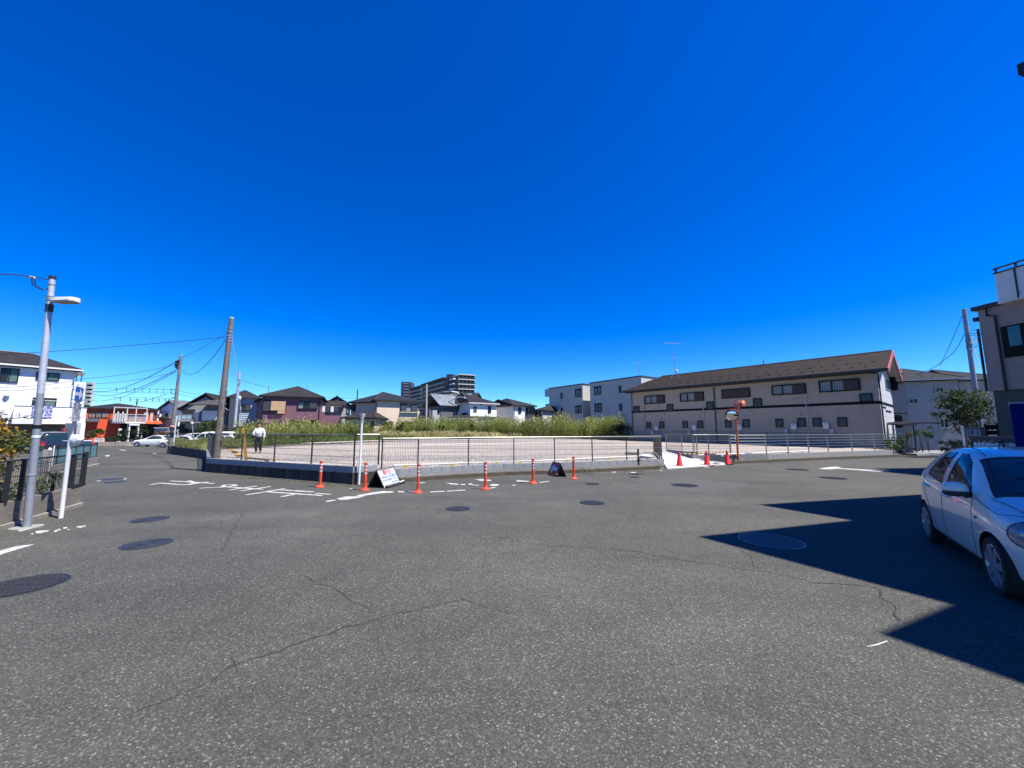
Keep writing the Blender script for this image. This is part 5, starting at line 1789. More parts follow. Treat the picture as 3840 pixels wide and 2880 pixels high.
b = MB(); s0, s1, z0, z1 = w4_.rectm(697, 1587, 742, 1620); w4_.box(b, s0, s1, z0, z1, 0.05, 0.25); b.build('lower_bay', grw, h4)
b = MB()
z0 = zpx(790, 1521, Y4); z1 = zpx(790, 1500, Y4)
s0, s1 = w4_.sz(730, 1520)[0], w4_.sz(845, 1520)[0]
b.hexa([w4_.P(s0, z0, 1.6), w4_.P(s1, z0, 1.6), w4_.P(s1, z1, 0.05), w4_.P(s0 + 1.8, z1, 0.05)], [w4_.P(s0, z0 + .14, 1.6), w4_.P(s1, z0 + .14, 1.6), w4_.P(s1, z1 + .14, 0.05), w4_.P(s0 + 1.8, z1 + .14, 0.05)])
b.build('lower_roof', mat_roof('grey_slate', (0.075, 0.072, 0.072), 0.9), h4)
b = MB(); w4_.box(b, w4_.sz(742, 1520)[0], w4_.L, zpx(790, 1582, Y4) - 0.15, zpx(790, 1582, Y4), 0.0, 1.4); b.build('ledge', grw, h4)

h3, w3_, c3_, r3 = gablehouse('white_gable_house', 'white house with a pale grey roof and a satellite dish, beyond the red house', (596, 66), (672, 64), zpx(600, 1534, 66), zpx(585, 1512, 66) + 0.4, plaster, mat_roof('pale_slate', (0.15, 0.155, 0.17), 0.9), depth=10)
window(h3, w3_, w3_.rectm(621, 1550, 630, 1566), 'sashblk', kind='frost', depth=0.1)
b = MB(); s0, s1, z0, z1 = w3_.rectm(608, 1564, 660, 1568); w3_.box(b, s0, s1, z0, z1, 0, 1.0); b.build('balcony', grw, h3)
b = MB()
for i in range(9): sa = s0 + (s1 - s0) * i / 8; b.tube([w3_.P(sa, z1, 0.95), w3_.P(sa, z1 + 0.9, 0.95)], 0.02, 4)
b.tube([w3_.P(s0, z1 + 0.9, 0.95), w3_.P(s1, z1 + 0.9, 0.95)], 0.025, 4)
b.build('balcony_rail', M['black'], h3)
b = MB(); d0 = at(598, 1558, 64); b.tube([d0, d0 + Vector((0.08, -0.10, 0.03))], 0.30, 14, r1=0.27); b.build('satellite_dish', M['white'], h3)

# H2 red house
redw = mat('orange_red_siding', (0.62, 0.075, 0.022), 0.6, var=0.07, vscale=1.5)
Y2 = 60
ze2 = zpx(400, 1532, Y2)
h2, w2_, c2_, r2 = house('red_house', 'bright orange-red house with a flat dark hipped roof and a white framed balcony', (322, 57), (590, 63.5), 9, ze2, zpx(420, 1515, 64), redw, slate, over=0.32, inset=(0.5, 0.5))
siding(h2, w2_, -0.2, ze2 - 0.25, redw, 0.30, 2.6)
for x0, x1 in ((331.5, 358.6), (359.5, 381), (382, 407)):
 window(h2, w2_, w2_.rectm(x0, 1546, x1, 1566.5), 'sash', curtain=('curtain', (0, 1)), depth=0.12, fw=0.05)
window(h2, w2_, w2_.rectm(562, 1551, 588, 1576), 'sash', curtain=('curtain', (0, 0.6)), depth=0.12)
for x0, x1 in ((537, 554), (562, 572)):
 s0, s1, z0, z1 = w2_.rectm(x0, 1546, x1, 1582)
 for i in range(7):
  b = MB(); w2_.box(b, s0, s1, z0 + (z1 - z0) * i / 7 + 0.01, z0 + (z1 - z0) * (i + 1) / 7 - 0.01, 0.14, 0.18); b.build('shutter_slat', M['offwhite'], h2)
# balcony
s0, s1, z0, z1 = w2_.rectm(416, 1556, 538, 1583)
b = MB(); w2_.box(b, s0, s1, z0 - 0.2, z0, 0.02, 1.6); bal = b.build('balcony', M['white'], h2)
nb = 9
for i in range(nb):
 b = MB(); sa = s0 + (s1 - s0) * i / nb; sb = s0 + (s1 - s0) * (i + 1) / nb
 w2_.box(b, sa + 0.03, sb - 0.03, z0 + 0.05, z1, 1.5, 1.54); b.build('balcony_panel', mat('grey_panel', (0.24, 0.24, 0.245), 0.6), bal)
b = MB()
for i in (0, 3.5, 6, 9):
 sa = s0 + (s1 - s0) * i / nb; w2_.box(b, sa - 0.06, sa + 0.06, z0 + 0.01, z1 + 1.0, 1.55, 1.65)
w2_.box(b, s0 - 0.06, s1 + 0.06, z1 + 1.0, z1 + 1.12, 1.5, 1.68)
w2_.box(b, s0 - 0.06, s1 + 0.06, z1 + 0.0, z1 + 0.08, 1.5, 1.68)
for i in range(10):
 sa = s0 + (s1 - s0) * i / 9; w2_.box(b, sa - 0.04, sa + 0.04, z1 + 1.13, z1 + 1.2, 0.1, 1.66)
b.build('balcony_frame', M['offwhite'], bal)
s0, s1, z0, z1 = w2_.rectm(418, 1540, 464, 1582)
for i in range(5):
 b = MB(); w2_.box(b, s0 + (s1 - s0) * i / 5 + 0.04, s0 + (s1 - s0) * (i + 1) / 5 - 0.04, z0, z1 - 0.5 + 0.3 * (i % 2), 1.70, 1.74); b.build('screen_sheet', M['offwhite'], bal)
window(h2, w2_, w2_.rectm(430, 1541, 470, 1572), 'sash', depth=0.1)
for x0, x1, yy in ((315, 370, 1583), (405, 455, 1583), (540, 600, 1590)):
 s0, s1 = w2_.sz(x0, yy)[0], w2_.sz(x1, yy)[0]; z0 = w2_.sz((x0 + x1) / 2, yy)[1]
 b = MB(); b.hexa([w2_.P(s0, z0, 1.3), w2_.P(s1, z0, 1.3), w2_.P(s1, z0 + 0.45, 0.03), w2_.P(s0, z0 + 0.45, 0.03)], [w2_.P(s0, z0 + .1, 1.3), w2_.P(s1, z0 + .1, 1.3), w2_.P(s1, z0 + .55, 0.03), w2_.P(s0, z0 + .55, 0.03)])
 b.build('pent_roof', redw if x0 == 540 else M['shutter'], h2)
# white porch below the balcony
s0, s1, z0, z1 = w2_.rectm(464, 1596, 502, 1640)
b = MB()
zg = gz(Y2)
w2_.box(b, s0, s0 + 0.15, zg, z1, 1.8, 3.0); w2_.box(b, s1 - 0.15, s1, zg, z1, 1.8, 3.0); w2_.box(b, s0, s1, z1, z1 + 0.25, 1.7, 3.1)
b.build('porch', M['white'], h2)
b = MB(); w2_.box(b, s0 + 0.2, s1 - 0.2, zg, z1, 1.9, 2.0); b.build('porch_door', M['room_shade'], h2)
b = MB(); s0, s1, z0, z1 = w2_.rectm(505, 1608, 523, 1640); w2_.box(b, s0, s1, zg, z1, 1.2, 1.8); b.build('side_porch', M['white'], h2)
b = MB(); w2_.box(b, s0 + 0.15, s1 - 0.15, zg + 0.2, z1 - 0.2, 1.81, 1.83); b.build('porch_glass', M['frost'], h2)
b = MB(); s0, s1, z0, z1 = w2_.rectm(436, 1607, 448, 1650); w2_.box(b, s0, s1, zg, z1, 0.5, 1.2); b.build('entrance_pillar', M['white'], h2)
b = MB(); w2_.box(b, w2_.sz(450, 1600)[0], w2_.sz(595, 1600)[0], zg, w2_.sz(520, 1590)[1], 0.03, 0.10); b.build('entrance_shade', M['room_shade'], h2)  # dark sheet stands for the shade of the entrance
shed = thing('storage_shed', 'pale grey box shed behind the parked white sedan', 'shed', at(603, 1640, 58))
b = MB(); a_ = at(581, 1610, 58).xy; c_ = at(628, 1610, 58).xy
b.prism(quadback(a_, c_, 2.5), gz(58) - 0.1, zpx(603, 1606, 58)); b.build('body', mat('shed_grey', (0.40, 0.42, 0.45), 0.6), shed)
b = MB(); b.prism(quadback(a_ + Vector((-0.1, -0.1)), c_ + Vector((0.1, -0.1)), 2.7), zpx(603, 1606, 58), zpx(603, 1603, 58)); b.build('roof', M['white'], shed)

# low wall and sign in front of the red house
lw = thing('garden_wall', 'low brown stained concrete wall in front of the red house and its shrubs', 'wall', at(450, 1665, 54))
b = MB(); a_ = at(366, 1665, 52).xy; c_ = at(560, 1665, 55).xy
for i in range(9):
 p = a_.lerp(c_, i / 9.0); q = a_.lerp(c_, (i + 0.985) / 9.0)
 b = MB(); b.prism(quadback(p, q, 0.2), gz(53) - 0.2, gz(53) + 0.52); b.build('panel', M['oldwall'], lw)
sg = thing('signboard', 'white board with faint blue lettering on the low wall before the red house', 'sign', at(372, 1655, 50))
sw = Wall(at(352, 1655, 50).xy, at(392, 1655, 50.3).xy)
s0, s1, z0, z1 = sw.rectm(352.5, 1643, 391.5, 1658)
b = MB(); sw.box(b, s0, s1, z0, z1, 0, 0.04); b.build('board', M['white'], sg, bevel=0.015)
b = MB()
for x0, y0, x1, y1 in ((358.5, 1644.6, 371, 1645.4), (358.5, 1647.4, 371, 1648.2), (358, 1645.2, 359.2, 1647.8), (369.5, 1645.2, 371, 1648), (373.5, 1645.2, 376.5, 1646), (374.3, 1645, 375.2, 1648), (373, 1647.4, 377, 1648.2), (379, 1645, 385.5, 1646.2), (379, 1647, 386, 1648)):
 r_ = sw.rectm(x0, y0, x1, y1); sw.box(b, r_[0], r_[1], r_[2], r_[3], 0.041, 0.045)
b.build('lettering', mat('sign_blue', (0.07, 0.10, 0.28), 0.6), sg)
b = MB()
for x0, y0, x1, y1 in ((371.5, 1650, 374, 1652), (378, 1650, 381, 1652), (384.5, 1650, 386.5, 1652), (370, 1655.2, 385, 1655.7)):
 r_ = sw.rectm(x0, y0, x1, y1); sw.box(b, r_[0], r_[1], r_[2], r_[3], 0.041, 0.045)
b.build('small_print', M['postlt'], sg)
b = MB(); sw.box(b, s0 + 0.3, s0 + 0.36, gz(50), z0, 0, 0.04); sw.box(b, s1 - 0.3, s1 - 0.24, gz(50), z0, 0, 0.04); b.build('leg', M['postlt'], sg)

# H1 big white house at the left edge
H1w = mat('white_wall_tex', (0.74, 0.73, 0.74), 0.8, var=0.05, vscale=2, bump=0.15, bscale=30)
A = g(-420, 1336, 7.0).xy; B = g(284, 1392, 7.0).xy
h1 = thing('white_house', 'large white three-level house with a balcony and dark carport at the left edge', 'house', (B.x, B.y, 0))
w1_ = Wall(A, B)
c1 = quadback(A, B, 9)
b = MB(); b.prism(c1, gz(34) + 2.35, 6.95); b.build('wall', H1w, h1)
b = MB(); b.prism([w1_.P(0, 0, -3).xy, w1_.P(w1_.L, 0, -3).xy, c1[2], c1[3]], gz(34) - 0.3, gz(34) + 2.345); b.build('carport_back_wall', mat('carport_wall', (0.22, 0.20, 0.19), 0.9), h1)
roof_hip(h1, c1, 7.15, 8.75, slate2, over=0.35, inset=(0.25, 0.30), fascia=M['white'])
for x0, y0, x1, y1, cu in ((0, 1381, 71, 1434, 1), (135, 1397, 224, 1426, 1), (121, 1492, 212, 1524, 0)):
 window(h1, w1_, w1_.rectm(x0, y0, x1, y1), 'sashblk', curtain=('curtaingr', (0.35, 1.0)), depth=0.10, fw=0.06)
for i in range(5):
 sa = w1_.sz(20 + 60 * i, 1500)[0]
 b = MB(); w1_.box(b, sa, sa + 0.012, 2.4, 6.9, 0.0, 0.004); b.build('wall_joint', M['postlt'], h1)
s0, s1 = w1_.sz(-140, 1550)[0], w1_.sz(318, 1560)[0]
s0 = w1_.sz(48, 1560)[0]
zb_ = zpx(200, 1589, w1_.P((s0 + s1) / 2, 0).y); zt_ = w1_.sz(200, 1528)[1]
b = MB()
w1_.box(b, s0, s1, zb_ - 0.02, zb_ + 0.15, 0.01, 0.9); w1_.box(b, s0, s1, zb_ + 0.15, zt_, 0.78, 0.9); w1_.box(b, s0, s0 + 0.12, zb_ + 0.15, zt_, 0.01, 0.78)
bal = b.build('balcony', H1w, h1)
b = MB(); w1_.box(b, s0 - 0.03, s1 + 0.03, zt_, zt_ + 0.05, 0.75, 0.93); b.build('balcony_cap', M['postlt'], bal)
b = MB(); b.tube([w1_.P(w1_.sz(95, 1505)[0], zt_ + 0.55, 0.9), w1_.P(s1, zt_ + 0.55, 0.9)], 0.025, 5)
for px in (100, 240, 268): sa = w1_.sz(px, 1510)[0]; b.tube([w1_.P(sa, zt_ + 0.05, 0.9), w1_.P(sa, zt_ + 0.6, 0.9)], 0.02, 4)
b.build('laundry_pole', M['galv'], bal)
s0, s1, z0, z1 = w1_.rectm(118, 1523, 195, 1566)
cl = MB()
nn_ = 16
dq = w1_.P(0, 0, 0.97) - w1_.P(0, 0, 0)
for i in range(nn_):
 sa = s0 + (s1 - s0) * i / nn_; sb = s0 + (s1 - s0) * (i + 1) / nn_
 da = 0.96 + 0.02 * (i % 2); db = 0.96 + 0.02 * ((i + 1) % 2)
 cl.quad(w1_.P(sa, z0 + 0.03 * sin(i), da), w1_.P(sb, z0 + 0.03 * sin(i + 1), db), w1_.P(sb, z1, db), w1_.P(sa, z1, da))
tag(cl.build('hanging_cloth', mat_dots('blue_print_cloth', (0.12, 0.12, 0.30), (0.62, 0.62, 0.70), 9), loc=w1_.P(s0, z1, 0.96)), 'blue and white patterned cloth hung over the balcony of the white house at left', 'cloth')
b = MB(); s_, z_ = w1_.sz(25, 1484); b.blob(w1_.P(s_, z_, 0.12), (0.18, 0.18, 0.13), 10, 6); b.build('vent_hood', M['offwhite'], h1, smooth=True)
# right wing of the house and its roof pergola
Aw = B + w1_.n * 0.4; Bw = g(323, 1434, 6.0).xy
ww = Wall(Aw, Bw)
cw = quadback(Aw, Bw, 6)
b = MB(); b.prism(cw, gz(34) + 2.3, zpx(300, 1433, (Aw.y + Bw.y) / 2)); b.build('side_wing', H1w, h1)
b = MB(); zt2 = zpx(300, 1433, (Aw.y + Bw.y) / 2)
for px in (288, 306):
 s_ = ww.sz(px, 1420)[0]; b.tube([ww.P(s_, zt2, -0.3), ww.P(s_, zt2 + 0.8, -0.3)], 0.04, 5)
ww.box(b, 0, ww.sz(320, 1405)[0], zt2 + 0.8, zt2 + 0.86, -3, 0.2)
b.build('roof_pergola', M['postlt'], h1)
for px in (262, 308):
 s_ = w1_.sz(min(px, 284), 1600)[0]
b = MB(); p = at(304, 1600, 34); b.box((p.x, p.y, gz(34) + 1.2), (0.35, 0.35, 2.6)); b.build('carport_pillar', H1w, h1)
b = MB(); p = at(262, 1600, 33.4); b.box((p.x, p.y, gz(34) + 1.2), (0.5, 0.3, 2.5)); b.build('meter_panel', M['postlt'], h1)
b = MB(); p = at(240, 1620, 33.2); b.box((p.x, p.y, gz(34) + 0.9), (0.22, 0.22, 2.3)); b.build('red_post', mat('dull_red', (0.25, 0.06, 0.06), 0.7), h1)

# far towers
def tower_slabs(t, w, s0, s1, z0, z1, n, d0, d1, m, name='balcony_slab', hh=0.35, glass=None):
 for i in range(n):
  z = z0 + (z1 - z0) * i / max(1, n - 1)
  b = MB(); w.box(b, s0, s1, z, z + hh, d0, d1); f_ = b.build(name, m, t)
  if glass and i < n - 1:
   b = MB(); w.box(b, s0 + 0.2, s1 - 0.2, z + hh, z + hh + 1.1, d1 - 0.25, d1 - 0.15); b.build('balustrade', glass, f_)
ft = thing('apartment_tower', 'small far stack of grey balconies peeping out beyond the white house at left', 'apartment tower', at(330, 1560, 150))
w_ = Wall(at(318, 1500, 150).xy, at(341, 1500, 150).xy)
vd_ = w_.B.normalized() * 14
b = MB(); b.prism([w_.A, w_.B, w_.B + vd_, w_.A + vd_], -0.5, zpx(330, 1444, 150)); b.build('core', mat('tower_core', (0.10, 0.10, 0.11), 0.8), ft)
tower_slabs(ft, w_, -0.3, w_.L + 1.2, zpx(330, 1535, 150), zpx(330, 1444, 150), 7, 0.02, 1.6, M['offwhite'], hh=0.9)
tw = thing('condominium_tower', 'big far dark condominium with stacked balconies and two dark stair towers above the roofs', 'condominium', at(1640, 1560, 250))
navy = mat('navy_tile', (0.045, 0.048, 0.068), 0.6, var=0.05)
dkw = mat('tower_brown', (0.075, 0.065, 0.062), 0.7, var=0.05)
slabm = mat('tower_slab', (0.34, 0.34, 0.35), 0.7)
def tblock(px0, Ya, px1, Yb, py, depth, m, name):
 a_ = at(px0, 1500, Ya).xy; c_ = at(px1, 1500, Yb).xy
 zt = (zpx(px0, py[0], Ya), zpx(px1, py[1], Yb))
 zt = (zt[0] + zt[1]) / 2
 b = MB(); b.prism(quadback(a_, c_, depth), -0.5, zt); o = b.build(name, m, tw)
 return Wall(a_, c_), zt
wa, za = tblock(1502, 330, 1539, 330, (1432, 1432), 12, navy, 'stair_tower')
for i in range(5):
 b = MB(); s0, s1, z0, z1 = wa.rectm(1513, 1438 + i * 10.5, 1532, 1440.2 + i * 10.5); wa.box(b, s0, s1, z0, z1, 0.0, 0.25); b.build('stair_window', slabm, tw)
wb_, zb1_ = tblock(1539, 318, 1583, 295, (1455, 1448), 14, dkw, 'corridor_wing')
wc_, zc_ = tblock(1582, 288, 1671, 246, (1440, 1418), 14, dkw, 'corridor_wing')
for w_, ztop, nfl, ncol in ((wb_, zb1_, 7, 6), (wc_, zc_, 9, 12)):
 for i in range(nfl):
  z = ztop - 0.6 - i * 3.0
  b = MB(); w_.box(b, 0, w_.L, z - 0.2, z + 0.75, 0.05, 1.5); fl_ = b.build('corridor_slab', slabm if i else dkw, tw)
  for j in range(ncol):
   b = MB(); sa = w_.L * (j + 0.25) / ncol; w_.box(b, sa, sa + w_.L / ncol * 0.36, z - 2.2, z - 0.75, 0.02, 0.12); b.build('door_shade', M['black'], fl_)  # black blocks imitate the shade of door recesses
wd_, zd_ = tblock(1672, 244, 1696, 243, (1403, 1403), 14, navy, 'stair_tower')
for i in range(7):
 b = MB(); s0, s1, z0, z1 = wd_.rectm(1684, 1410 + i * 12, 1694, 1413 + i * 12); wd_.box(b, s0, s1, z0, z1, 0.0, 0.25); b.build('stair_window', dkw, tw)
we_, ze_ = tblock(1718, 236, 1774, 240, (1407, 1410), 14, dkw, 'balcony_block')
tower_slabs(tw, we_, -0.6, we_.L + 0.8, ze_ - 30, ze_, 11, 0.02, 2.0, M['offwhite'], hh=0.55, glass=mat('green_glass', (0.012, 0.035, 0.034), 0.3))
b = MB()
for i in range(5): we_.box(b, we_.L * i / 4 - 0.25, we_.L * i / 4 + 0.25, ze_ - 32, ze_ - 0.1, 0.03, 1.7)
b.build('balcony_fin', dkw, tw)
wf_ = Wall(at(1696, 1500, 243).xy, at(1718, 1500, 236).xy)
b = MB(); b.prism([wf_.A, wf_.B, wf_.B + Vector((3, 12)), wf_.A + Vector((3, 12))], -0.5, ze_ - 0.3); b.build('corner_block', dkw, tw)
for i in range(8):
 b = MB(); z = ze_ - 1.5 - i * 3.1; wf_.box(b, -1.2, wf_.L * 0.6, z - 0.9, z, 0.05, 1.8); b.build('balcony_slab', M['white'], tw)
for x0, x1, yy in ((1665, 1694, 1468), (1637, 1693, 1481)):
 a_ = at(x0, yy, 225).xy; c_ = at(x1, yy, 223).xy
 b = MB(); b.prism(quadback(a_, c_, 8), zpx(x0, yy + 2, 225), zpx(x0, yy - 1.5, 225)); b.build('terrace_slab', M['white'], tw)
 if yy > 1455:
  b = MB(); b.prism(quadback(a_ + Vector((1, 1)), c_ + Vector((0, 1)), 6), 0, zpx(x0, yy + 2, 225) - 0.01); b.build('terrace_block', dkw, tw)

# ---------------------------------------------------------------- right side: pale house, tan house, near stepped building
plr = mat('grey_render_pale', (0.42, 0.385, 0.34), 0.85, var=0.05)
pa_ = g(3392, 1431, 5.8).xy; pb_ = g(3590, 1424, 5.8).xy
hr = thing('grey_white_house', 'pale rendered house in shade with a dark hipped roof, right of the long apartment block', 'house', (pb_.x, pb_.y, 0))
wr = Wall(pa_, pb_)
cr = quadback(pa_, pb_, 8)
b = MB(); b.prism(cr, -0.6, 5.75); b.build('wall', plr, hr)
roof_hip(hr, cr, 5.95, 7.4, slate, over=0.32, inset=(0.5, 0.5), fascia=M['offwhite'])
pc_ = Vector((pb_.x + 1.0, pb_.y + 0.8)); pd_ = at(3760, 1500, pb_.y - 0.2).xy
c4r = quadback(pc_, pd_, 8)
b = MB(); b.prism(c4r, -0.6, 5.75); b.build('wall', plr, hr)
roof_hip(hr, c4r, 5.96, 7.3, slate, over=0.32, inset=(0.1, 0.5), fascia=M['offwhite'])
window(hr, wr, wr.rectm(3405, 1494, 3442, 1514), 'sashlt', depth=0.1, fw=0.06)
window(hr, wr, wr.rectm(3505, 1452, 3538, 1472), 'sashlt', depth=0.1, fw=0.06)
window(hr, wr, wr.rectm(3520, 1570, 3556, 1604), 'sashlt', depth=0.1, fw=0.06)
window(hr, wr, wr.rectm(3418, 1588, 3438, 1600), 'sashlt', depth=0.1, fw=0.05)
b = MB(); p = at(3606, 1600, 22.5); b.tube([Vector((p.x, p.y, 0)), Vector((p.x, p.y, 1.9))], 0.05, 8); tag(b.build('white_post', M['white'], loc=(p.x, p.y, 0)), 'white gate post beside the notice board at right', 'post')

# tan tiled house (T) at the right edge
tanm, nt, N, L, BB = nodes_of('tan_brick_tile')
tc = N.new('ShaderNodeTexCoord'); mp = N.new('ShaderNodeMapping'); bt = N.new('ShaderNodeTexBrick')
sxx = N.new('ShaderNodeSeparateXYZ'); cx = N.new('ShaderNodeCombineXYZ')
L.new(tc.outputs['Object'], sxx.inputs[0]); L.new(sxx.outputs[1], cx.inputs[0]); L.new(sxx.outputs[2], cx.inputs[1])
L.new(cx.outputs[0], bt.inputs['Vector'])
bt.inputs['Scale'].default_value = 1.0; bt.inputs['Brick Width'].default_value = 0.16; bt.inputs['Row Height'].default_value = 0.06; bt.inputs['Mortar Size'].default_value = 0.006
bt.inputs['Color1'].default_value = (0.35, 0.27, 0.24, 1); bt.inputs['Color2'].default_value = (0.30, 0.235, 0.215, 1); bt.inputs['Mortar'].default_value = (0.16, 0.13, 0.125, 1)
L.new(bt.outputs['Color'], BB.inputs['Base Color']); BB.inputs['Roughness'].default_value = 0.75
TC = Vector((18.9, 15.15))
td = Vector((0.10, -0.995)).normalized()
twl = Wall(TC, TC + td * 7.5)
ht = thing('tan_tiled_house', 'tan tiled house with black trim at the right edge of the photo, in shade', 'house', (TC.x, TC.y, 0))
zT = 6.45
z2nd = zpx(3720, 1464, 14.8)
b = MB(); b.prism([TC, twl.B, twl.B + Vector((9, 1)), TC + Vector((9, 1.2))], z2nd, zT); b.build('wall', tanm, ht)
b = MB(); b.prism([TC + Vector((0.12, -0.02)), twl.B + Vector((0.12, 0)), twl.B + Vector((9, 1)), TC + Vector((9, 1.2))], -0.1, z2nd - 0.003); b.build('lower_wall', mat('dark_green_wall', (0.06, 0.075, 0.07), 0.8), ht)
b = MB(); twl.box(b, -0.12, 7.6, zT, zT + 0.16, -8.5, 0.14); rfT = b.build('flat_roof', M['gutter'], ht)
s0, s1, z0, z1 = twl.rectm(3762, 1217, 3850, 1340)
b = MB(); twl.box(b, s0, s0 + 1.6, z0 + 0.02, z1, 0.0, 0.05); 
f_ = b.build('window', M['sashblk'], ht)
a0, a1, c0, c1_ = twl.rectm(3786, 1222, 3834, 1297)
b = MB(); twl.box(b, a0, a1, c0, c1_, 0.052, 0.06); b.build('pane', mat('teal_pane', (0.03, 0.13, 0.15), 0.15), f_)
b = MB()
sp = twl.sz(3752, 1300)[0]
sq = twl.sz(3702, 1160)[0]
b.tube([twl.P(sq, zT - 0.02, 0.06), twl.P(sq, zT - 0.30, 0.06), twl.P(sp, zT - 0.36, 0.06), twl.P(sp, z2nd - 0.1, 0.06)], 0.035, 8)
b.build('downpipe', M['gutter'], ht)
b = MB(); b.tube([twl.P(-0.06, z2nd, 0.02), twl.P(-0.06, zT - 0.75, 0.02)], 0.045, 6); b.build('corner_trim', M['gutter'], ht)
b = MB(); twl.box(b, -0.16, -0.02, zT - 0.42, zT - 0.26, -0.1, 0.05); b.build('lamp_bracket', M['black'], ht)
# projecting top balcony
s0 = twl.sz(3776, 1115)[0]; zb_ = twl.sz(3790, 1125)[1]; zt_ = twl.sz(3766, 1030)[1]
b = MB(); twl.box(b, s0 - 0.02, 7.5, zb_ - 0.14, zb_, 0.002, 0.42); twl.box(b, s0, 7.5, zb_, zt_, 0.30, 0.40); twl.box(b, s0, s0 + 0.1, zb_, zt_, -2.0, 0.30)
bal = b.build('balcony', mat('pale_render', (0.66, 0.66, 0.63), 0.85, var=0.06, bump=0.2), ht)
b = MB(); twl.box(b, s0 - 0.03, 7.5, zt_, zt_ + 0.05, 0.28, 0.43)
for q in range(5):
 twl.box(b, s0 + 0.0 + 0.55 * q, s0 + 0.05 + 0.55 * q, zt_ + 0.05, zt_ + 0.19, 0.33, 0.38)
twl.box(b, s0 - 0.03, 7.5, zt_ + 0.19, zt_ + 0.24, 0.30, 0.41)
b.build('balcony_rail', M['sash'], bal)
b = MB()
for q in range(1, 5): twl.box(b, s0 + 0.55 * q - 0.02, s0 + 0.55 * q + 0.02, zb_ - 0.1, zt_, 0.401, 0.43)
b.build('balcony_post', M['sash'], bal)

# near stepped building just outside the right edge: it throws the zigzag shadow over the road
ZN = 8.75
off = Vector((SUNV.x, SUNV.y)) * ZN
SH = [Vector(p) for p in ((5.47, 8.80), (6.23, 7.31), (2.89, 6.23), (4.17, 3.89), (2.99, 3.36))]
RP = [p + off for p in SH]
G1 = RP[4] + Vector((0.474, -0.88)) * 6.5
roofp = RP + [G1, G1 + Vector((9, 3.0)), Vector((20.5, 9.6))]
nb_ = thing('stepped_building', 'tall cream building just outside the right edge, its dark roof corner touching the frame', 'building', (RP[0].x + 1, RP[0].y - 0.5, 0))
cen = sum(roofp, Vector((0, 0))) / len(roofp)
wallp = []
nR = len(roofp)
for i, p in enumerate(roofp):
 a_ = roofp[i - 1]; c_ = roofp[(i + 1) % nR]
 n1 = Vector(((p - a_).y, -(p - a_).x)).normalized(); n2 = Vector(((c_ - p).y, -(c_ - p).x)).normalized()
 area = sum(roofp[j].x * roofp[(j + 1) % nR].y - roofp[(j + 1) % nR].x * roofp[j].y for j in range(nR))
 sg_ = -1 if area > 0 else 1
 bis = (n1 + n2).normalized() * sg_
 k_ = 0.35 / max(0.35, abs(bis.dot(n1 * sg_)))
 wallp.append(p + bis * k_)
b = MB(); b.prism(wallp, -0.1, ZN - 0.22); b.build('wall', mat('ivory_render', (0.55, 0.52, 0.47), 0.85, var=0.05), nb_)
b = MB(); b.prism(roofp, ZN - 0.22, ZN); b.build('roof', M['gutter'], nb_)
for i in range(5):
 wl_ = Wall(wallp[(i + 1)], wallp[i]) if False else Wall(wallp[i], wallp[(i + 1) % nR])
 wl2 = wl_
 cam_side = (Vector((0, 0)) - wl_.A).dot(wl_.n)
 if cam_side < 0: wl2 = Wall(wl_.B, wl_.A)
 if wl2.L < 1.2: continue
 for z_ in (1.0, 3.7, 6.3):
  window(nb_, wl2, (wl2.L * 0.3, wl2.L * 0.7, z_, z_ + 1.15), 'sashblk', curtain=('curtain', (0, 0.4)))

# ================================================================ STREET FURNITURE
# --- orange flexible posts
posts = [(1200, 1827), (1368, 1839), (1567, 1848), (1820, 1835), (1999, 1813), (2152, 1796)]
plab = ['leftmost orange flexible post, in front of the black retaining wall', 'orange flexible post between the slim white lamp and the white no-entry board',
  'orange flexible post standing alone right of the white no-entry board, nearest to the camera', 'orange flexible post on the worn white line in the middle of the row',
  'orange flexible post just left of the red and white arrow board', 'rightmost orange flexible post with dark lettering-like marks, right of the arrow board']
def delineator(c, label):
 t = thing('flexible_post', label, 'traffic post', c, 'orange flexible posts in a row')
 b = MB(); b.lathe(c, [(0.125, 0.0), (0.125, 0.018), (0.10, 0.035), (0.062, 0.065), (0.052, 0.10)], 20); b.build('base', M['orange'], t, smooth='auto')
 b = MB(); b.lathe(c, [(0.040, 0.09), (0.040, 0.70), (0.046, 0.705), (0.046, 0.745), (0.03, 0.752)], 16); b.build('post', M['orange'], t, smooth='auto')
 for z in (0.44, 0.535, 0.63):
  b = MB(); b.lathe(c, [(0.0415, z), (0.0415, z + 0.05)], 16); b.build('reflective_band', M['reflect'], t, smooth='auto')
 for a in range(3):
  b = MB(); b.lathe(c + Vector((0.095 * cos(a * 2.1 + 0.5), 0.095 * sin(a * 2.1 + 0.5), 0.03)), [(0.012, 0), (0.010, 0.02)], 8); b.build('bolt', M['galv'], t)
 return t
p0 = gg(*posts[0])
d0 = delineator(p0, plab[0])
for i in range(1, 6):
 c_ = copy_tree(d0, None, gg(*posts[i]), 0.4 * i, plab[i])
 if i == 5:
  for ch in [x for x in c_.children if x.name.startswith('reflective_band')][:2]:
   ch.data = ch.data.copy(); ch.data.materials[0] = M['postlt']

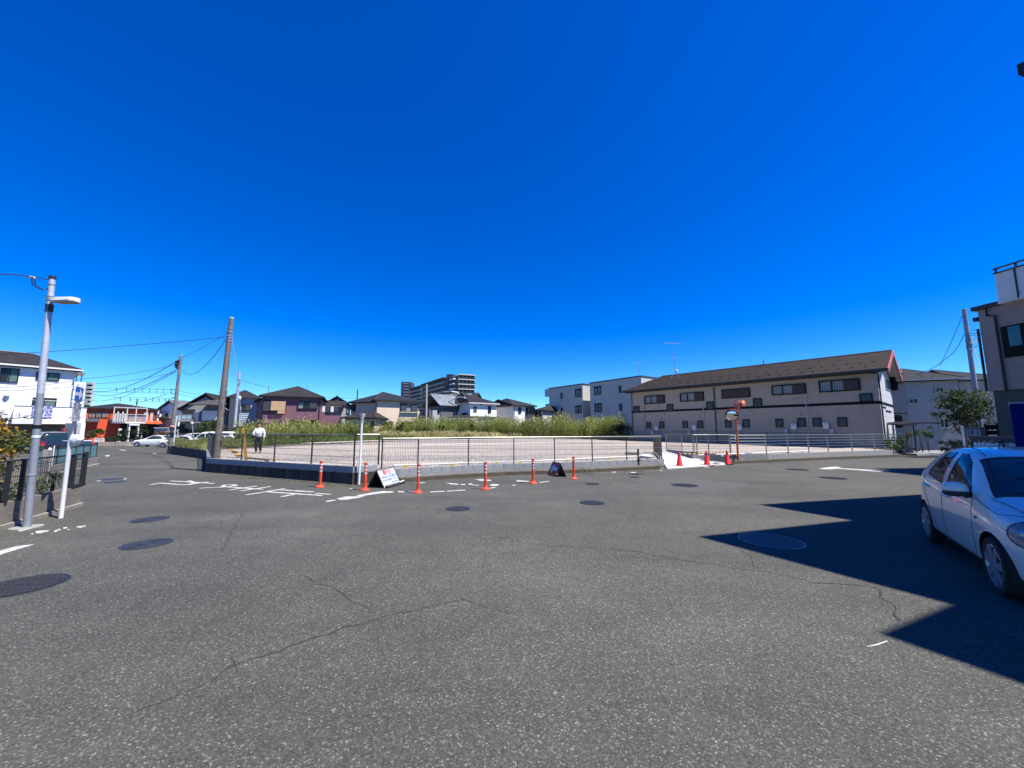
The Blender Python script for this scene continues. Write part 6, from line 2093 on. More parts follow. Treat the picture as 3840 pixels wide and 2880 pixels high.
# --- traffic cones and bars
def cone(c, label):
 t = thing('traffic_cone', label, 'traffic cone', c, 'red cones closing the ramp')
 b = MB(); b.box(c + Vector((0, 0, 0.012)), (0.37, 0.37, 0.024)); b.build('base', M['conered'], t, bevel=0.01)
 b = MB(); b.lathe(c, [(0.15, 0.025), (0.135, 0.045), (0.032, 0.66), (0.026, 0.68), (0.0, 0.682)], 22); b.build('body', M['conered'], t, smooth='auto')
 b = MB(); b.box(c + Vector((0.02, -0.01, 0.028)), (0.52, 0.44, 0.02), 0.3); b.build('weight', M['black'], t, bevel=0.006)
 return t
cps = [gg(2549, 1752), gg(2652, 1747), gg(2729, 1742)]
cn = cone(cps[0], 'red traffic cone at the left end of the striped bars before the ramp')
copy_tree(cn, None, cps[1], 0.3, 'middle red traffic cone joining the two striped bars before the ramp')
copy_tree(cn, None, cps[2], 0.5, 'red traffic cone beside the orange mirror post at the right end of the ramp')
def barcone(a, c, label):
 t = thing('cone_bar', label, 'cone bar', a, 'yellow and black bars between the cones')
 n = 12
 z = Vector((0, 0, 0.575))
 for i in range(n):
  p = a.lerp(c, i / n) + z; q = a.lerp(c, (i + 1) / n) + z
  b = MB(); b.tube([p, q], 0.019, 8); b.build('stripe', M['yellow'] if i % 2 == 0 else M['black'], t)
 for e in (a, c):
  b = MB(); n_ = 14
  pts = [e + z + Vector((0.065 * cos(2 * pi * k_ / n_), 0.065 * sin(2 * pi * k_ / n_), 0)) for k_ in range(n_ + 1)]
  b.tube(pts, 0.012, 5); b.build('end_ring', M['black'], t)
barcone(cps[0], cps[1], 'striped yellow and black bar between the left and middle cones')
barcone(cps[1], cps[2], 'striped yellow and black bar between the middle and right cones')

# --- A-frame boards
def aframe(name, label, f0, f1, b0, b1, ztop, face_m, inner='L'):
 """f0,f1: feet of the visible face (left,right); b0,b1 feet of the other leaf"""
 t = thing(name, label, 'sandwich board', (f0 + f1 + b0 + b1) / 4)
 ap0 = (f0 + b0) / 2 + Vector((0, 0, ztop)); ap1 = (f1 + b1) / 2 + Vector((0, 0, ztop))
 def leaf(a, c, p, q, m, nm, lift=0.0):
  up = (p - a).normalized(); ex = (c - a).normalized(); n_ = ex.cross(up).normalized()
  b = MB()
  a2 = a + Vector((0, 0, lift)); c2 = c + Vector((0, 0, lift))
  b.hexa([a2, c2, c2 - n_ * 0.012, a2 - n_ * 0.012], [p, q, q - n_ * 0.012, p - n_ * 0.012])
  o = b.build(nm, m, t)
  # black tubular frame
  b = MB()
  b.tube([a, p], 0.013, 6); b.tube([c, q], 0.013, 6); b.tube([a2, c2], 0.012, 6); b.tube([p, q], 0.013, 6)
  b.build('frame', M['darkplas'], t)
  return ex, up, n_
 e = leaf(f0, f1, ap0, ap1, face_m, 'face_panel')
 leaf(b0, b1, ap0 - (ap1 - ap0) * 0.0, ap1, M['darkplas'], 'back_panel')
 return t, e, ap0, ap1
# white board: visible leaf faces the sun
f0 = gg(1441, 1831); f1 = gg(1502, 1812)
b0 = gg(1376, 1830); 
b1 = b0 + (f1 - f0)
boardw = mat('board_white', (0.44, 0.46, 0.455), 0.45, var=0.03)
t, (ex, up, nrm), ap0, ap1 = aframe('no_entry_board', 'white sandwich board with red and blue Japanese lettering standing by the wall corner', f0, f1, b0, b1, 0.50, boardw)
hgt = (ap0 - f0).length; wid = (f1 - f0).length
def onb(u, v, d=0.004): return f0 + ex * (u * wid) + up * (v * hgt) + nrm * d
if nrm.dot(SUN) < 0: nrm_s = -1
else: nrm_s = 1
redi = mat('print_red', (0.50, 0.02, 0.05), 0.6); blui = mat('print_blue', (0.06, 0.16, 0.45), 0.6)
text_mesh('通行止', 0.175, 'lettering', redi, basis(onb(0.50, 0.78), ex, up), t)
text_mesh('この先行き止まりの為通行でき', 0.078, 'lettering', blui, basis(onb(0.50, 0.54), ex, up), t)
text_mesh('ませんので迂回して下さい', 0.078, 'lettering', blui, basis(onb(0.50, 0.36), ex, up), t)
b = MB()
for i in range(9):
 p = onb(0.52 + 0.045 * i, 0.17); w_ = wid * 0.032
 b.hexa([p, p + ex * w_, p + ex * w_ + up * 0.028, p + up * 0.028], [p + nrm * 0.001, p + ex * w_ + nrm * 0.001, p + ex * w_ + up * 0.028 + nrm * 0.001, p + up * 0.028 + nrm * 0.001])
b.build('small_print', blui, t)
b = MB()
p = onb(0.03, 0.97); 
b.hexa([onb(0.02, 0.93), onb(0.98, 0.93), onb(0.98, 0.945), onb(0.02, 0.945)], [onb(0.02, 0.93, 0.007), onb(0.98, 0.93, 0.007), onb(0.98, 0.945, 0.007), onb(0.02, 0.945, 0.007)])
b.build('panel_trim', M['postlt'], t)
b = MB(); c_ = (f0 + f1) / 2 + Vector((0.10, -0.02, 0.03)); b.tube([f0 + Vector((0.07, -0.02, 0.04)), c_, f1 + Vector((0.10, 0.0, 0.035))], 0.05, 8); 
wb__ = b.build('dark_roll', M['darkplas'], t, smooth=True)  # dark roll along the foot of the face panel
b = MB(); b.tube([f1 + Vector((0.10, -0.42, 0.085)), f1 + Vector((0.11, -0.05, 0.09))], 0.022, 6); b.build('white_strap', M['white'], t)
# arrow board
f0 = gg(2053, 1781); f1 = gg(2080, 1789); b1 = gg(2124, 1788.5); b0 = b1 + (f0 - f1)
redb = mat('board_red', (0.42, 0.03, 0.03), 0.5, var=0.08)
t, (ex, up, nrm), ap0, ap1 = aframe('arrow_board', 'shaded red sandwich board with a white left arrow between the last two orange posts', f0, f1, b0, b1, 0.47, redb)
hgt = (ap0 - f0).length; wid = (f1 - f0).length
def onb(u, v, d=0.004): return f0 + ex * (u * wid) + up * (v * hgt) + nrm * d
out = [(0.06, 0.56), (0.42, 0.92), (0.42, 0.70), (0.96, 0.66), (0.96, 0.42), (0.42, 0.42), (0.42, 0.18)]
b = MB(); n = len(out)
b.add([onb(u_, v_, 0.004) for u_, v_ in out] + [onb(u_, v_, 0.007) for u_, v_ in out], [tuple(range(n)), tuple(range(2 * n - 1, n - 1, -1))] + [(i, (i + 1) % n, n + (i + 1) % n, n + i) for i in range(n)])
b.build('arrow', mat('arrow_grey_white', (0.55, 0.58, 0.62), 0.5), t)

# --- slim white lamp / marker pole at the wall corner
base = gg(1346, 1817); top_ = at(1357, 1583, base.y + 0.02)
t = thing('slim_lamp', 'slim white leaning pole with a small funnel head in front of the wall corner', 'lamp post', base)
b = MB(); b.tube([base, top_], 0.032, 10); b.build('pole', M['white'], t, smooth='auto')
b = MB(); k_ = top_.z
b.lathe((top_.x, top_.y, k_), [(0.035, -0.02), (0.045, 0.06), (0.05, 0.12), (0.105, 0.255), (0.105, 0.27)], 12); b.build('funnel_head', M['offwhite'], t, smooth='auto')
b = MB(); b.lathe((top_.x, top_.y, k_ + 0.271), [(0.108, 0), (0.108, 0.012)], 12); b.build('cap', M['darkplas'], t)
b = MB(); b.box(top_ + Vector((0, -0.045, 0.13)), (0.07, 0.02, 0.06)); b.build('label_plate', M['sashlt'], t)

# --- convex mirror on orange post
base = gg(2768, 1727, 0.14); base = Vector((base.x, base.y, 0.14)); top_ = at(2757, 1508, base.y)
t = thing('road_mirror', 'orange post with two round convex traffic mirrors beside the right cone', 'traffic mirror', base)
b = MB(); b.tube([base + Vector((0, 0, -0.1)), Vector((top_.x, base.y, top_.z))], 0.045, 12); b.build('pole', M['orangemetal'], t, smooth='auto')
def convex(c, n_, r, hood=True):
 n_ = n_.normalized()
 a_ = n_.cross(Vector((0, 0, 1))).normalized(); u_ = a_.cross(n_)
 seg = 28
 b = MB()
 rings = []
 for k_ in range(6):
  th = k_ / 5.0
  rr_ = r * sin(th * pi / 2) if k_ else 0.001
  dd = 0.045 * cos(th * pi / 2)
  rings.append([c + a_ * (rr_ * cos(2 * pi * j / seg)) + u_ * (rr_ * sin(2 * pi * j / seg)) + n_ * dd for j in range(seg)])
 b.add([v for rg in rings for v in rg], [(k_ * seg + j, k_ * seg + (j + 1) % seg, (k_ + 1) * seg + (j + 1) % seg, (k_ + 1) * seg + j) for k_ in range(5) for j in range(seg)])
 mm = mat('mirror_face', (0.85, 0.86, 0.86), 0.03, metal=1.0, var=0.0)
 b.build('mirror_face', mm, t, smooth=True)
 b = MB()
 prof = [(r * 1.0, -0.01), (r * 1.06, 0.0), (r * 1.06, 0.03), (r * 0.99, 0.035)]
 vs_ = [c + a_ * (pr * cos(2 * pi * j / seg)) + u_ * (pr * sin(2 * pi * j / seg)) + n_ * pd for pr, pd in prof for j in range(seg)]
 b.add(vs_, [(k_ * seg + j, k_ * seg + (j + 1) % seg, (k_ + 1) * seg + (j + 1) % seg, (k_ + 1) * seg + j) for k_ in range(3) for j in range(seg)])
 b.build('mirror_rim', M['orangemetal'], t, smooth=True)
 b = MB()
 rings = []
 for k_ in range(5):
  th = k_ / 4.0
  rr_ = r * 1.02 * sin(th * pi / 2) if k_ else 0.001
  rings.append([c + a_ * (rr_ * cos(2 * pi * j / seg)) + u_ * (rr_ * sin(2 * pi * j / seg)) - n_ * (0.02 + 0.10 * cos(th * pi / 2)) for j in range(seg)])
 b.add([v for rg in rings for v in rg], [(k_ * seg + j, (k_ + 1) * seg + j, (k_ + 1) * seg + (j + 1) % seg, k_ * seg + (j + 1) % seg) for k_ in range(4) for j in range(seg)])
 b.build('mirror_back', mat('mirror_back_brown', (0.33, 0.20, 0.15), 0.6), t, smooth=True)
 if hood:
  b = MB(); vs_ = []
  for j in range(13):
   an_ = pi * (j / 12.0) * 1.0
   o_ = a_ * (r * 1.08 * cos(an_)) + u_ * (r * 1.08 * sin(an_))
   vs_ += [c + o_, c + o_ + n_ * 0.22, c + o_ * 1.015 + n_ * 0.22, c + o_ * 1.015]
  b.add(vs_, [(4 * j + q, 4 * j + (q + 1) % 4, 4 * (j + 1) + (q + 1) % 4, 4 * (j + 1) + q) for j in range(12) for q in range(4)])
  b.build('hood', M['orangemetal'], t, smooth=True)
mc = at(2745, 1557, base.y - 0.12)
convex(mc, Vector((-0.50, -0.86, -0.10)), 0.285)
mc2 = at(2772, 1522, base.y)
convex(mc2, Vector((0.92, -0.36, -0.1)), 0.26)
b = MB(); b.tube([Vector((top_.x, base.y, mc.z + 0.1)), mc + Vector((0.05, 0.1, 0.05))], 0.02, 6); b.tube([Vector((top_.x, base.y, mc2.z - 0.1)), mc2], 0.02, 6)
b.build('bracket', M['galv'], t)
b = MB(); p = at(2758, 1640, base.y - 0.06); b.box(p, (0.02, 0.02, 0.25)); b.build('sticker', M['white'], t)
b = MB(); p = g(2762, 1729, 0.14); b.box((p.x - 0.12, p.y + 0.05, 0.28), (0.1, 0.05, 0.35)); b.build('base_plate', M['darkplas'], t)

# --- left lamp post (steel, with LED lantern and cable)
base = gg(100, 1978); tx, tz = at(196, 1046, base.y).x, at(196, 1046, base.y).z
topL = Vector((tx, base.y, tz))
t = thing('street_light', 'tall grey steel street light with a flat lantern near its top at the left edge', 'street light', base)
b = MB(); mid_ = base.lerp(topL, 0.52)
b.tube([base, mid_], 0.053, 16, r1=0.048); b.build('pole', M['galv'], t, smooth='auto')
b = MB(); b.tube([mid_, topL], 0.048, 16, r1=0.042); b.build('pole', mat('galv_pale', (0.44, 0.46, 0.51), 0.5, metal=0.3, var=0.08, vscale=7), t, smooth='auto')
b = MB(); b.tube([topL, topL + Vector((0, 0, 0.05))], 0.05, 16); b.build('cap', M['black'], t)
def band(px, py, r, h, m_, nm='band'):
 f = (at(px, py, base.y).z - base.z) / (topL.z - base.z)
 p = base.lerp(topL, f)
 b = MB(); b.tube([p - Vector((0, 0, h / 2)), p + Vector((0, 0, h / 2))], r, 16); return b.build(nm, m_, t, smooth='auto')
band(192, 1068, 0.049, 0.015, M['galv']); band(188, 1112, 0.051, 0.012, M['galv']); band(186, 1122, 0.054, 0.06, M['galv']); band(185, 1145, 0.056, 0.03, M['darkplas']); band(183, 1158, 0.053, 0.12, M['darkplas'])
band(143, 1600, 0.056, 0.06, M['sashblk'], 'number_plate'); band(138, 1637, 0.056, 0.04, M['white'], 'sticker'); band(122, 1780, 0.059, 0.025, M['sashlt'], 'sticker')
# lantern: arm root at (200,1130), tip at (290,1125)
la = at(199, 1126, base.y); lb = at(291, 1124, base.y - 0.05)
ex = (lb - la).normalized(); ey_ = Vector((0, 0, 1)).cross(ex).normalized()
b = MB()
out = [(0.0, 0.035), (0.08, 0.07), (0.30, 0.095), (0.86, 0.095), (1.0, 0.045)]
L_ = (lb - la).length
vs_ = []
for s_, hw in out:
 for zz, q in ((0.035, 0.8), (-0.02, 1.0), (-0.04, 0.93)):
  vs_.append(la + ex * (s_ * L_) + ey_ * (hw * q) + Vector((0, 0, zz - 0.015 * (1 - abs(2 * s_ - 1)) * (zz < 0))))
 for zz, q in ((-0.04, 0.93), (-0.02, 1.0), (0.035, 0.8)):
  vs_.append(la + ex * (s_ * L_) - ey_ * (hw * q) + Vector((0, 0, zz - 0.015 * (1 - abs(2 * s_ - 1)) * (zz < 0))))
fs = [(6 * i + q, 6 * i + (q + 1) % 6, 6 * (i + 1) + (q + 1) % 6, 6 * (i + 1) + q) for i in range(4) for q in range(6)] + [tuple(range(5, -1, -1)), tuple(24 + q for q in range(6))]
b.add(vs_, fs)
lan = b.build('lantern', mat('lantern_cream', (0.62, 0.60, 0.55), 0.5, var=0.05), t)
b = MB()
lz = Vector((0, 0, -0.058))
b.hexa([la + ex * (0.2 * L_) - ey_ * 0.07 + lz, la + ex * (0.9 * L_) - ey_ * 0.07 + lz, la + ex * (0.9 * L_) + ey_ * 0.07 + lz, la + ex * (0.2 * L_) + ey_ * 0.07 + lz],
    [la + ex * (0.2 * L_) - ey_ * 0.07 + lz * 0.85, la + ex * (0.9 * L_) - ey_ * 0.07 + lz * 0.85, la + ex * (0.9 * L_) + ey_ * 0.07 + lz * 0.85, la + ex * (0.2 * L_) + ey_ * 0.07 + lz * 0.85])
b.build('diffuser', mat('lamp_diffuser', (0.30, 0.27, 0.23), 0.4), lan)
b = MB(); b.tube([la - ex * 0.1, la + ex * 0.06], 0.03, 8); b.build('arm', M['galv'], t)

def cable(name, label, pts, r=0.012, sag=0.0, root=None, group=None, m_=None, n=18):
 """pts: 3D points, each span sagging"""
 out_ = []
 for i in range(len(pts) - 1):
  for k_ in range(n):
   f = k_ / n
   p = pts[i].lerp(pts[i + 1], f)
   p = p - Vector((0, 0, 4 * sag * f * (1 - f)))
   out_.append(p)
 out_.append(pts[-1])
 b = MB(); b.tube(out_, r, 5)
 if root is not None:
  return b.build(name, m_ or M['wire'], root)
 o = b.build(name, m_ or M['wire'], loc=pts[0])
 return tag(o, label, 'cable', group)
j1 = at(182, 1048, base.y); j2 = at(125, 1040, base.y - 0.3)
cable('service_cable', 'thin cable leaving the top of the street light towards the left edge of the photo', [j1, j2, at(60, 1031, base.y - 0.9), at(-500, 1000, base.y - 3.0)], 0.009)
b = MB(); b.tube([at(108, 1038, base.y - 0.35), at(130, 1043, base.y - 0.28)], 0.022, 8); b.build('cable_joint', M['offwhite'], t)
for px in (119, 130):
 cable('drip_loop', '', [at(px, 1046, base.y - 0.3), at(px + 2, 1066, base.y - 0.25), at(px + 16, 1078, base.y - 0.18), at(165, 1088, base.y - 0.05), at(183, 1080, base.y)], 0.008, root=t, n=3)
b = MB(); b.tube([base, base + Vector((0, 0, 0.012))], 0.20, 14); b.build('mortar_collar', M['footing'], t)

# --- one-way sign on white post
base = gg(228, 1943)
tp = at(284, 1444, base.y)
t = thing('one_way_sign', 'white post carrying a blue one-way arrow plate above a white Japanese text plate', 'road sign', base)
k_ = base.lerp(Vector((tp.x, base.y, tp.z)), 0.0)
b = MB()
kn = at(269, 1606, base.y); kn2 = at(279, 1588, base.y)
b.tube([base, kn, kn2, Vector((kn2.x + 0.01, base.y, tp.z + 0.02))], 0.034, 14); b.build('pole', M['white'], t, smooth='auto')
# plates face the street (to the right and towards the camera)
def plate(x0, yt0, x1, yt1, x2, yb0, x3, yb1, Yn, m_, nm):
 """corners: top-left, top-right, bottom-left, bottom-right bearings"""
 pass
sn = Vector((0.81, 0.58, 0)).normalized()           # sign normal
se = Vector((-0.58, 0.81, 0)).normalized()
def sgn(px, py, d=0.0):
 """bearing -> point on the sign plane"""
 o_ = Vector((kn2.x + 0.04, base.y + 0.02, 0)); r = ray(px, py); r0 = Vector((0, 0, CAM_H))
 t_ = (o_ + sn * d - r0).dot(sn) / r.dot(sn)
 return r0 + r * t_
TL, TR, BL, BR = sgn(282, 1447), sgn(311.5, 1454), sgn(275, 1503), sgn(306, 1508)
cen_ = (TL + TR + BL + BR) / 4
W_ = ((TR - TL).dot(se) + (BR - BL).dot(se)) / 2; H_ = ((TL.z - BL.z) + (TR.z - BR.z)) / 2
Mx = basis(cen_, se, (0, 0, 1))
def loc(x, y, z=0.0): return Mx @ Vector((x, y, z))
blue = mat('sign_blue_sheet', (0.012, 0.10, 0.42), 0.4, var=0.06)
sgw = mat('sign_white_sheet', (0.62, 0.66, 0.70), 0.45, var=0.04)
def slab(w_, h_, z0, z1, m_, nm, cx_=0.0, cy_=0.0, r=0.0):
 b = MB(); pts = []
 if r:
  for qx, qy, a0 in ((1, 1, 0), (-1, 1, pi / 2), (-1, -1, pi), (1, -1, 3 * pi / 2)):
   for s_ in range(4):
    a_ = a0 + s_ * pi / 6
    pts.append((cx_ + qx * (w_ / 2 - r) + r * cos(a_), cy_ + qy * (h_ / 2 - r) + r * sin(a_)))
 else:
  pts = [(cx_ - w_ / 2, cy_ - h_ / 2), (cx_ + w_ / 2, cy_ - h_ / 2), (cx_ + w_ / 2, cy_ + h_ / 2), (cx_ - w_ / 2, cy_ + h_ / 2)]
 n_ = len(pts)
 b.add([loc(x, y, z0) for x, y in pts] + [loc(x, y, z1) for x, y in pts], [tuple(range(n_ - 1, -1, -1)), tuple(range(n_, 2 * n_))] + [(i, (i + 1) % n_, n_ + (i + 1) % n_, n_ + i) for i in range(n_)])
 return b.build(nm, m_, t)
slab(W_, H_, 0.0, 0.010, sgw, 'arrow_plate', r=0.02)
slab(W_ - 0.018, H_ - 0.018, 0.0101, 0.0125, blue, 'blue_field', r=0.016)
out = [(-0.47, 0.10), (-0.47, -0.12), (0.05, -0.12), (0.05, -0.36), (0.40, 0.0), (0.05, 0.38), (0.05, 0.10)]
b = MB(); n = len(out)
b.add([loc(x * W_, y * H_ , 0.0127) for x, y in out] + [loc(x * W_, y * H_, 0.0145) for x, y in out], [tuple(range(n - 1, -1, -1)), tuple(range(n, 2 * n))] + [(i, (i + 1) % n, n + (i + 1) % n, n + i) for i in range(n)])
b.build('arrow', sgw, t)
TL, TR, BL, BR = sgn(274, 1510), sgn(303.5, 1513), sgn(264.5, 1577), sgn(296, 1582)
cen2 = (TL + TR + BL + BR) / 4
H2 = ((TL.z - BL.z) + (TR.z - BR.z)) / 2
Mx = basis(Vector((cen_.x, cen_.y, cen2.z)) + se * ((cen2 - cen_).dot(se)), se, (0, 0, 1))
slab(W_, H2, 0.0, 0.008, mat('plate_grey_white', (0.50, 0.52, 0.55), 0.5, var=0.05), 'text_plate', r=0.015)
ink = mat('sign_ink', (0.03, 0.035, 0.05), 0.6)
text_mesh('二輪・自転車', W_ * 0.19, 'lettering', ink, Mx @ Matrix.Translation((0, H2 * 0.30, 0.0085)) @ Matrix.Diagonal((0.9, 1.55, 1, 1)), t)
text_mesh('を除く', W_ * 0.21, 'lettering', ink, Mx @ Matrix.Translation((0, H2 * 0.02, 0.0085)) @ Matrix.Diagonal((1, 1.2, 1, 1)), t)
text_mesh('ここから', W_ * 0.225, 'lettering', ink, Mx @ Matrix.Translation((0, -H2 * 0.27, 0.0085)) @ Matrix.Diagonal((1, 1.2, 1, 1)), t)
b = MB()
for dz in (1455, 1495, 1525, 1565):
 z_ = sgn(280, dz).z
 b.box((kn2.x - 0.0, base.y - 0.0, z_), (0.12, 0.11, 0.02))
b.build('bracket', M['galv'], t)
c_ = at(290, 1650, base.y + 0.02)
b = MB()
bm = bmesh.new(); bmesh.ops.create_icosphere(bm, subdivisions=3, radius=1)
for v in bm.verts:
 q = v.co.copy(); nn_ = noise.noise(q * 2.2) * 0.22 + noise.noise(q * 5) * 0.10
 v.co = Vector((q.x * 0.15 * (1 + nn_) * (1.0 - 0.25 * q.x), q.y * 0.06 * (1 + nn_), q.z * 0.105 * (1 + nn_) * (1 - 0.35 * q.x)))
me = bpy.data.meshes.new('wrapped_bundle'); bm.to_mesh(me); bm.free(); me.materials.append(M['white'])
me.polygons.foreach_set('use_smooth', [True] * len(me.polygons))
o = bpy.data.objects.new('wrapped_bundle', me); C.objects.link(o); o.location = c_; o.rotation_euler = (0, -0.25, 0)
tag(o, 'crumpled white plastic wrapped bundle tied to the white one-way sign post', 'bundle')

# --- utility poles
def utility_pole(label, base, top_, r0, r1, m_, bands=(), name='utility_pole'):
 t = thing(name, label, 'utility pole', base)
 b = MB(); b.tube([base - Vector((0, 0, 0.3)), base.lerp(top_, 0.5), top_], r0, 16, r1=r1); b.build('pole', m_, t, smooth='auto')
 b = MB(); b.tube([top_ + Vector((0, 0, 0.0)), top_ + Vector((0, 0, 0.05))], r1 * 1.06, 16); b.build('cap', M['offwhite'], t)
 for f in bands:
  p = base.lerp(top_, f)
  b = MB(); b.tube([p - Vector((0, 0, 0.025)), p + Vector((0, 0, 0.025))], (r0 + (r1 - r0) * f) * 1.12, 16); b.build('clamp_band', M['galv'], t)
 return t
PB = Vector((-11.85, 15.62, 0.27)); PT = at(868, 1195, 15.62)
P1 = utility_pole('brown concrete utility pole leaning slightly right inside the left corner of the lot', PB, PT, 0.138, 0.082, M['pole'], (0.905, 0.93, 0.86, 0.875, 0.84))
for i, f in enumerate((0.18, 0.255, 0.33, 0.405, 0.48, 0.555, 0.63, 0.70)):
 p = PB.lerp(PT, f); sg_ = -1 if i % 2 == 0 else 1
 rr_ = 0.138 + (0.082 - 0.138) * f
 b = MB(); b.tube([p + Vector((sg_ * rr_, 0, 0)), p + Vector((sg_ * (rr_ + 0.11), -0.02, 0.0))], 0.008, 5); b.build('step_bolt', M['galv'], P1)
for px, py in ((846, 1495), (838, 1562)):
 p = at(px, py, 15.42)
 b = MB(); b.tube([p, p + Vector((0.05, -0.02, 0.16)), p + Vector((0.04, 0.0, 0.32))], 0.012, 5); b.build('cable_hook', M['black'], P1)
# guy wire with yellow guard
gA = at(868, 1248, 15.6); gB = at(908.5, 1603, 15.1); gC = gl(924, 1726)
gw_ = thing('guy_wire', 'steel guy wire of the brown pole with a long yellow guard tube', 'guy wire', gC)
b = MB(); b.tube([gA, at(899, 1497, 15.2)], 0.009, 5); b.tube([at(899, 1500, 15.2), gB], 0.009, 5); b.build('wire', M['galv'], gw_)
b = MB(); b.blob(at(899, 1493, 15.2), (0.05, 0.05, 0.09), 10, 8); b.build('insulator', M['white'], gw_, smooth=True)
b = MB(); b.tube([gB, gC], 0.058, 12); b.build('guard_tube', M['yellow'], gw_, smooth='auto')
b = MB(); b.tube([gB, gB + (gA - gB).normalized() * 0.04], 0.062, 12); b.build('guard_cap', M['darkplas'], gw_)

B2 = gg(637, 1702); T2 = at(679, 1334, B2.y)
P2 = utility_pole('grey concrete utility pole farther down the side street, with brackets and a folded mirror hood', B2, T2, 0.155, 0.08, mat('concrete_pole_grey', (0.17, 0.16, 0.15), 0.85, var=0.14, vscale=5), (0.93, 0.88, 0.80, 0.62, 0.52, 0.5))
for py in (1461, 1477, 1492, 1508):
 pass
for (ya, yb) in ((1460, 1477), (1491, 1508)):
 p0_ = at(664, ya, B2.y); p1_ = at(644, ya, B2.y); p2_ = at(642, yb, B2.y); p3_ = at(660, yb, B2.y)
 b = MB(); b.tube([p0_, p1_, p2_, p3_], 0.03, 6); b.build('bracket', M['galv'], P2)
for px, py, s_ in ((664, 1358, 0.16), (663, 1368, 0.18), (671, 1353, 0.12), (669, 1382, 0.12), (660, 1377, 0.08)):
 b = MB(); b.blob(at(px, py, B2.y), (s_, 0.12, s_ * 0.8), 8, 6); b.build('junction_box', M['wire'], P2)
# base plate: black foot and folded hood with triangle
b = MB(); b.tube([B2, B2.lerp(T2, 0.075)], 0.165, 16); b.build('black_foot', M['black'], P2)
tri = [at(640, 1587, B2.y - 0.25), at(628, 1606, B2.y - 0.25), at(650, 1604, B2.y - 0.25)]
b = MB(); b.add(tri + [v + Vector((0, 0.03, 0)) for v in tri], [(0, 1, 2), (5, 4, 3), (0, 3, 4, 1), (1, 4, 5, 2), (2, 5, 3, 0)]); b.build('triangle_plate', mat('dark_red_plate', (0.10, 0.02, 0.02), 0.5), P2)
b = MB(); b.box(at(643, 1613, B2.y - 0.2), (0.52, 0.12, 0.42), 0.3); b.build('mirror_back', mat('mirror_back_brown', (0.33, 0.20, 0.15), 0.6), P2, bevel=0.05)
b = MB(); b.tube([at(640, 1598, B2.y - 0.28), at(655, 1601, B2.y - 0.28)], 0.07, 6); b.build('hood', mat('pink_hood', (0.62, 0.33, 0.26), 0.6), P2)
bs = gg(647, 1703); tp2 = at(662, 1560, bs.y - 0.1)
t = thing('sign_post', 'thin white post standing close beside the farther grey utility pole', 'post', bs)
b = MB(); b.tube([bs, tp2], 0.045, 8, r1=0.03); b.build('shaft', M['white'], t, smooth='auto')

# small steel poles among the houses
def simple_pole(label, px0, py0, px1, py1, Y, r, m_, cat='pole', name='steel_pole', head=None):
 a_ = at(px0, py0, Y); c_ = at(px1, py1, Y)
 t = thing(name, label, cat, a_)
 b = MB(); b.tube([a_, c_], r, 8, r1=r * 0.8); b.build('shaft', m_, t, smooth='auto')
 if head:
  b = MB(); b.blob(c_, (head, head, head * 0.7), 10, 6); b.build('lamp_head', M['white'], t, smooth=True)
 return t, a_, c_
t, _, steel_top = simple_pole('pale blue steel pole leaning slightly before the blue-grey house', 880, 1600, 898, 1393, 40, 0.14, mat('pale_steel', (0.38, 0.46, 0.54), 0.5, metal=0.2), 'utility pole', 'utility_pole')
b = MB(); p = at(894, 1430, 39.9); b.tube([p + Vector((0, 0, 0.25)), p + Vector((0.28, 0, 0.1)), p + Vector((0.3, 0, -0.15)), p + Vector((0.05, 0, -0.3))], 0.03, 6); b.build('bracket', M['galv'], t)
t, _, p9 = simple_pole('slim concrete pole rising between the cream house and the dark metal-roofed house', 1597, 1625, 1600, 1441, 50, 0.15, mat('pole_weathered', (0.36, 0.34, 0.33), 0.8, var=0.15), 'utility pole', 'utility_pole')
simple_pole('thin leaning white pole in front of the dark metal-roofed house', 1622, 1620, 1611, 1535, 51, 0.06, M['galv'])
simple_pole('short leaning lamp pole with a white ball head beside the parked white van', 727, 1655, 720.5, 1587, 44, 0.05, M['galv'], 'lamp post', 'street_lamp', 0.16)
simple_pole('thin black mast standing behind the cream and the grey houses', 1339, 1500, 1341, 1460, 60, 0.10, M['wire'], 'mast', 'mast')
simple_pole('thin mast behind the ridge of the purple house on its right side', 1152, 1480, 1152, 1443, 56, 0.06, M['galv'], 'mast', 'mast')
simple_pole('short mast left of the purple house ridge', 1008, 1475, 1008, 1447, 60, 0.06, M['galv'], 'mast', 'mast')
# right pole
RB = at(3682, 1640, 27.5); RTt = at(3615, 1162, 27.5)
P3 = utility_pole('pale steel utility pole with cable clamps rising behind the dark tree at right', Vector((RB.x, RB.y, 0)), RTt, 0.165, 0.12, mat('pale_steel2', (0.26, 0.29, 0.34), 0.55, metal=0.25, var=0.12, vscale=4), (0.955, 0.79, 0.75, 0.73))
for f_, sx_ in ((0.79, 1), (0.77, -1), (0.75, 1), (0.73, -1)):
 p = Vector((RB.x, RB.y, 0)).lerp(RTt, f_)
 b = MB(); b.tube([p + Vector((0, -0.2, 0.1)), p + Vector((0.35 * sx_, -0.25, 0.22)), p + Vector((0.55 * sx_, -0.25, 0)), p + Vector((0.3 * sx_, -0.2, -0.2)), p + Vector((0, -0.2, -0.15))], 0.022, 5); b.build('cable_loop', M['wire'], P3)
for py, x1, y1 in ((1237, 3900, 1241), (1258, 3900, 1262), (1250, 3900, 1256)):
 cable('power_cable', ['upper', 'lower', 'middle'][[1237, 1258, 1250].index(py)] + ' cable running from the right steel pole behind the tan house', [at(3640, py, 27.4), at(x1, y1, 23.0)], 0.02)
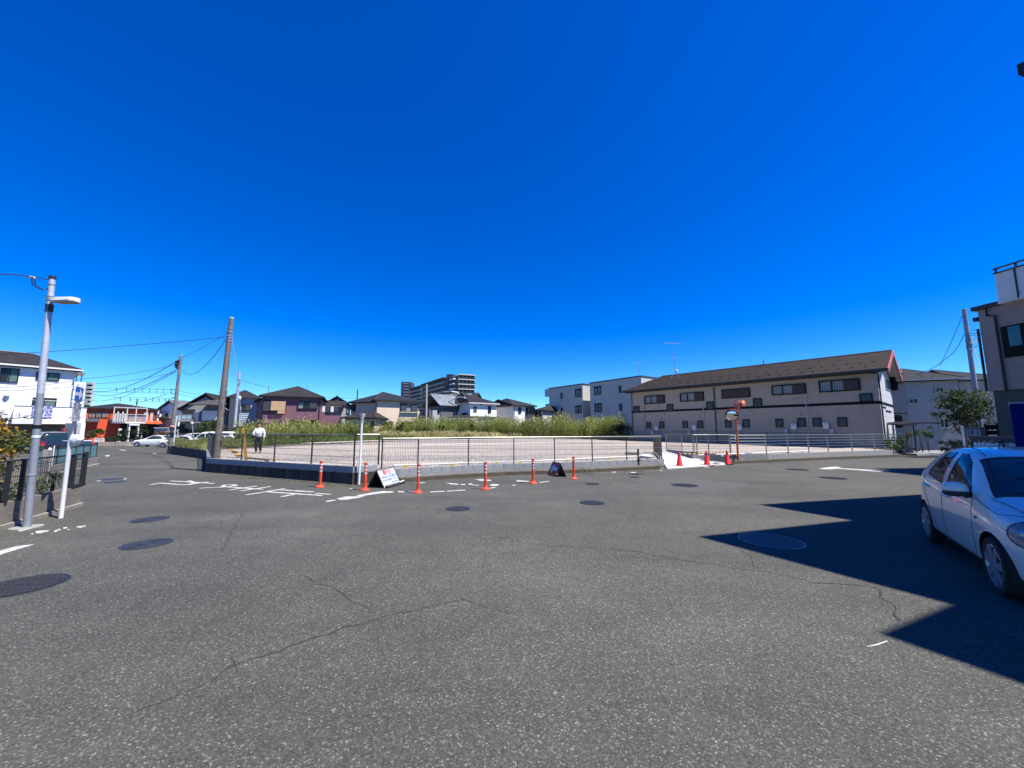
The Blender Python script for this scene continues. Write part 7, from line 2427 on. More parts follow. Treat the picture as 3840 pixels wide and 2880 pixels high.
cable('power_cable', 'cable sagging left from the top of the right steel pole behind the pale house', [at(3608, 1186, 27.5), at(3524, 1372, 33)], 0.018, 0.1)
cable('power_cable', 'lower cable sagging from the right steel pole to the left over the pale house roof', [at(3615, 1254, 27.5), at(3560, 1335, 30), at(3435, 1405, 34)], 0.02, 0.2)
cable('power_cable', 'thin cable dropping from the right steel pole towards the tan house', [at(3642, 1262, 27.5), at(3674, 1380, 25)], 0.016, 0.1)
cable('power_cable', 'diagonal cable crossing the shaded wall of the pale house at right', [at(3484, 1437, 34.4), at(3418, 1580, 34.0)], 0.016, 0.0)

# overhead cables at left
LW = 15.55
cable('overhead_cable', 'long cable from the brown pole across the sky to the left edge of the photo', [at(857, 1262, LW), at(480, 1296, 15.5), at(0, 1330, 15.2), at(-700, 1362, 15)], 0.011, 0.02)
cable('overhead_cable', 'upper cable between the brown pole and the farther grey pole', [at(858, 1240, LW), at(822, 1268, 17.5), at(684, 1340, B2.y)], 0.012, 0.05)
cable('overhead_cable', 'lower sagging cable between the brown pole and the farther grey pole', [at(855, 1262, LW), at(681, 1387, B2.y)], 0.014, 0.85)
cable('overhead_cable', 'thick cable descending left from the top of the grey pole', [at(671, 1349, B2.y), at(345, 1466, 52)], 0.028, 0.9)
cable('overhead_cable', 'second thick cable descending left below the first from the grey pole', [at(665, 1384, B2.y), at(345, 1477, 52)], 0.028, 0.9)
cable('overhead_cable', 'thin cable descending left from the grey pole to the red house roof', [at(662, 1392, B2.y), at(330, 1502, 50)], 0.02, 0.8)
cable('overhead_cable', 'cable coming in from the left edge above the white house to the grey pole', [at(664, 1366, B2.y), at(310, 1421, 24), at(-60, 1452, 16)], 0.013, 0.15)
cable('overhead_cable', 'lower cable from the left edge across the white house wall', [at(662, 1395, B2.y), at(345, 1440, 26), at(-60, 1462, 16)], 0.013, 0.15)
cable('overhead_cable', 'cable rising from the red house roof to the grey pole', [at(466, 1522, 58), at(625, 1478, B2.y + 2)], 0.02, 0.1)
cable('overhead_cable', 'thin cable from the pale blue steel pole to the purple house roof', [at(902, 1424, 40), at(1012, 1452, 48)], 0.02, 0.1)
cable('overhead_cable', 'very thin cable over the roofs from the purple house towards the cream house', [at(1190, 1487, 48), at(1352, 1494, 55)], 0.018, 0.05)
# far power line with rows of insulators
pl = thing('power_line', 'far power line with two rows of small insulators in the sky over the red house', 'power line', at(480, 1470, 80))
b = MB()
for ya, yb in ((1452, 1461), (1466, 1474), (1484, 1493), (1491, 1500), (1499, 1506)):
 b.tube([at(340, ya + 4, 90), at(640, yb, 80), at(760, yb + 22, 80)], 0.025, 4)
b.build('wires', M['wire'], pl)
for i, px in enumerate((437, 474, 505, 534, 561, 588, 613, 640)):
 for py in (1455, 1464.5):
  b = MB(); b.blob(at(px, py + i * 0.9, 84), (0.11, 0.11, 0.15), 6, 4); b.build('insulator', M['wire'], pl)
for i, px in enumerate((451, 489, 546, 572, 596, 620, 634)):
 for py in (1493, 1500.5):
  b = MB(); b.blob(at(px, py + i * 0.7, 84), (0.11, 0.11, 0.15), 6, 4); b.build('insulator', M['wire'], pl)
simple_pole('far black pole with cross bars above the red house roof', 512, 1520, 515, 1495, 70, 0.10, M['wire'], 'utility pole', 'utility_pole')
antenna(431, 1516, 432, 1486, 64, 'faint television antenna above the left part of the red house roof', ((0.0, 0.5, 4),), 0.02)

# ---------------------------------------------------------------- left corner: block wall, black mesh fence, teal fence
q = [gg(-170, 2045), gg(0, 1990), gg(58, 1970), gg(181, 1932), gg(312, 1897)]
ql = [Vector((p.x, p.y)) for p in (q[0], q[1], q[4])]
def shift(pts, d): return [p + Vector((-d, d * 0.45)) for p in pts]
lbw = thing('garden_block_wall', 'low brown two-course block wall under the black mesh fence at left', 'wall', (q[3].x, q[3].y, 0))
ledge = ql
base_l = shift(ql, 0.10)
b = MB()
strip2 = [p for p in ql]
for i in range(len(ql) - 1):
 a_, c_ = ql[i], ql[i + 1]
 a2, c2 = base_l[i], base_l[i + 1]
 b.hexa([Vector((a_.x, a_.y, -0.05)), Vector((c_.x, c_.y, -0.05)), Vector((c2.x, c2.y, -0.05)), Vector((a2.x, a2.y, -0.05))],
     [Vector((a_.x, a_.y, 0.07)), Vector((c_.x, c_.y, 0.07)), Vector((c2.x, c2.y, 0.07)), Vector((a2.x, a2.y, 0.07))])
b.build('footing', M['oldwall'], lbw)
bm2 = mat('brown_block', (0.22, 0.19, 0.155), 0.9, c2=(0.12, 0.10, 0.082), vscale=7, bump=0.35, bscale=70)
for i in range(2):
 zc = 0.075 + i * 0.175
 d_ = 0.012 * i
 for s_ in range(len(base_l) - 1):
  block_run(lbw, base_l[s_] + Vector((-d_, 0)), base_l[s_ + 1] + Vector((-d_, 0)), lambda p, z=zc: z, h=0.172, L=0.78, t=0.12, m=bm2)
cp_ = shift(base_l, 0.02)
lf = thing('black_mesh_fence', 'black wire mesh fence with thick square posts on the low brown block wall', 'fence', (cp_[-1].x, cp_[-1].y, 0.42))
cp_ = [Vector((p.x - 0.05, p.y + 0.02)) for p in cp_]
endp = cp_[-1]
Lf = (cp_[-1] - cp_[0]); uu = Lf.normalized()
def blackpost(p, s_=0.06, h=0.72):
 b = MB(); b.box((p.x, p.y, 0.42 + h / 2), (s_, s_, h), atan2(uu.y, uu.x)); b.build('post', M['black'], lf)
blackpost(endp, 0.07, 0.74); blackpost(endp - uu * 0.42, 0.07, 0.70)
for d_ in (1.9, 2.25, 3.9): blackpost(endp - uu * d_, 0.05, 0.70)
b = MB(); b.box((endp - uu * 0.2).to_3d() + Vector((0, 0, 0.45)), (0.5, 0.09, 0.05), atan2(uu.y, uu.x)); b.build('bottom_shoe', M['black'], lf)
b = MB(); b.tube([(endp).to_3d() + Vector((0, 0, 1.12)), (endp - uu * 4.2).to_3d() + Vector((0, 0, 1.12))], 0.018, 6); b.build('top_rail', M['black'], lf)
b = MB()
for i in range(78):
 p = endp - uu * (0.05 * i + 0.03)
 b.tube([Vector((p.x, p.y, 0.47)), Vector((p.x, p.y, 1.12))], 0.0032, 4, cap=False)
for z_ in (0.48, 0.66, 0.84, 1.02):
 b.tube([endp.to_3d() + Vector((0, 0, z_)), (endp - uu * 4.2).to_3d() + Vector((0, 0, z_))], 0.005, 4)
b.build('mesh_panel', M['black'], lf)

# ground behind (garden)
b = MB()
gp_ = [base_l[0] + Vector((-0.1, 0)), base_l[-1] + Vector((-0.1, 0.1)), Vector((-16.2, 13.4)), Vector((-20.2, 18.8)), Vector((-28, 22)), Vector((-30, 2)), Vector((-12, 2))]
b.add([(p.x, p.y, 0.035) for p in gp_], [tuple(range(len(gp_) - 1, -1, -1))])
structure(b.build('garden_ground', M['soil']))

TF = [Vector((-15.9, 13.1)), Vector((-18.63, 17.07)), Vector((-19.74, 18.61))]
tfu = (TF[2] - TF[0]).normalized()
tw_ = thing('old_block_wall', 'low stained old concrete wall under the teal panel fence at left', 'wall', (TF[2].x, TF[2].y, 0))
b = MB(); 
w_ = Wall(TF[0], TF[2])
w_ = Wall(TF[2], TF[0]) if w_.n.dot(-TF[2]) < 0 else w_
n_ = 6
for i in range(n_):
 b = MB(); w_.box(b, w_.L * i / n_ + 0.004, w_.L * (i + 1) / n_ - 0.004, -0.1, 0.36, -0.14, 0.0); b.build('panel', M['oldwall'], tw_)
b = MB(); w_.box(b, 0, w_.L, -0.1, 0.06, 0.002, 0.12); b.build('footing', M['oldwall'], tw_)
tfc = thing('panel_fence', 'teal translucent panel fence in a dark frame on the old stained wall at left', 'fence', (TF[2].x, TF[2].y, 0.36))
teal = mat('teal_panel', (0.16, 0.33, 0.36), 0.35, c2=(0.10, 0.20, 0.20), vscale=1.6, streak=True)
np_ = 7
for i in range(np_):
 sa = w_.L * i / np_; sb = w_.L * (i + 1) / np_
 b = MB(); w_.box(b, sa + 0.03, sb - 0.03, 0.40, 0.98, -0.08, -0.07); b.build('panel', teal, tfc)
for i in range(np_ + 1):
 sa = w_.L * i / np_
 b = MB(); w_.box(b, sa - 0.025, sa + 0.025, 0.362, 1.0, -0.095, -0.05); b.build('post', M['sash'], tfc)
b = MB(); w_.box(b, -0.03, w_.L + 0.03, 1.002, 1.04, -0.10, -0.045); w_.box(b, 0, w_.L, 0.362, 0.398, -0.09, -0.055); b.build('rail', M['sash'], tfc)
# white bill board tied to the near end
pp0 = at(200, 1708, 12.6)
b = MB(); b.box(pp0, (0.17, 0.02, 0.62), atan2(tfu.y, tfu.x) + 0.2); bb = b.build('board', M['white'], loc=pp0); tag(bb, 'narrow upright white board with dark marks at the near end of the teal fence', 'sign')
b = MB()
for i, (w__, h__, dz) in enumerate(((0.05, 0.06, 0.20), (0.03, 0.22, 0.02), (0.06, 0.012, -0.17), (0.06, 0.008, -0.20))):
 b.box(pp0 + Vector((-0.02, -0.022, dz)), (w__, 0.008, h__), atan2(tfu.y, tfu.x) + 0.2)
b.build('marks', ink, bb)
p = at(186, 1720, 12.4); t = thing('gate_post', 'thin black gate post with a round white cap by the teal fence', 'post', (p.x, p.y, 0))
b = MB(); b.tube([Vector((p.x, p.y, 0)), Vector((p.x, p.y, 0.98))], 0.03, 6); b.build('shaft', M['black'], t)
b = MB(); p = at(187, 1687, 12.4); b.blob(p, (0.05, 0.05, 0.07), 10, 8); b.build('cap', M['white'], t, smooth=True)
for i in range(5):
 p = at(160 + 7 * i, 1720, 12.2 - 0.1 * i)
 b = MB(); b.box((p.x, p.y, 0.55), (0.03, 0.02, 1.0), 0.9); b.build('gate_slat', M['oldwall'], tfc)

# ================================================================ RIGHT BACKGROUND ITEMS
base = gg(3412, 1706)
t = thing('disc_sign', 'faded orange disc sign over a cream strip plate on a post in a concrete block', 'sign', base)
b = MB()
b.hexa([base + Vector((-0.42, -0.25, 0)), base + Vector((0.5, -0.25, 0)), base + Vector((0.5, 0.25, 0)), base + Vector((-0.42, 0.25, 0))],
    [base + Vector((-0.14, -0.12, 0.40)), base + Vector((0.12, -0.12, 0.40)), base + Vector((0.12, 0.12, 0.40)), base + Vector((-0.14, 0.12, 0.40))])
b.build('concrete_base', M['concrete'], t, bevel=0.02)
b = MB(); b.tube([base + Vector((0, 0, 0.3)), base + Vector((-0.08, 0, 1.52))], 0.028, 8); b.build('post', M['galv'], t)
c_ = at(3406, 1628, base.y - 0.05)
b = MB(); nr = Vector((-0.55, -0.83, 0)).normalized(); b.tube([c_, c_ + nr * 0.012], 0.18, 24); b.build('disc', mat('faded_orange', (0.62, 0.22, 0.10), 0.6, c2=(0.55, 0.38, 0.28), vscale=18), t)
b = MB(); b.tube([c_ + nr * -0.002, c_ + nr * 0.008], 0.205, 24); b.build('disc_rim', mat('cream_board', (0.72, 0.68, 0.58), 0.6), t)
c2_ = at(3411, 1655, base.y - 0.06)
b = MB(); b.box(c2_, (0.16, 0.012, 0.52), 0.58); pl_ = b.build('strip_plate', mat('cream_board', (0.72, 0.68, 0.58), 0.6), t)
b = MB()
for i in range(4): b.box(c2_ + Vector((-0.006, -0.012, -0.02 - 0.05 * i)), (0.07, 0.006, 0.03), 0.58)
b.build('marks', ink, pl_)
b = MB(); p = gg(3372, 1706); b.lathe(p, [(0.20, 0), (0.26, 0.38), (0.28, 0.40), (0.24, 0.41)], 14); tag(b.build('planter', M['darkplas'], loc=p), 'dark round planter under the bush at the right end of the rail fence', 'planter')
b = MB(); p = gg(3432, 1702); b.box(p + Vector((0, 0, 0.22)), (0.5, 0.4, 0.44), 0.3); tag(b.build('plain_box', M['darkplas'], loc=p, bevel=0.02), 'dark box beside the concrete sign base at right', 'box')

def bicycle(pos, ang, label):
 t = thing('bicycle', label, 'bicycle', pos, 'bicycles parked under the canopy')
 e = Vector((cos(ang), sin(ang), 0)); up_ = Vector((0, 0, 1))
 R_ = 0.33
 def ring(c, r, rr_, m_, nm, n_=26):
  b = MB(); pts = [c + e * (r * cos(2 * pi * j / n_)) + up_ * (r * sin(2 * pi * j / n_)) for j in range(n_ + 1)]
  b.tube(pts, rr_, 5); return b.build(nm, m_, t)
 c0 = pos + up_ * R_; c1 = pos + e * 1.08 + up_ * R_
 for c_ in (c0, c1):
  wv = ring(c_, R_ - 0.018, 0.02, M['black'], 'wheel')
  b = MB()
  for j in range(12): b.tube([c_, c_ + e * (0.3 * cos(j * pi / 6)) + up_ * (0.3 * sin(j * pi / 6))], 0.003, 3)
  b.build('spokes', M['galv'], wv)
 fr_ = mat('bike_frame', (0.06, 0.06, 0.07), 0.4, metal=0.3)
 bb_ = pos + e * 0.46 + up_ * 0.28; st = pos + e * 0.36 + up_ * 0.82; hd = pos + e * 0.90 + up_ * 0.80
 b = MB(); b.tube([c0, bb_], 0.014, 5); b.tube([c0, st - up_ * 0.15], 0.012, 5); b.tube([bb_, st], 0.018, 6); b.tube([bb_, hd], 0.02, 6); b.tube([hd + up_ * 0.15, hd, c1], 0.018, 6); b.build('frame', fr_, t)
 b = MB(); b.blob(st + up_ * 0.03, (0.13, 0.08, 0.035), 8, 5); b.build('saddle', M['black'], t)
 sd = Vector((-e.y, e.x, 0))
 b = MB(); b.tube([hd + up_ * 0.2 - e * 0.15 + sd * 0.27, hd + up_ * 0.22 + sd * 0.1, hd + up_ * 0.22 - sd * 0.1, hd + up_ * 0.2 - e * 0.15 - sd * 0.27], 0.013, 5); b.build('handlebar', M['galv'], t)
 b = MB(); b.box(c1 + up_ * 0.52 + e * 0.05, (0.3, 0.3, 0.22), ang); b.build('basket', M['darkplas'], t)
for i, (px, py, a_, l_) in enumerate(((3468, 1693, 0.15, 'bicycle parked nearest the front under the dark canopy at right'), (3440, 1686, 0.35, 'bicycle parked second under the dark canopy, left of the front one'), (3492, 1684, 0.1, 'bicycle parked farthest back under the dark canopy, near the shrubs'), (3425, 1690, -0.5, 'bicycle turned towards the street at the left end of the canopy'))):
 p = gg(px, py); bicycle(p, a_, l_)
# bicycle canopy
cpA = at(3388, 1612, 26.5); cpB = at(3530, 1601, 26.0)
t = thing('bicycle_canopy', 'low dark curved canopy over the parked bicycles at right', 'canopy', cpA)
b = MB(); n_ = 10
for i in range(n_):
 f = i / n_; f2 = (i + 1) / n_
 za = 1.95 + 0.14 * sin(f * pi * 0.75); zc = 1.95 + 0.14 * sin(f2 * pi * 0.75)
 p = cpA.lerp(cpB, f); q_ = cpA.lerp(cpB, f2)
 a0 = Vector((p.x, p.y, za)); a1 = Vector((q_.x, q_.y, zc)); bk_ = Vector((0.2, 1.9, 0.1))
 b.hexa([a0, a1, a1 + bk_, a0 + bk_], [v + Vector((0, 0, 0.06)) for v in (a0, a1, a1 + bk_, a0 + bk_)])
b.build('roof_panel', M['sashblk'], t)
for f in (0.06, 0.62):
 p = cpA.lerp(cpB, f) + Vector((0.15, 1.0, 0)); b = MB(); b.tube([Vector((p.x, p.y, 0)), Vector((p.x, p.y, 2.0))], 0.045, 8); b.build('post', M['sash'], t)
b = MB()
pvA = gg(3395, 1711); 
# raised paving strip under the bicycles
b = MB(); b.prism([g(3440, 1706).xy, g(3545, 1700).xy, g(3700, 1690).xy + Vector((0, 0)), Vector((36, 30)), Vector((27, 30))], -0.05, 0.08); structure(b.build('pavement', M['concrete']))
# notice board
nA = at(3613, 1600, 19.0).xy; nB = at(3700, 1600, 18.7).xy
nw = Wall(nA, nB)
t = thing('notice_board', 'steel notice board with two pale posters behind the roof of the white compact car', 'notice board', (nA.x, nA.y, 0))
s0, s1, z0, z1 = nw.rectm(3613, 1601, 3700, 1640)
b = MB(); nw.box(b, s0, s1, z0, z0 + 0.05, 0, 0.06); nw.box(b, s0, s1, z1 - 0.05, z1, 0, 0.06); nw.box(b, s0, s0 + 0.08, 0.0, z0, 0, 0.06); nw.box(b, s1 - 0.08, s1, 0.0, z0, 0, 0.06); nw.box(b, s0, s0 + 0.05, z0 + 0.05, z1 - 0.05, 0, 0.06); nw.box(b, s1 - 0.05, s1, z0 + 0.05, z1 - 0.05, 0, 0.06); nw.box(b, s0 + 0.05, s1 - 0.05, z0 + 0.05, z1 - 0.05, 0.0, 0.02)
b.build('frame', M['postlt'], t)
for k_, (x0, x1) in enumerate(((3620, 3649), (3651, 3676))):
 r_ = nw.rectm(x0, 1608, x1, 1634)
 b = MB(); nw.box(b, r_[0], r_[1], r_[2], r_[3], 0.021, 0.026); po = b.build('poster', mat('poster_pale', (0.50, 0.60, 0.70), 0.6, var=0.05), t)
 b = MB()
 if k_ == 0:
  for i in range(5): nw.box(b, r_[0] + 0.04, r_[0] + (r_[1] - r_[0]) * (0.5 + 0.08 * (i % 3)), r_[3] - 0.06 - 0.06 * i, r_[3] - 0.04 - 0.06 * i, 0.027, 0.029)
  nw.box(b, r_[0] + (r_[1] - r_[0]) * 0.7, r_[1] - 0.04, r_[2] + 0.06, r_[3] - 0.06, 0.027, 0.029)
 else:
  nw.box(b, r_[0] + 0.10, r_[1] - 0.10, r_[2] + 0.04, r_[2] + 0.14, 0.027, 0.029); nw.box(b, r_[0] + 0.13, r_[1] - 0.13, r_[2] + 0.141, r_[3] - 0.04, 0.027, 0.029)
 b.build('print', mat('poster_ink', (0.06, 0.10, 0.16), 0.6), po)
# louvred board fence
lA = at(3688, 1600, 15.7).xy; lB = at(3742, 1600, 15.5).xy
lwl = Wall(lA, lB)
t = thing('slat_fence', 'dark fence of wide horizontal boards with gaps against the tan house', 'fence', (lA.x, lA.y, 0))
for i in range(7):
 b = MB(); lwl.box(b, 0, lwl.L, 0.35 + 0.22 * i, 0.35 + 0.22 * i + 0.17, 0, 0.03); b.build('board', M['sash'], t)
for s_ in (0.0, lwl.L - 0.06):
 b = MB(); lwl.box(b, s_, s_ + 0.06, 0, 1.9, 0.032, 0.08); b.build('post', M['sash'], t)
# low fence with white sheet
bA = at(3640, 1650, 11.4).xy; bB = at(3818, 1650, 10.7).xy
bw = Wall(bA, bB)
t = thing('banner_fence', 'low brown capped fence hung with a white sheet behind the compact car roof', 'fence', (bA.x, bA.y, 0))
b = MB(); bw.box(b, 0, bw.L, 1.33, 1.47, -0.04, 0.04); b.build('top_board', mat('brown_board', (0.16, 0.12, 0.11), 0.8, var=0.1), t)
for s_ in (0.0, bw.L * 0.5, bw.L - 0.07):
 b = MB(); bw.box(b, s_, s_ + 0.07, 0.0, 1.329, -0.03, 0.03); b.build('post', M['darkplas'], t)
b = MB()
n_ = 20
for i in range(n_):
 sa = bw.L * (0.06 + 0.94 * i / n_); sb = bw.L * (0.06 + 0.94 * (i + 1) / n_)
 b.quad(bw.P(sa, 0.35, 0.045 + 0.012 * (i % 2)), bw.P(sb, 0.35, 0.045 + 0.012 * ((i + 1) % 2)), bw.P(sb, 1.31 - 0.04 * abs(sin(i)), 0.045 + 0.012 * ((i + 1) % 2)), bw.P(sa, 1.31 - 0.04 * abs(sin(i - 1)), 0.045 + 0.012 * (i % 2)))
b.build('white_sheet', mat('sheet_white', (0.72, 0.74, 0.80), 0.85, var=0.05), t)
b = MB(); s_ = bw.sz(3764, 1650)[0]; b.tube([bw.P(s_, 0.4, 0.10), bw.P(s_ - 0.02, 1.40, 0.10)], 0.022, 6); b.tube([bw.P(s_, 1.38, 0.1), bw.P(s_ - 0.14, 1.12, 0.12)], 0.014, 5); b.build('water_tap', M['darkplas'], t)
b = MB(); s_ = bw.sz(3721, 1660)[0]; b.tube([bw.P(s_, 0.4, 0.10), bw.P(s_, 1.18, 0.10)], 0.03, 6); b.build('dark_stub', M['darkplas'], t)
# blue cabinet
cA = at(3794, 1580, 9.6).xy
t = thing('blue_cabinet', 'tall plain deep blue cabinet with a white top edge at the right edge', 'cabinet', (cA.x, cA.y, 0))
zt_ = at(3800, 1514, 9.6).z
b = MB(); b.prism([cA, cA + Vector((1.2, -0.3)), cA + Vector((2.2, 0.5)), cA + Vector((1.05, 0.80))], 0.05, zt_); b.build('body', mat('deep_blue', (0.002, 0.022, 0.22), 0.6, var=0.05, spec=0.1), t, bevel=0.02)
b = MB(); b.prism([cA + Vector((-0.02, -0.01)), cA + Vector((1.21, -0.33)), cA + Vector((2.24, 0.5)), cA + Vector((1.05, 0.83))], zt_ + 0.001, zt_ + 0.04); b.build('top_panel', M['white'], t)
for dx, dy in ((0.2, 0.0), (1.2, -0.1)):
 b = MB(); b.box((cA.x + dx, cA.y + dy + 0.05, 0.025), (0.08, 0.08, 0.05)); b.build('foot', M['darkplas'], t)

# ================================================================ VEHICLES
def interp(keys, u):
 """smooth (Catmull-Rom, clamped) interpolation through (u, v) keys"""
 n = len(keys)
 if u <= keys[0][0]: return keys[0][1]
 if u >= keys[-1][0]: return keys[-1][1]
 for i in range(n - 1):
  if keys[i][0] <= u <= keys[i + 1][0]:
   x0, y0 = keys[i]; x1, y1 = keys[i + 1]
   h = x1 - x0
   t = (u - x0) / h
   m0 = (y1 - keys[i - 1][1]) / (x1 - keys[i - 1][0]) * h if i > 0 else (y1 - y0)
   m1 = (keys[i + 2][1] - y0) / (keys[i + 2][0] - x0) * h if i < n - 2 else (y1 - y0)
   t2 = t * t; t3 = t2 * t
   return (2 * t3 - 3 * t2 + 1) * y0 + (t3 - 2 * t2 + t) * m0 + (-2 * t3 + 3 * t2) * y1 + (t3 - t2) * m1

def inpoly(x, y, poly):
 c = False
 j = len(poly) - 1
 for i in range(len(poly)):
  xi, yi = poly[i]; xj, yj = poly[j]
  if (yi > y) != (yj > y) and x < (xj - xi) * (y - yi) / (yj - yi) + xi:
   c = not c
  j = i
 return c
def dpoly(x, y, poly):
 d = 1e9
 for i in range(len(poly)):
  ax, ay = poly[i]; bx, by = poly[(i + 1) % len(poly)]
  dx, dy = bx - ax, by - ay
  t = max(0, min(1, ((x - ax) * dx + (y - ay) * dy) / (dx * dx + dy * dy)))
  d = min(d, sqrt((x - ax - t * dx) ** 2 + (y - ay - t * dy) ** 2))
 return d

CARS = {
 'compact': dict(L=3.78, top=[(0, .60), (.04, .68), (.14, .78), (.35, .87), (.62, .94), (.84, .985), (.94, 1.02), (1.20, 1.235), (1.50, 1.405), (1.85, 1.482), (2.35, 1.505), (2.8, 1.47), (3.2, 1.385), (3.42, 1.27), (3.60, 1.05), (3.72, .86), (3.78, .62)],
 belt=[(0, .55), (.10, .66), (.3, .76), (.6, .83), (.95, .885), (1.3, .915), (2.1, .955), (2.8, .99), (3.2, 1.01), (3.5, .95), (3.68, .80), (3.78, .58)],
 w=[(0, .40), (.04, .52), (.12, .64), (.25, .735), (.45, .795), (.75, .825), (1.5, .832), (2.6, .832), (3.1, .82), (3.4, .785), (3.6, .71), (3.72, .61), (3.78, .50)],
 wr=[(0, .30), (.3, .52), (.7, .62), (.92, .68), (1.2, .645), (1.5, .60), (2.0, .585), (2.8, .575), (3.2, .56), (3.45, .54), (3.7, .44), (3.78, .34)],
 wheels=(.70, 3.13), rw=.29, wb_y=.745, tw=.165, side=[[(1.20, .955), (1.60, 1.305), (1.82, 1.385), (2.00, 1.40), (2.03, .985)], [(2.23, .995), (2.20, 1.40), (2.45, 1.39), (2.62, 1.345), (2.78, 1.24), (2.87, 1.07)]],
 ws=(.95, 1.50), rg=(3.30, 3.58), head=(.25, .70, .58, .25, .135, .24), grille=True),
 'sedan': dict(L=4.65, top=[(0, .55), (.08, .70), (.4, .82), (1.0, .92), (1.35, .97), (1.9, 1.28), (2.3, 1.42), (2.9, 1.44), (3.4, 1.36), (3.9, 1.08), (4.2, 1.02), (4.5, .98), (4.65, .75)],
 belt=[(0, .52), (.3, .72), (1.0, .82), (1.5, .87), (3.0, .93), (4.0, .95), (4.5, .88), (4.65, .6)],
 w=[(0, .55), (.1, .72), (.4, .84), (.9, .87), (3.5, .88), (4.2, .86), (4.5, .78), (4.65, .62)],
 wr=[(0, .4), (.5, .66), (1.3, .70), (1.9, .60), (2.4, .56), (3.3, .55), (3.9, .60), (4.65, .45)],
 wheels=(.82, 3.60), rw=.31, wb_y=.78, tw=.18, side=[[(1.75, .95), (2.15, 1.26), (2.45, 1.34), (2.75, 1.35), (2.78, .97)], [(2.86, .98), (2.84, 1.35), (3.25, 1.32), (3.7, 1.08), (3.6, 1.0)]],
 ws=(1.4, 2.1), rg=(3.45, 3.95), head=(.30, .66, .62, .26, .09, .25), grille=True),
 'minivan': dict(L=4.55, top=[(0, .60), (.08, .85), (.4, .98), (.85, 1.08), (1.4, 1.45), (1.8, 1.62), (2.6, 1.68), (3.8, 1.64), (4.35, 1.52), (4.5, 1.0), (4.55, .7)],
 belt=[(0, .58), (.3, .82), (.9, .95), (2.5, 1.0), (4.0, 1.04), (4.45, .98), (4.55, .65)],
 w=[(0, .55), (.1, .74), (.4, .83), (.9, .845), (4.1, .845), (4.4, .80), (4.55, .68)],
 wr=[(0, .4), (.5, .62), (.9, .68), (1.5, .64), (2.0, .62), (4.0, .61), (4.4, .58), (4.55, .50)],
 wheels=(.86, 3.66), rw=.31, wb_y=.75, tw=.18, side=[[(1.25, 1.03), (1.7, 1.47), (2.2, 1.56), (2.25, 1.05)], [(2.33, 1.05), (2.3, 1.57), (3.2, 1.57), (3.25, 1.08)], [(3.33, 1.09), (3.3, 1.57), (4.0, 1.53), (4.25, 1.15)]],
 ws=(.95, 1.62), rg=(4.33, 4.47), head=(.28, .78, .62, .28, .12, .25), grille=True),
 'van': dict(L=4.7, top=[(0, .7), (.06, .95), (.25, 1.12), (.5, 1.35), (1.0, 1.82), (1.3, 1.93), (2.5, 1.97), (4.5, 1.95), (4.65, 1.8), (4.7, 1.2)],
 belt=[(0, .65), (.2, 1.0), (.6, 1.12), (4.4, 1.14), (4.62, 1.1), (4.7, .8)],
 w=[(0, .62), (.08, .78), (.3, .84), (4.5, .845), (4.65, .80), (4.7, .74)],
 wr=[(0, .5), (.4, .72), (1.0, .70), (1.5, .69), (4.4, .69), (4.7, .64)],
 wheels=(.75, 3.35), rw=.31, wb_y=.75, tw=.18, side=[[(.55, 1.15), (1.05, 1.66), (1.5, 1.72), (1.5, 1.16)], [(1.6, 1.16), (1.6, 1.74), (2.9, 1.74), (2.9, 1.17)], [(3.0, 1.17), (3.0, 1.74), (4.3, 1.72), (4.35, 1.18)]],
 ws=(.42, 1.02), rg=(4.64, 4.69), head=(.18, .86, .66, .2, .14, .25), grille=True),
}
CARPAINT = {}
def paint_m(name, c, rough=0.35, coat=0.9):
 if name in MATS: return MATS[name]
 m, nt, N, L, B = nodes_of(name)
 B.inputs['Base Color'].default_value = col4(c)
 B.inputs['Roughness'].default_value = rough
 B.inputs['Coat Weight'].default_value = coat
 B.inputs['Coat Roughness'].default_value = 0.04
 MATS[name] = m
 return m

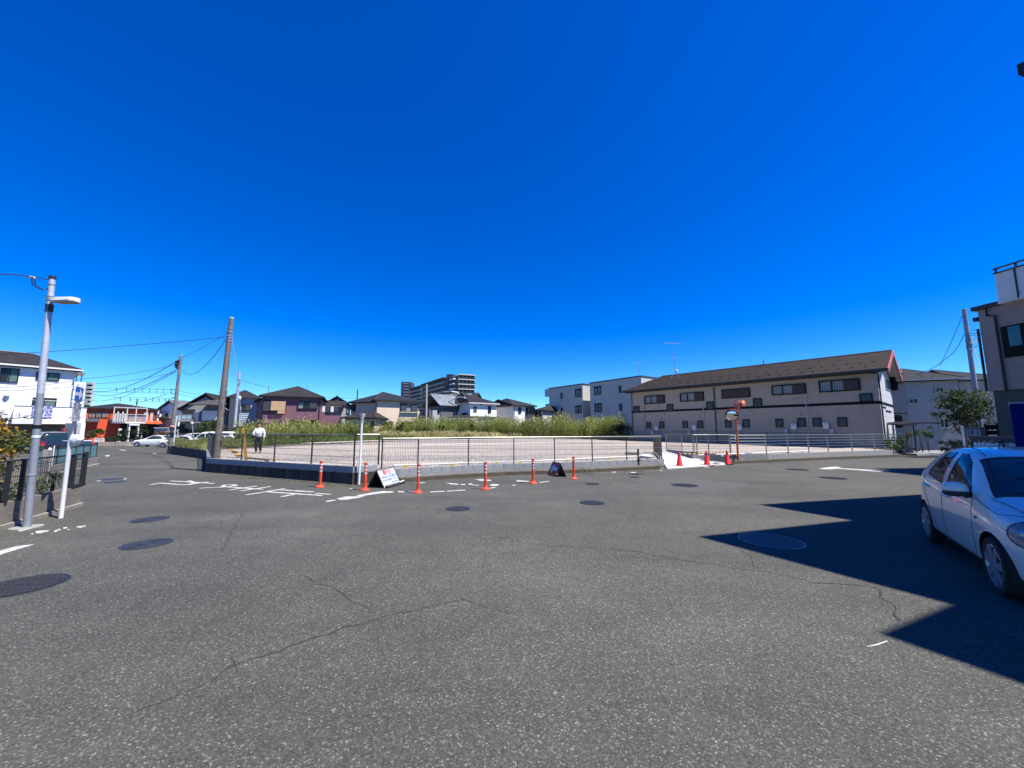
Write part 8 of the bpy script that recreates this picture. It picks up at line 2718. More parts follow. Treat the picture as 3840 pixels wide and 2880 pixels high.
def make_car(kind, name, label, cat, org, head, paint, res=0.014, scale=1.0, detail=True, group=None, nt_=88, zoff=0.0):
 """org: nose centre on the ground; head: unit vector the car faces"""
 S = CARS[kind]
 Lc = S['L']
 t = thing(name, label, cat, org, group)
 back = Vector((-head.x, -head.y, 0)); right = Vector((head.y, -head.x, 0))
 def W(u, y, z): return org + (back * u + right * y) * scale + Vector((0, 0, z * scale + zoff))
 def section(u):
  top = interp(S['top'], u); be = interp(S['belt'], u); w = interp(S['w'], u); wr = interp(S['wr'], u)
  be = min(be, top - 0.02)
  roofish = max(0.0, min(1.0, (top - be - 0.08) / 0.25))
  zr = top - (0.02 + 0.045 * roofish)
  zr = max(zr, be + 0.01)
  zb = 0.20 + 0.06 * max(0.0, 1 - u / 0.5) + 0.06 * max(0.0, 1 - (Lc - u) / 0.4)
  wb2 = w * (0.95 + 0.01 * roofish)
  P = [(w * 0.86, zb), (w * 0.955, zb + 0.05), (w * 0.985, zb + 0.17), (w, zb + (be - zb) * 0.55), (w * 0.992, zb + (be - zb) * 0.80), (wb2, be)]
  if roofish > 0.02:
   P += [(wb2 + (wr - wb2) * 0.40 + 0.015 * roofish, be + (zr - be) * 0.48), (wr + 0.012, zr - 0.012)]
  else:
   P += [(wb2 + (wr - wb2) * 0.45, be + (zr - be) * 0.6), (wr, zr)]
  P += [(wr * 0.80, zr + (top - zr) * 0.62), (wr * 0.4, top - 0.006), (0.0, top)]
  return P, roofish
 tk = [0, .05, .13, .30, .44, .55, .70, .82, .88, .94, 1.0]
 def surf(u, tt, P=None):
  if P is None: P = section(u)[0]
  return (interp([(tk[i], P[i][0]) for i in range(len(P))], tt), interp([(tk[i], P[i][1]) for i in range(len(P))], tt))
 nu = max(24, int(Lc / res)); 
 us = [Lc * (0.5 - 0.5 * cos(pi * i / nu)) * 0.25 + Lc * i / nu * 0.75 for i in range(nu + 1)]
 grid = []
 for u in us:
  P = section(u)[0]
  kk = [[(tk[i], P[i][c]) for i in range(len(P))] for c in (0, 1)]
  grid.append([(interp(kk[0], j / nt_), interp(kk[1], j / nt_)) for j in range(nt_ + 1)])
 rw = S['rw']; Ra = rw + 0.055
 # snap arch vertices
 pts = {}
 for i, u in enumerate(us):
  for j in range(nt_ + 1):
   y, z = grid[i][j]
   uu_, zz_ = u, z
   if j / nt_ < 0.5:
    for uw in S['wheels']:
     d = sqrt((u - uw) ** 2 + (z - rw) ** 2)
     if abs(d - Ra) < res * 0.8 and d > 0.01:
      uu_ = uw + (u - uw) * Ra / d; zz_ = rw + (z - rw) * Ra / d
   pts[i, j] = (uu_, y, zz_)
 cls = {}
 wsx = S['ws']; rgx = S['rg']; hd = S['head']
 for i in range(nu):
  for j in range(nt_):
   c = [pts[i, j], pts[i + 1, j], pts[i + 1, j + 1], pts[i, j + 1]]
   u = sum(p[0] for p in c) / 4; y = sum(p[1] for p in c) / 4; z = sum(p[2] for p in c) / 4
   tt = (j + 0.5) / nt_
   k_ = 'body'
   if tt < 0.5 and any((u - uw) ** 2 + (z - rw) ** 2 < (Ra - 0.0005) ** 2 for uw in S['wheels']): k_ = None
   elif 0.53 < tt < 0.86:
    for poly in S['side']:
     if inpoly(u, z, poly): k_ = 'glass'; break
     if dpoly(u, z, poly) < 0.022: k_ = 'trim'
   if k_ == 'body' and tt > 0.72 and wsx[0] - 0.03 < u < wsx[1] + 0.03:
    wr = interp(S['wr'], u)
    if y < wr - 0.005:
     k_ = 'trim'
     if wsx[0] + 0.02 < u < wsx[1] - 0.015 and y < wr - 0.045: k_ = 'glass'
   if k_ == 'body' and tt > 0.80 and rgx[0] < u < rgx[1] and y < interp(S['wr'], u) - 0.10: k_ = 'glass'
   e = ((u - hd[0]) / hd[3]) ** 2 + ((z - hd[1]) / hd[4]) ** 2 + ((y - hd[2]) / hd[5]) ** 2
   if e < 1 and k_ == 'body': k_ = 'lamp'
   elif e < 1.16 and k_ == 'body': k_ = 'trim'
   if u < 0.06 and y < 0.34 and 0.36 < z < 0.56: k_ = 'trim'
   if u > Lc - 0.16 and y > interp(S['w'], u) - 0.16 and 0.72 < z < 0.98 and k_ == 'body': k_ = 'tail'
   cls[i, j] = k_
 parts = {}
 for (i, j), k_ in cls.items():
  if k_: parts.setdefault(k_, []).append((i, j))
 names = dict(body=('body', paint), glass=('glass', M['car_glass']), trim=('trim', M['darkplas']), lamp=('headlight', M['lamp_glass']), tail=('tail_light', M['tail']))
 bodyo = None
 for k_ in ('body', 'trim', 'glass', 'lamp', 'tail'):
  if k_ not in parts: continue
  for sgn_ in ((1, -1) if k_ in ('lamp', 'tail') else (0,)):
   idx = {}; vs_ = []; fs = []
   for side in ((1, -1) if sgn_ == 0 else (sgn_,)):
    for (i, j) in parts[k_]:
     f = []
     for (a_, b_) in ((i, j), (i + 1, j), (i + 1, j + 1), (i, j + 1)):
      key = (a_, b_, side if pts[a_, b_][1] > 1e-4 else 0)
      if key not in idx:
       idx[key] = len(vs_)
       u, y, z = pts[a_, b_]
       inset = 0.006 if k_ == 'glass' else (0.002 if k_ == 'trim' else 0)
       vs_.append(W(u, (y - inset) * side, z - (inset if b_ / nt_ > 0.8 else 0)))
      f.append(idx[key])
     f = f if side == 1 else f[::-1]
     fs.append(f[::-1])
   b = MB(); b.v = [tuple(v) for v in vs_]; b.f = [tuple(f) for f in fs]
   nm, m_ = names[k_]
   o = b.build(nm, m_, t if k_ == 'body' or bodyo is None else t, smooth=True)
   if k_ == 'body': bodyo = o
 # end caps
 b = MB()
 for i, flip in ((0, False), (nu, True)):
  loop = [W(us[i], grid[i][j][0], grid[i][j][1]) for j in range(nt_ + 1)] + [W(us[i], -grid[i][j][0], grid[i][j][1]) for j in range(nt_ - 1, -1, -1)]
  b.add(loop, [tuple(range(len(loop)))])
 b.build('bumper_face', paint, t)
 # floor and wheel housings
 b = MB()
 b.hexa([W(.35, -.60, .19), W(Lc - .3, -.60, .19), W(Lc - .3, .60, .19), W(.35, .60, .19)], [W(.35, -.60, .55), W(Lc - .3, -.60, .55), W(Lc - .3, .60, .55), W(.35, .60, .55)])
 b.build('underbody', M['tyre'], t)
 for uw in S['wheels']:
  for side in (1, -1):
   if detail or side == 1 or True:
    b = MB(); n_ = 24
    yo = S['wb_y'] * side
    axis = right * side
    c_ = W(uw, yo, rw)
    def ringp(r, d): return [c_ + axis * (d * scale) + back * (r * scale * cos(2 * pi * q / n_)) + Vector((0, 0, r * scale * sin(2 * pi * q / n_))) for q in range(n_)]
    tw2 = S['tw'] / 2
    prof = [(rw * 0.60, -tw2), (rw * 0.93, -tw2), (rw, -tw2 * 0.75), (rw, tw2 * 0.75), (rw * 0.965, tw2 * 0.95), (rw * 0.86, tw2 * 1.0), (rw * 0.76, tw2 * 0.95), (rw * 0.74, tw2 * 0.5)]
    rings = [ringp(r, d) for r, d in prof]
    vs_ = [v for rg in rings for v in rg]
    b.add(vs_, [(k_ * n_ + q, (k_ + 1) * n_ + q, (k_ + 1) * n_ + (q + 1) % n_, k_ * n_ + (q + 1) % n_) for k_ in range(len(prof) - 1) for q in range(n_)])
    wh = b.build('wheel', M['tyre'], t, smooth='auto')
    b = MB()
    prof = [(rw * 0.755, tw2 * 0.90), (rw * 0.71, tw2 * 0.95), (rw * 0.67, tw2 * 0.5)]
    rings = [ringp(r, d) for r, d in prof]
    b.add([v for rg in rings for v in rg], [(k_ * n_ + q, (k_ + 1) * n_ + q, (k_ + 1) * n_ + (q + 1) % n_, k_ * n_ + (q + 1) % n_) for k_ in range(2) for q in range(n_)])
    ns = 7
    for s_ in range(ns):
     a_ = 2 * pi * s_ / ns + 0.3
     e1 = back * cos(a_) + Vector((0, 0, sin(a_))); e2 = back * -sin(a_) + Vector((0, 0, cos(a_)))
     w0, w1_s = 0.10 * rw, 0.155 * rw
     o0 = c_ + axis * (tw2 * 0.95 * scale); o1 = c_ + axis * (tw2 * 0.78 * scale)
     b.hexa([o1 + e2 * (-w0 * scale), o1 + e1 * (rw * .73 * scale) - e2 * (w1_s * scale), o1 + e1 * (rw * .73 * scale) + e2 * (w1_s * scale), o1 + e2 * (w0 * scale)],
         [o0 + e2 * (-w0 * scale), o0 + e1 * (rw * .73 * scale) - e2 * (w1_s * scale), o0 + e1 * (rw * .73 * scale) + e2 * (w1_s * scale), o0 + e2 * (w0 * scale)])
    b.tube([c_ + axis * (tw2 * 0.7 * scale), c_ + axis * (tw2 * 1.05 * scale)], rw * 0.17 * scale, 14)
    b.build('rim', M['rim'], wh)
    b = MB(); b.tube([c_ + axis * (tw2 * 0.3 * scale), c_ + axis * (tw2 * 0.45 * scale)], rw * 0.62 * scale, 18); b.build('brake_disc', M['darkplas'], wh)
    # arch lining
    b = MB(); n2 = 20
    for q in range(n2):
     a0 = -0.25 + (pi + 0.5) * q / n2; a1 = -0.25 + (pi + 0.5) * (q + 1) / n2
     P0 = lambda a_, yy: W(uw + Ra * 0.995 * cos(a_), yy * side, rw + Ra * 0.995 * sin(a_))
     b.quad(P0(a0, .50), P0(a1, .50), P0(a1, interp(S['w'], uw) - 0.012), P0(a0, interp(S['w'], uw) - 0.012))
    b.build('wheel_arch', M['tyre'], t)
 if not detail: return t, W, surf
 # seams, handles, mirrors, side repeaters
 def on_side(u, z):
  P = section(u)[0]
  lo, hi = 0.0, 0.86
  for _ in range(24):
   mid_ = (lo + hi) / 2
   if surf(u, mid_, P)[1] < z: lo = mid_
   else: hi = mid_
  return surf(u, lo, P)[0]
 seams = [[(1.14, .42), (1.13, .70), (1.16, .92)], [(1.14, .42), (1.17, .30), (1.3, .265), (2.10, .265), (2.16, .28)], [(2.15, .28), (2.17, .60), (2.15, .97)], [(2.16, .265), (2.56, .29), (2.72, .45), (2.86, .66), (3.02, .84), (3.06, 1.03)],
    [(.42, .86), (.60, .84), (.90, .895), (1.06, .93)], [(.55, .86), (.50, .60)]]
 for sd in (1, -1):
  for s_ in seams[:5]:
   pts_ = []
   for i in range(len(s_) - 1):
    for q in range(8):
     f = q / 8; u = s_[i][0] + (s_[i + 1][0] - s_[i][0]) * f; z = s_[i][1] + (s_[i + 1][1] - s_[i][1]) * f
     pts_.append(W(u, (on_side(u, z) + 0.0005) * sd, z))
   u, z = s_[-1]; pts_.append(W(u, (on_side(u, z) + 0.0005) * sd, z))
   b = MB(); b.tube(pts_, 0.0035, 4); b.build('panel_gap', M['seam'], t)
  for u, z in ((1.97, .845), (2.84, .885)):
   b = MB(); yy = on_side(u, z)
   b.tube([W(u - .11, (yy - 0.005) * sd, z), W(u - .08, (yy + .028) * sd, z + .002), W(u + .06, (yy + .03) * sd, z + .006), W(u + .10, (yy - 0.004) * sd, z + .006)], 0.014, 8); b.build('door_handle', paint, t, smooth=True)
  b = MB(); u, z = 1.00, .735; yy = on_side(u, z); b.blob(W(u, yy * sd, z), (0.022, 0.022, 0.017), 10, 6); b.build('side_repeater', M['lamp_glass'], t, smooth=True)
  # waist crease highlight line
  # rain visors
  for pv in ([(1.38, 1.13), (1.60, 1.32), (1.82, 1.40), (2.01, 1.415)], [(2.19, 1.415), (2.45, 1.405), (2.62, 1.36), (2.77, 1.26)]):
   b = MB(); q0 = []; q1 = []
   for i in range(len(pv) - 1):
    for q in range(5):
     f = q / 5; u = pv[i][0] + (pv[i + 1][0] - pv[i][0]) * f; z = pv[i][1] + (pv[i + 1][1] - pv[i][1]) * f
     q0.append(W(u, (on_side(u, z) + 0.006) * sd, z)); q1.append(W(u + .01, (on_side(u, z - 0.06) + 0.022) * sd, z - 0.065))
   n_ = len(q0); b.add(q0 + q1, [(i, i + 1, n_ + i + 1, n_ + i) for i in range(n_ - 1)]); b.build('rain_visor', M['visor'], t, smooth=True)
  # door mirror
  mu, my, mz = 1.20, 0.915, 1.02
  bm = bmesh.new(); bmesh.ops.create_icosphere(bm, subdivisions=3, radius=1)
  for v in bm.verts:
   q = v.co.copy()
   sx_ = abs(q.y) ** 0.7 * (1 if q.y > 0 else -1)
   v.co = q
  for nm, zc, rz_, m_, cut in (('door_mirror', 0.0, 0.082, paint, 1), ('mirror_base', -0.035, 0.055, M['darkplas'], -1)):
   b = MB()
   seg, rg_ = 18, 12
   vs_ = []
   for i in range(rg_ + 1):
    th = pi * i / rg_
    for j in range(seg):
     ph = 2 * pi * j / seg
     sy = abs(cos(ph)) ** 0.75 * (1 if cos(ph) > 0 else -1); sx_ = abs(sin(ph)) ** 0.75 * (1 if sin(ph) > 0 else -1)
     zz_ = cos(th)
     vs_.append(W(mu + 0.065 * sin(th) ** 0.8 * sx_, (my + 0.112 * sin(th) ** 0.7 * sy) * sd, mz + zc + rz_ * zz_))
   b.add(vs_, [(i * seg + j, (i + 1) * seg + j, (i + 1) * seg + (j + 1) % seg, i * seg + (j + 1) % seg) for i in range(rg_) for j in range(seg)])
   b.build(nm, m_, t, smooth=True)
  b = MB(); b.tube([W(mu - .01, (my - .08) * sd, mz - .07), W(mu + .06, (on_side(1.28, .97) - 0.01) * sd, .965)], 0.032, 8); b.build('mirror_arm', M['darkplas'], t)
  b = MB(); b.add([W(1.17, (on_side(1.17, .93) + 0.004) * sd, .93), W(1.32, (on_side(1.32, .96) + 0.004) * sd, .955), W(1.37, (on_side(1.37, 1.06) + 0.004) * sd, 1.07)], [(0, 1, 2)]); b.build('mirror_patch', M['darkplas'], t)
 # projector inside the headlight, bonnet edge, licence area, roof seam, wiper
 for sd in (1, -1):
  b = MB(); b.blob(W(.27, .66 * sd, .70), (0.075, 0.075, 0.07), 12, 8); b.build('projector', M['rim'], t, smooth=True)
 for sd in (1, -1):
  b = MB(); pts_ = [W(u, (interp(S['wr'], u) - 0.055) * sd, interp(S['top'], u) - 0.004) for u in [1.52 + 0.1 * i for i in range(18)]]
  b.tube(pts_, 0.006, 4); b.build('roof_seam', M['seam'], t)
  b = MB(); pts_ = [W(u, (interp(S['wr'], u) * (1.0) + 0.03) * sd, interp(S['top'], u) - 0.030) for u in [0.26 + 0.055 * i for i in range(13)]]
  b.tube(pts_, 0.0035, 4); b.build('bonnet_gap', M['seam'], t)
 b = MB(); pts_ = [W(.965 + 0.03 * abs(y_), y_, 1.055) for y_ in (-.55, -.3, 0.0, .25)]
 b.tube(pts_, 0.008, 5); b.build('wiper', M['darkplas'], t)
 b = MB(); b.hexa([W(-0.012, -.165, .42), W(-.004, -.165, .42), W(-.004, .165, .42), W(-.012, .165, .42)], [W(-0.012, -.165, .58), W(-.004, -.165, .58), W(-.004, .165, .58), W(-.012, .165, .58)]); b.build('licence_plate', M['white'], t)
 return t, W, surf

M['car_glass'] = paint_m('car_glass', (0.012, 0.03, 0.035), 0.03, 0.0)
M['lamp_glass'] = paint_m('lamp_glass', (0.16, 0.18, 0.20), 0.06, 0.5)
M['tail'] = paint_m('tail_lamp', (0.30, 0.01, 0.01), 0.12, 0.5)
M['tyre'] = mat('tyre_rubber', (0.018, 0.018, 0.018), 0.85)
M['rim'] = mat('alloy', (0.42, 0.43, 0.45), 0.32, metal=0.6, var=0.04)
M['seam'] = mat('panel_gap_dark', (0.015, 0.017, 0.02), 0.6)
M['visor'] = mat_glass('smoke_visor', (0.01, 0.02, 0.035), 0.75)
silver = paint_m('pearl_white_paint', (0.66, 0.63, 0.585), 0.3, 1.0)
carwhite = paint_m('car_white', (0.74, 0.75, 0.76), 0.3, 0.8)

Fw = g(3712, 2112, 0.28); Rw = g(3474, 1957, 0.28)
bk = (Rw - Fw); bk.z = 0; bk.normalize()
hd_ = -bk; rt = Vector((hd_.y, -hd_.x, 0))
CS = 0.955
midp = (Fw + Rw) / 2; midp.z = 0
nose = midp - bk * ((CARS['compact']['wheels'][0] + CARS['compact']['wheels'][1]) / 2 * CS) - rt * (0.83 * CS)
make_car('compact', 'compact_car', 'pearl white compact hatchback parked in the shade at the right edge of the photo', 'car', nose, hd_, silver, res=0.0125, scale=CS, nt_=110)

far = 'white cars parked along the far street'
def fcar(kind, px, Y, label, paint, deg=180, cat='car', name='parked_car', scale=1.0):
 p = at(px, 1660, Y); z = gz(Y)
 a_ = radians(deg)
 make_car(kind, name, label, cat, Vector((p.x, p.y, z)), Vector((cos(a_), sin(a_), 0)), paint, res=0.07, detail=False, group=far, nt_=40, scale=scale)
fcar('sedan', 509, 50.5, 'white sedan parked leftmost, its nose towards the low brown wall', carwhite, 186)
fcar('sedan', 606, 47.0, 'second white car from the left, half hidden by the farther grey pole', carwhite, 184)
fcar('minivan', 658, 49.5, 'white minivan with dark side windows just right of the grey pole', carwhite, 183, name='parked_minivan', cat='minivan', scale=1.04)
fcar('van', 735, 47.5, 'tall white van, the highest of the parked white vehicles', carwhite, 184, name='parked_van', cat='van', scale=0.98)
fcar('minivan', 742, 44.5, 'white car with a big dark windscreen in front of the tall white van', carwhite, 196, name='parked_car', scale=0.86)
fcar('sedan', 828, 46, 'dark navy car just behind the fence by the brown pole', paint_m('car_navy', (0.03, 0.035, 0.06), 0.3, 0.8), 184, scale=1.0)
fcar('minivan', 152, 31.0, 'dark car parked inside the carport of the white house at left', paint_m('car_dark', (0.015, 0.018, 0.022), 0.25, 0.8), 150)
tp_a = at(262, 1660, 20.6).xy; tp_b = at(345, 1660, 21.4).xy  # box added in place of the blue car behind the fence
t = thing('plain_box', 'low blue box standing in for a parked car behind the teal panel fence', 'car stand-in', (tp_a.x, tp_a.y, 0))
b = MB(); b.prism(quadback(tp_a, tp_b, 0.8), 0.03, 1.02); b.build('body', mat('box_blue', (0.02, 0.07, 0.14), 0.5), t, bevel=0.03)
b = MB(); b.prism(quadback(tp_a + Vector((-0.03, -0.03)), tp_b + Vector((0.03, -0.03)), 0.86), 1.021, 1.08); b.build('lid', mat('lid_white', (0.5, 0.52, 0.55), 0.5), t, bevel=0.02)

# ================================================================ PERSON
def skin_mesh(name, verts, edges, radii, m_, parent, sub=2, root=0):
 me = bpy.data.meshes.new(name)
 off_ = wloc(parent)
 me.from_pydata([tuple(Vector(v) - off_) for v in verts], edges, [])
 o = bpy.data.objects.new(name, me)
 C.objects.link(o)
 sk = o.modifiers.new('skin', 'SKIN')
 sk.use_smooth_shade = True
 for i, r in enumerate(radii):
  rr_ = r if hasattr(r, '__len__') else (r, r)
  me.skin_vertices[0].data[i].radius = rr_
  me.skin_vertices[0].data[i].use_root = (i == root)
 sb = o.modifiers.new('sub', 'SUBSURF'); sb.levels = sub; sb.render_levels = sub
 bpy.context.view_layer.update()
 dg = bpy.context.evaluated_depsgraph_get()
 me2 = bpy.data.meshes.new_from_object(o.evaluated_get(dg))
 o.modifiers.clear()
 o.data = me2
 me2.name = name
 me2.materials.clear(); me2.materials.append(m_)
 me2.polygons.foreach_set('use_smooth', [True] * len(me2.polygons))
 o.parent = parent
 return o

pf = gl(966, 1700)
man = thing('person', 'person in a white long-sleeved shirt and dark trousers walking on the gravel lot', 'person', pf)
hs_ = 1.70 / 1.75
fx = Vector((0.15, -0.99, 0)).normalized()          # facing the camera, slightly right
sx = Vector((-fx.y, fx.x, 0))                        # towards the viewer's right (his left)
def J(a_, f_, z_): return pf + sx * (a_ * hs_) + fx * (f_ * hs_) + Vector((0, 0, z_ * hs_))
skinm = mat('skin_tan', (0.36, 0.20, 0.13), 0.6, var=0.05)
V_ = []; E_ = []; Rr = []
def av(p, r, par=None):
 V_.append(p); Rr.append(r); i = len(V_) - 1
 if par is not None: E_.append((par, i))
 return i
pel = av(J(0, 0, .93), (.10, .07)); wa_ = av(J(0, 0, 1.10), (.10, .07), pel); chs = av(J(0, -.01, 1.32), (.12, .08), wa_); nk = av(J(0, -.01, 1.48), .058, chs); nk2 = av(J(0, .01, 1.55), .055, nk); hc = av(J(0, .03, 1.62), (.078, .09), nk2); ht_ = av(J(0, .02, 1.70), (.072, .085), hc)
lhand = rhand = None
arms = {}
for s_, el, wr_, hn in ((-1, (-.30, .02, 1.12), (-.14, .20, 1.05), (-.06, .22, 1.06)), (1, (.285, -.02, 1.13), (.31, .05, .88), (.315, .06, .80))):
 sh = av(J(.185 * s_, -.01, 1.40), .062, chs); e_ = av(J(*el), .047, sh); w__ = av(J(*wr_), .032, e_); h_ = av(J(*hn), (.040, .024), w__)
 hv = (J(*hn) - J(*wr_)).normalized()
 lat = sx if s_ == 1 else Vector((0, 0, 1))
 lat = (lat - hv * lat.dot(hv)).normalized()
 if s_ == 1: lat = (fx - hv * fx.dot(hv)).normalized()
 for q, (o_, ln) in enumerate(((-.027, .070), (-.009, .082), (.009, .078), (.026, .062))):
  f1_ = av(J(*hn) + lat * o_ + hv * .045, .0095, h_); f2_ = av(J(*hn) + lat * o_ * 1.1 + hv * (.045 + ln * .55) - lat.cross(hv) * .008, .0085, f1_); av(J(*hn) + lat * o_ * 1.1 + hv * (.045 + ln) - lat.cross(hv) * .022, .0075, f2_)
 th1 = av(J(*hn) + lat * .042 - hv * .01, .011, h_); av(J(*hn) + lat * .058 + hv * .035, .009, th1)
legs = {}
for s_, kn_, an_, to in ((-1, (-.105, .05, .50), (-.10, -.01, .09), (-.115, .15, .035)), (1, (.10, -.0, .50), (.10, -.10, .10), (.11, .04, .035))):
 hp_ = av(J(.085 * s_, 0, .84), .07, pel); k2 = av(J(*kn_), .05, hp_); a2 = av(J(*an_), .042, k2); av(J(*to), (.038, .028), a2)
body = skin_mesh('body', V_, E_, Rr, skinm, man)
shirtm = mat('shirt_white', (0.78, 0.79, 0.82), 0.85, var=0.05, vscale=14, bump=0.3, bscale=16)
V_ = []; E_ = []; Rr = []
a_ = av(J(0, 0, .88), (.170, .13)); b__ = av(J(0, 0, 1.12), (.168, .125), a_); c__ = av(J(0, -.01, 1.33), (.18, .125), b__); d__ = av(J(0, -.01, 1.445), (.09, .08), c__)
for s_, el, wr_ in ((-1, (-.305, .02, 1.12), (-.16, .185, 1.055)), (1, (.29, -.02, 1.13), (.312, .045, .90))):
 sh = av(J(.19 * s_, -.01, 1.395), .078, c__); e_ = av(J(*el), .064, sh); av(J(*wr_), .046, e_)
skin_mesh('shirt', V_, E_, Rr, shirtm, man)
trm = mat('trousers_dark', (0.008, 0.009, 0.014), 0.85, var=0.1)
V_ = []; E_ = []; Rr = []
a_ = av(J(0, 0, 1.04), (.150, .11)); a2_ = av(J(0, 0, .88), (.155, .115), a_)
for s_, kn_, an_ in ((-1, (-.105, .045, .50), (-.10, -.01, .10)), (1, (.10, 0, .50), (.10, -.10, .11))):
 h_ = av(J(.09 * s_, 0, .82), .105, a2_); k2 = av(J(*kn_), .080, h_); av(J(*an_), .068, k2)
skin_mesh('trousers', V_, E_, Rr, trm, man)
for s_, an_, to in ((-1, (-.10, -.05, .045), (-.115, .18, .03)), (1, (.10, -.14, .055), (.11, .09, .03))):
 V_ = []; E_ = []; Rr = []
 a_ = av(J(*an_), (.045, .045)); m__ = av((J(*an_) + J(*to)) / 2, (.048, .036), a_); av(J(*to), (.042, .028), m__)
 skin_mesh('shoe', V_, E_, Rr, M['black'], man, sub=1)
b = MB(); b.blob(J(0, -.015, 1.70), (.087, .10, .09), 16, 10); b.blob(J(0, -.05, 1.63), (.084, .075, .10), 14, 8); b.build('hair', mat('black_hair', (0.012, 0.010, 0.010), 0.6), man, smooth=True)
b = MB()
for s_ in (-1, 1): b.blob(J(.032 * s_, .105, 1.635), (.013, .008, .008), 8, 5)
b.build('eyes', M['black'], man, smooth=True)
b = MB(); b.tube([J(0, .11, 1.63), J(0, .132, 1.60)], 0.012, 6); 
for s_ in (-1, 1): b.blob(J(.083 * s_, .02, 1.62), (.012, .02, .03), 8, 5)
b.build('nose_and_ears', skinm, man, smooth=True)
b = MB(); b.tube([J(-.025, .112, 1.572), J(0, .118, 1.570), J(.025, .112, 1.572)], 0.005, 5); b.build('mouth', mat('lips', (0.25, 0.10, 0.08), 0.6), man)
b = MB()
for s_ in (-1, 1):
 b.add([J(.02 * s_, .075, 1.475), J(.075 * s_, .06, 1.49), J(.085 * s_, .085, 1.44), J(.02 * s_, .115, 1.425)], [(0, 1, 2, 3)])
b.build('collar', shirtm, man)

# ================================================================ VEGETATION
def leaf_quads(b, c, n, rad, size, asp=0.45, droop=0.2, up=0.0, rnd=random):
 for _ in range(n):
  # random point in ellipsoid, denser near the shell
  while True:
   p = Vector((rnd.uniform(-1, 1), rnd.uniform(-1, 1), rnd.uniform(-1, 1)))
   if p.length <= 1: break
  p = p.normalized() * (p.length ** 0.5)
  q = c + Vector((p.x * rad[0], p.y * rad[1], p.z * rad[2]))
  d = Vector((rnd.uniform(-1, 1), rnd.uniform(-1, 1), rnd.uniform(-0.7, 0.5) + up)).normalized()
  e = d.cross(Vector((rnd.uniform(-1, 1), rnd.uniform(-1, 1), rnd.uniform(-1, 1)))).normalized()
  s_ = size * rnd.uniform(0.6, 1.3)
  b.add([q, q + d * (s_ * 0.5) + e * (s_ * asp * 0.5), q + d * s_ + Vector((0, 0, -droop * s_)), q + d * (s_ * 0.5) - e * (s_ * asp * 0.5)], [(0, 1, 2, 3)])

def plant(name, label, cat, base, blobs, size, nleaf, m_, trunk=None, group=None, trunk_m=None, core=True, limbs=5, leafname='foliage', asp=0.5, m2=None, share2=0.0):
 """blobs: list of (centre, radii)"""
 t = thing(name, label, cat, base, group)
 b = MB(); b2 = MB()
 tot = sum((r[0] * r[1] * r[2]) ** 0.66 for _, r in blobs)
 for c_, r in blobs:
  n = int(nleaf * (r[0] * r[1] * r[2]) ** 0.66 / tot)
  # clumps inside each blob give light and dark
  ncl = max(5, n // 60)
  for _ in range(ncl):
   while True:
    p = Vector((random.uniform(-1, 1), random.uniform(-1, 1), random.uniform(-1, 1)))
    if 0.35 < p.length <= 1: break
   cc = Vector(c_) + Vector((p.x * r[0], p.y * r[1], p.z * r[2])) * random.uniform(0.75, 1.02)
   k_ = random.uniform(0.22, 0.42)
   bb__ = b2 if (m2 and random.random() < share2) else b
   leaf_quads(bb__, cc, n // ncl, (r[0] * k_, r[1] * k_, r[2] * k_ * 0.8), size, asp)
 b.build(leafname, m_, t)
 if m2: b2.build(leafname, m2, t)
 b = MB()
 tops = [Vector(c_) for c_, r in blobs]
 base = Vector(base)
 r0 = trunk or 0.03
 for i in range(limbs):
  c_, r = blobs[i % len(blobs)]
  e = Vector(c_) + Vector((random.uniform(-.5, .5) * r[0], random.uniform(-.5, .5) * r[1], random.uniform(0, .6) * r[2]))
  mid_ = base.lerp(e, 0.45) + Vector((random.uniform(-.1, .1), random.uniform(-.1, .1), 0)) * r[0]
  s_ = base + Vector((random.uniform(-.5, .5), random.uniform(-.5, .5), 0)) * r0
  b.tube([s_, mid_, e], r0 * (1 if i == 0 else 0.55), 6, r1=r0 * 0.15)
 b.build('trunk' if trunk else 'stems', trunk_m or mat('bark', (0.07, 0.05, 0.035), 0.9, var=0.2, vscale=8), t)
 return t

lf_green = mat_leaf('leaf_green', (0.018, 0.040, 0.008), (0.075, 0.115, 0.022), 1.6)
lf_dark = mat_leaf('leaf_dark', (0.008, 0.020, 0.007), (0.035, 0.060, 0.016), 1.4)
lf_yel = mat_leaf('leaf_autumn', (0.16, 0.07, 0.010), (0.42, 0.24, 0.03), 3.5)
lf_olive = mat_leaf('leaf_olive', (0.035, 0.045, 0.010), (0.14, 0.145, 0.030), 3.0)
lf_brown = mat_leaf('leaf_brown', (0.06, 0.035, 0.02), (0.17, 0.12, 0.07), 1.5)

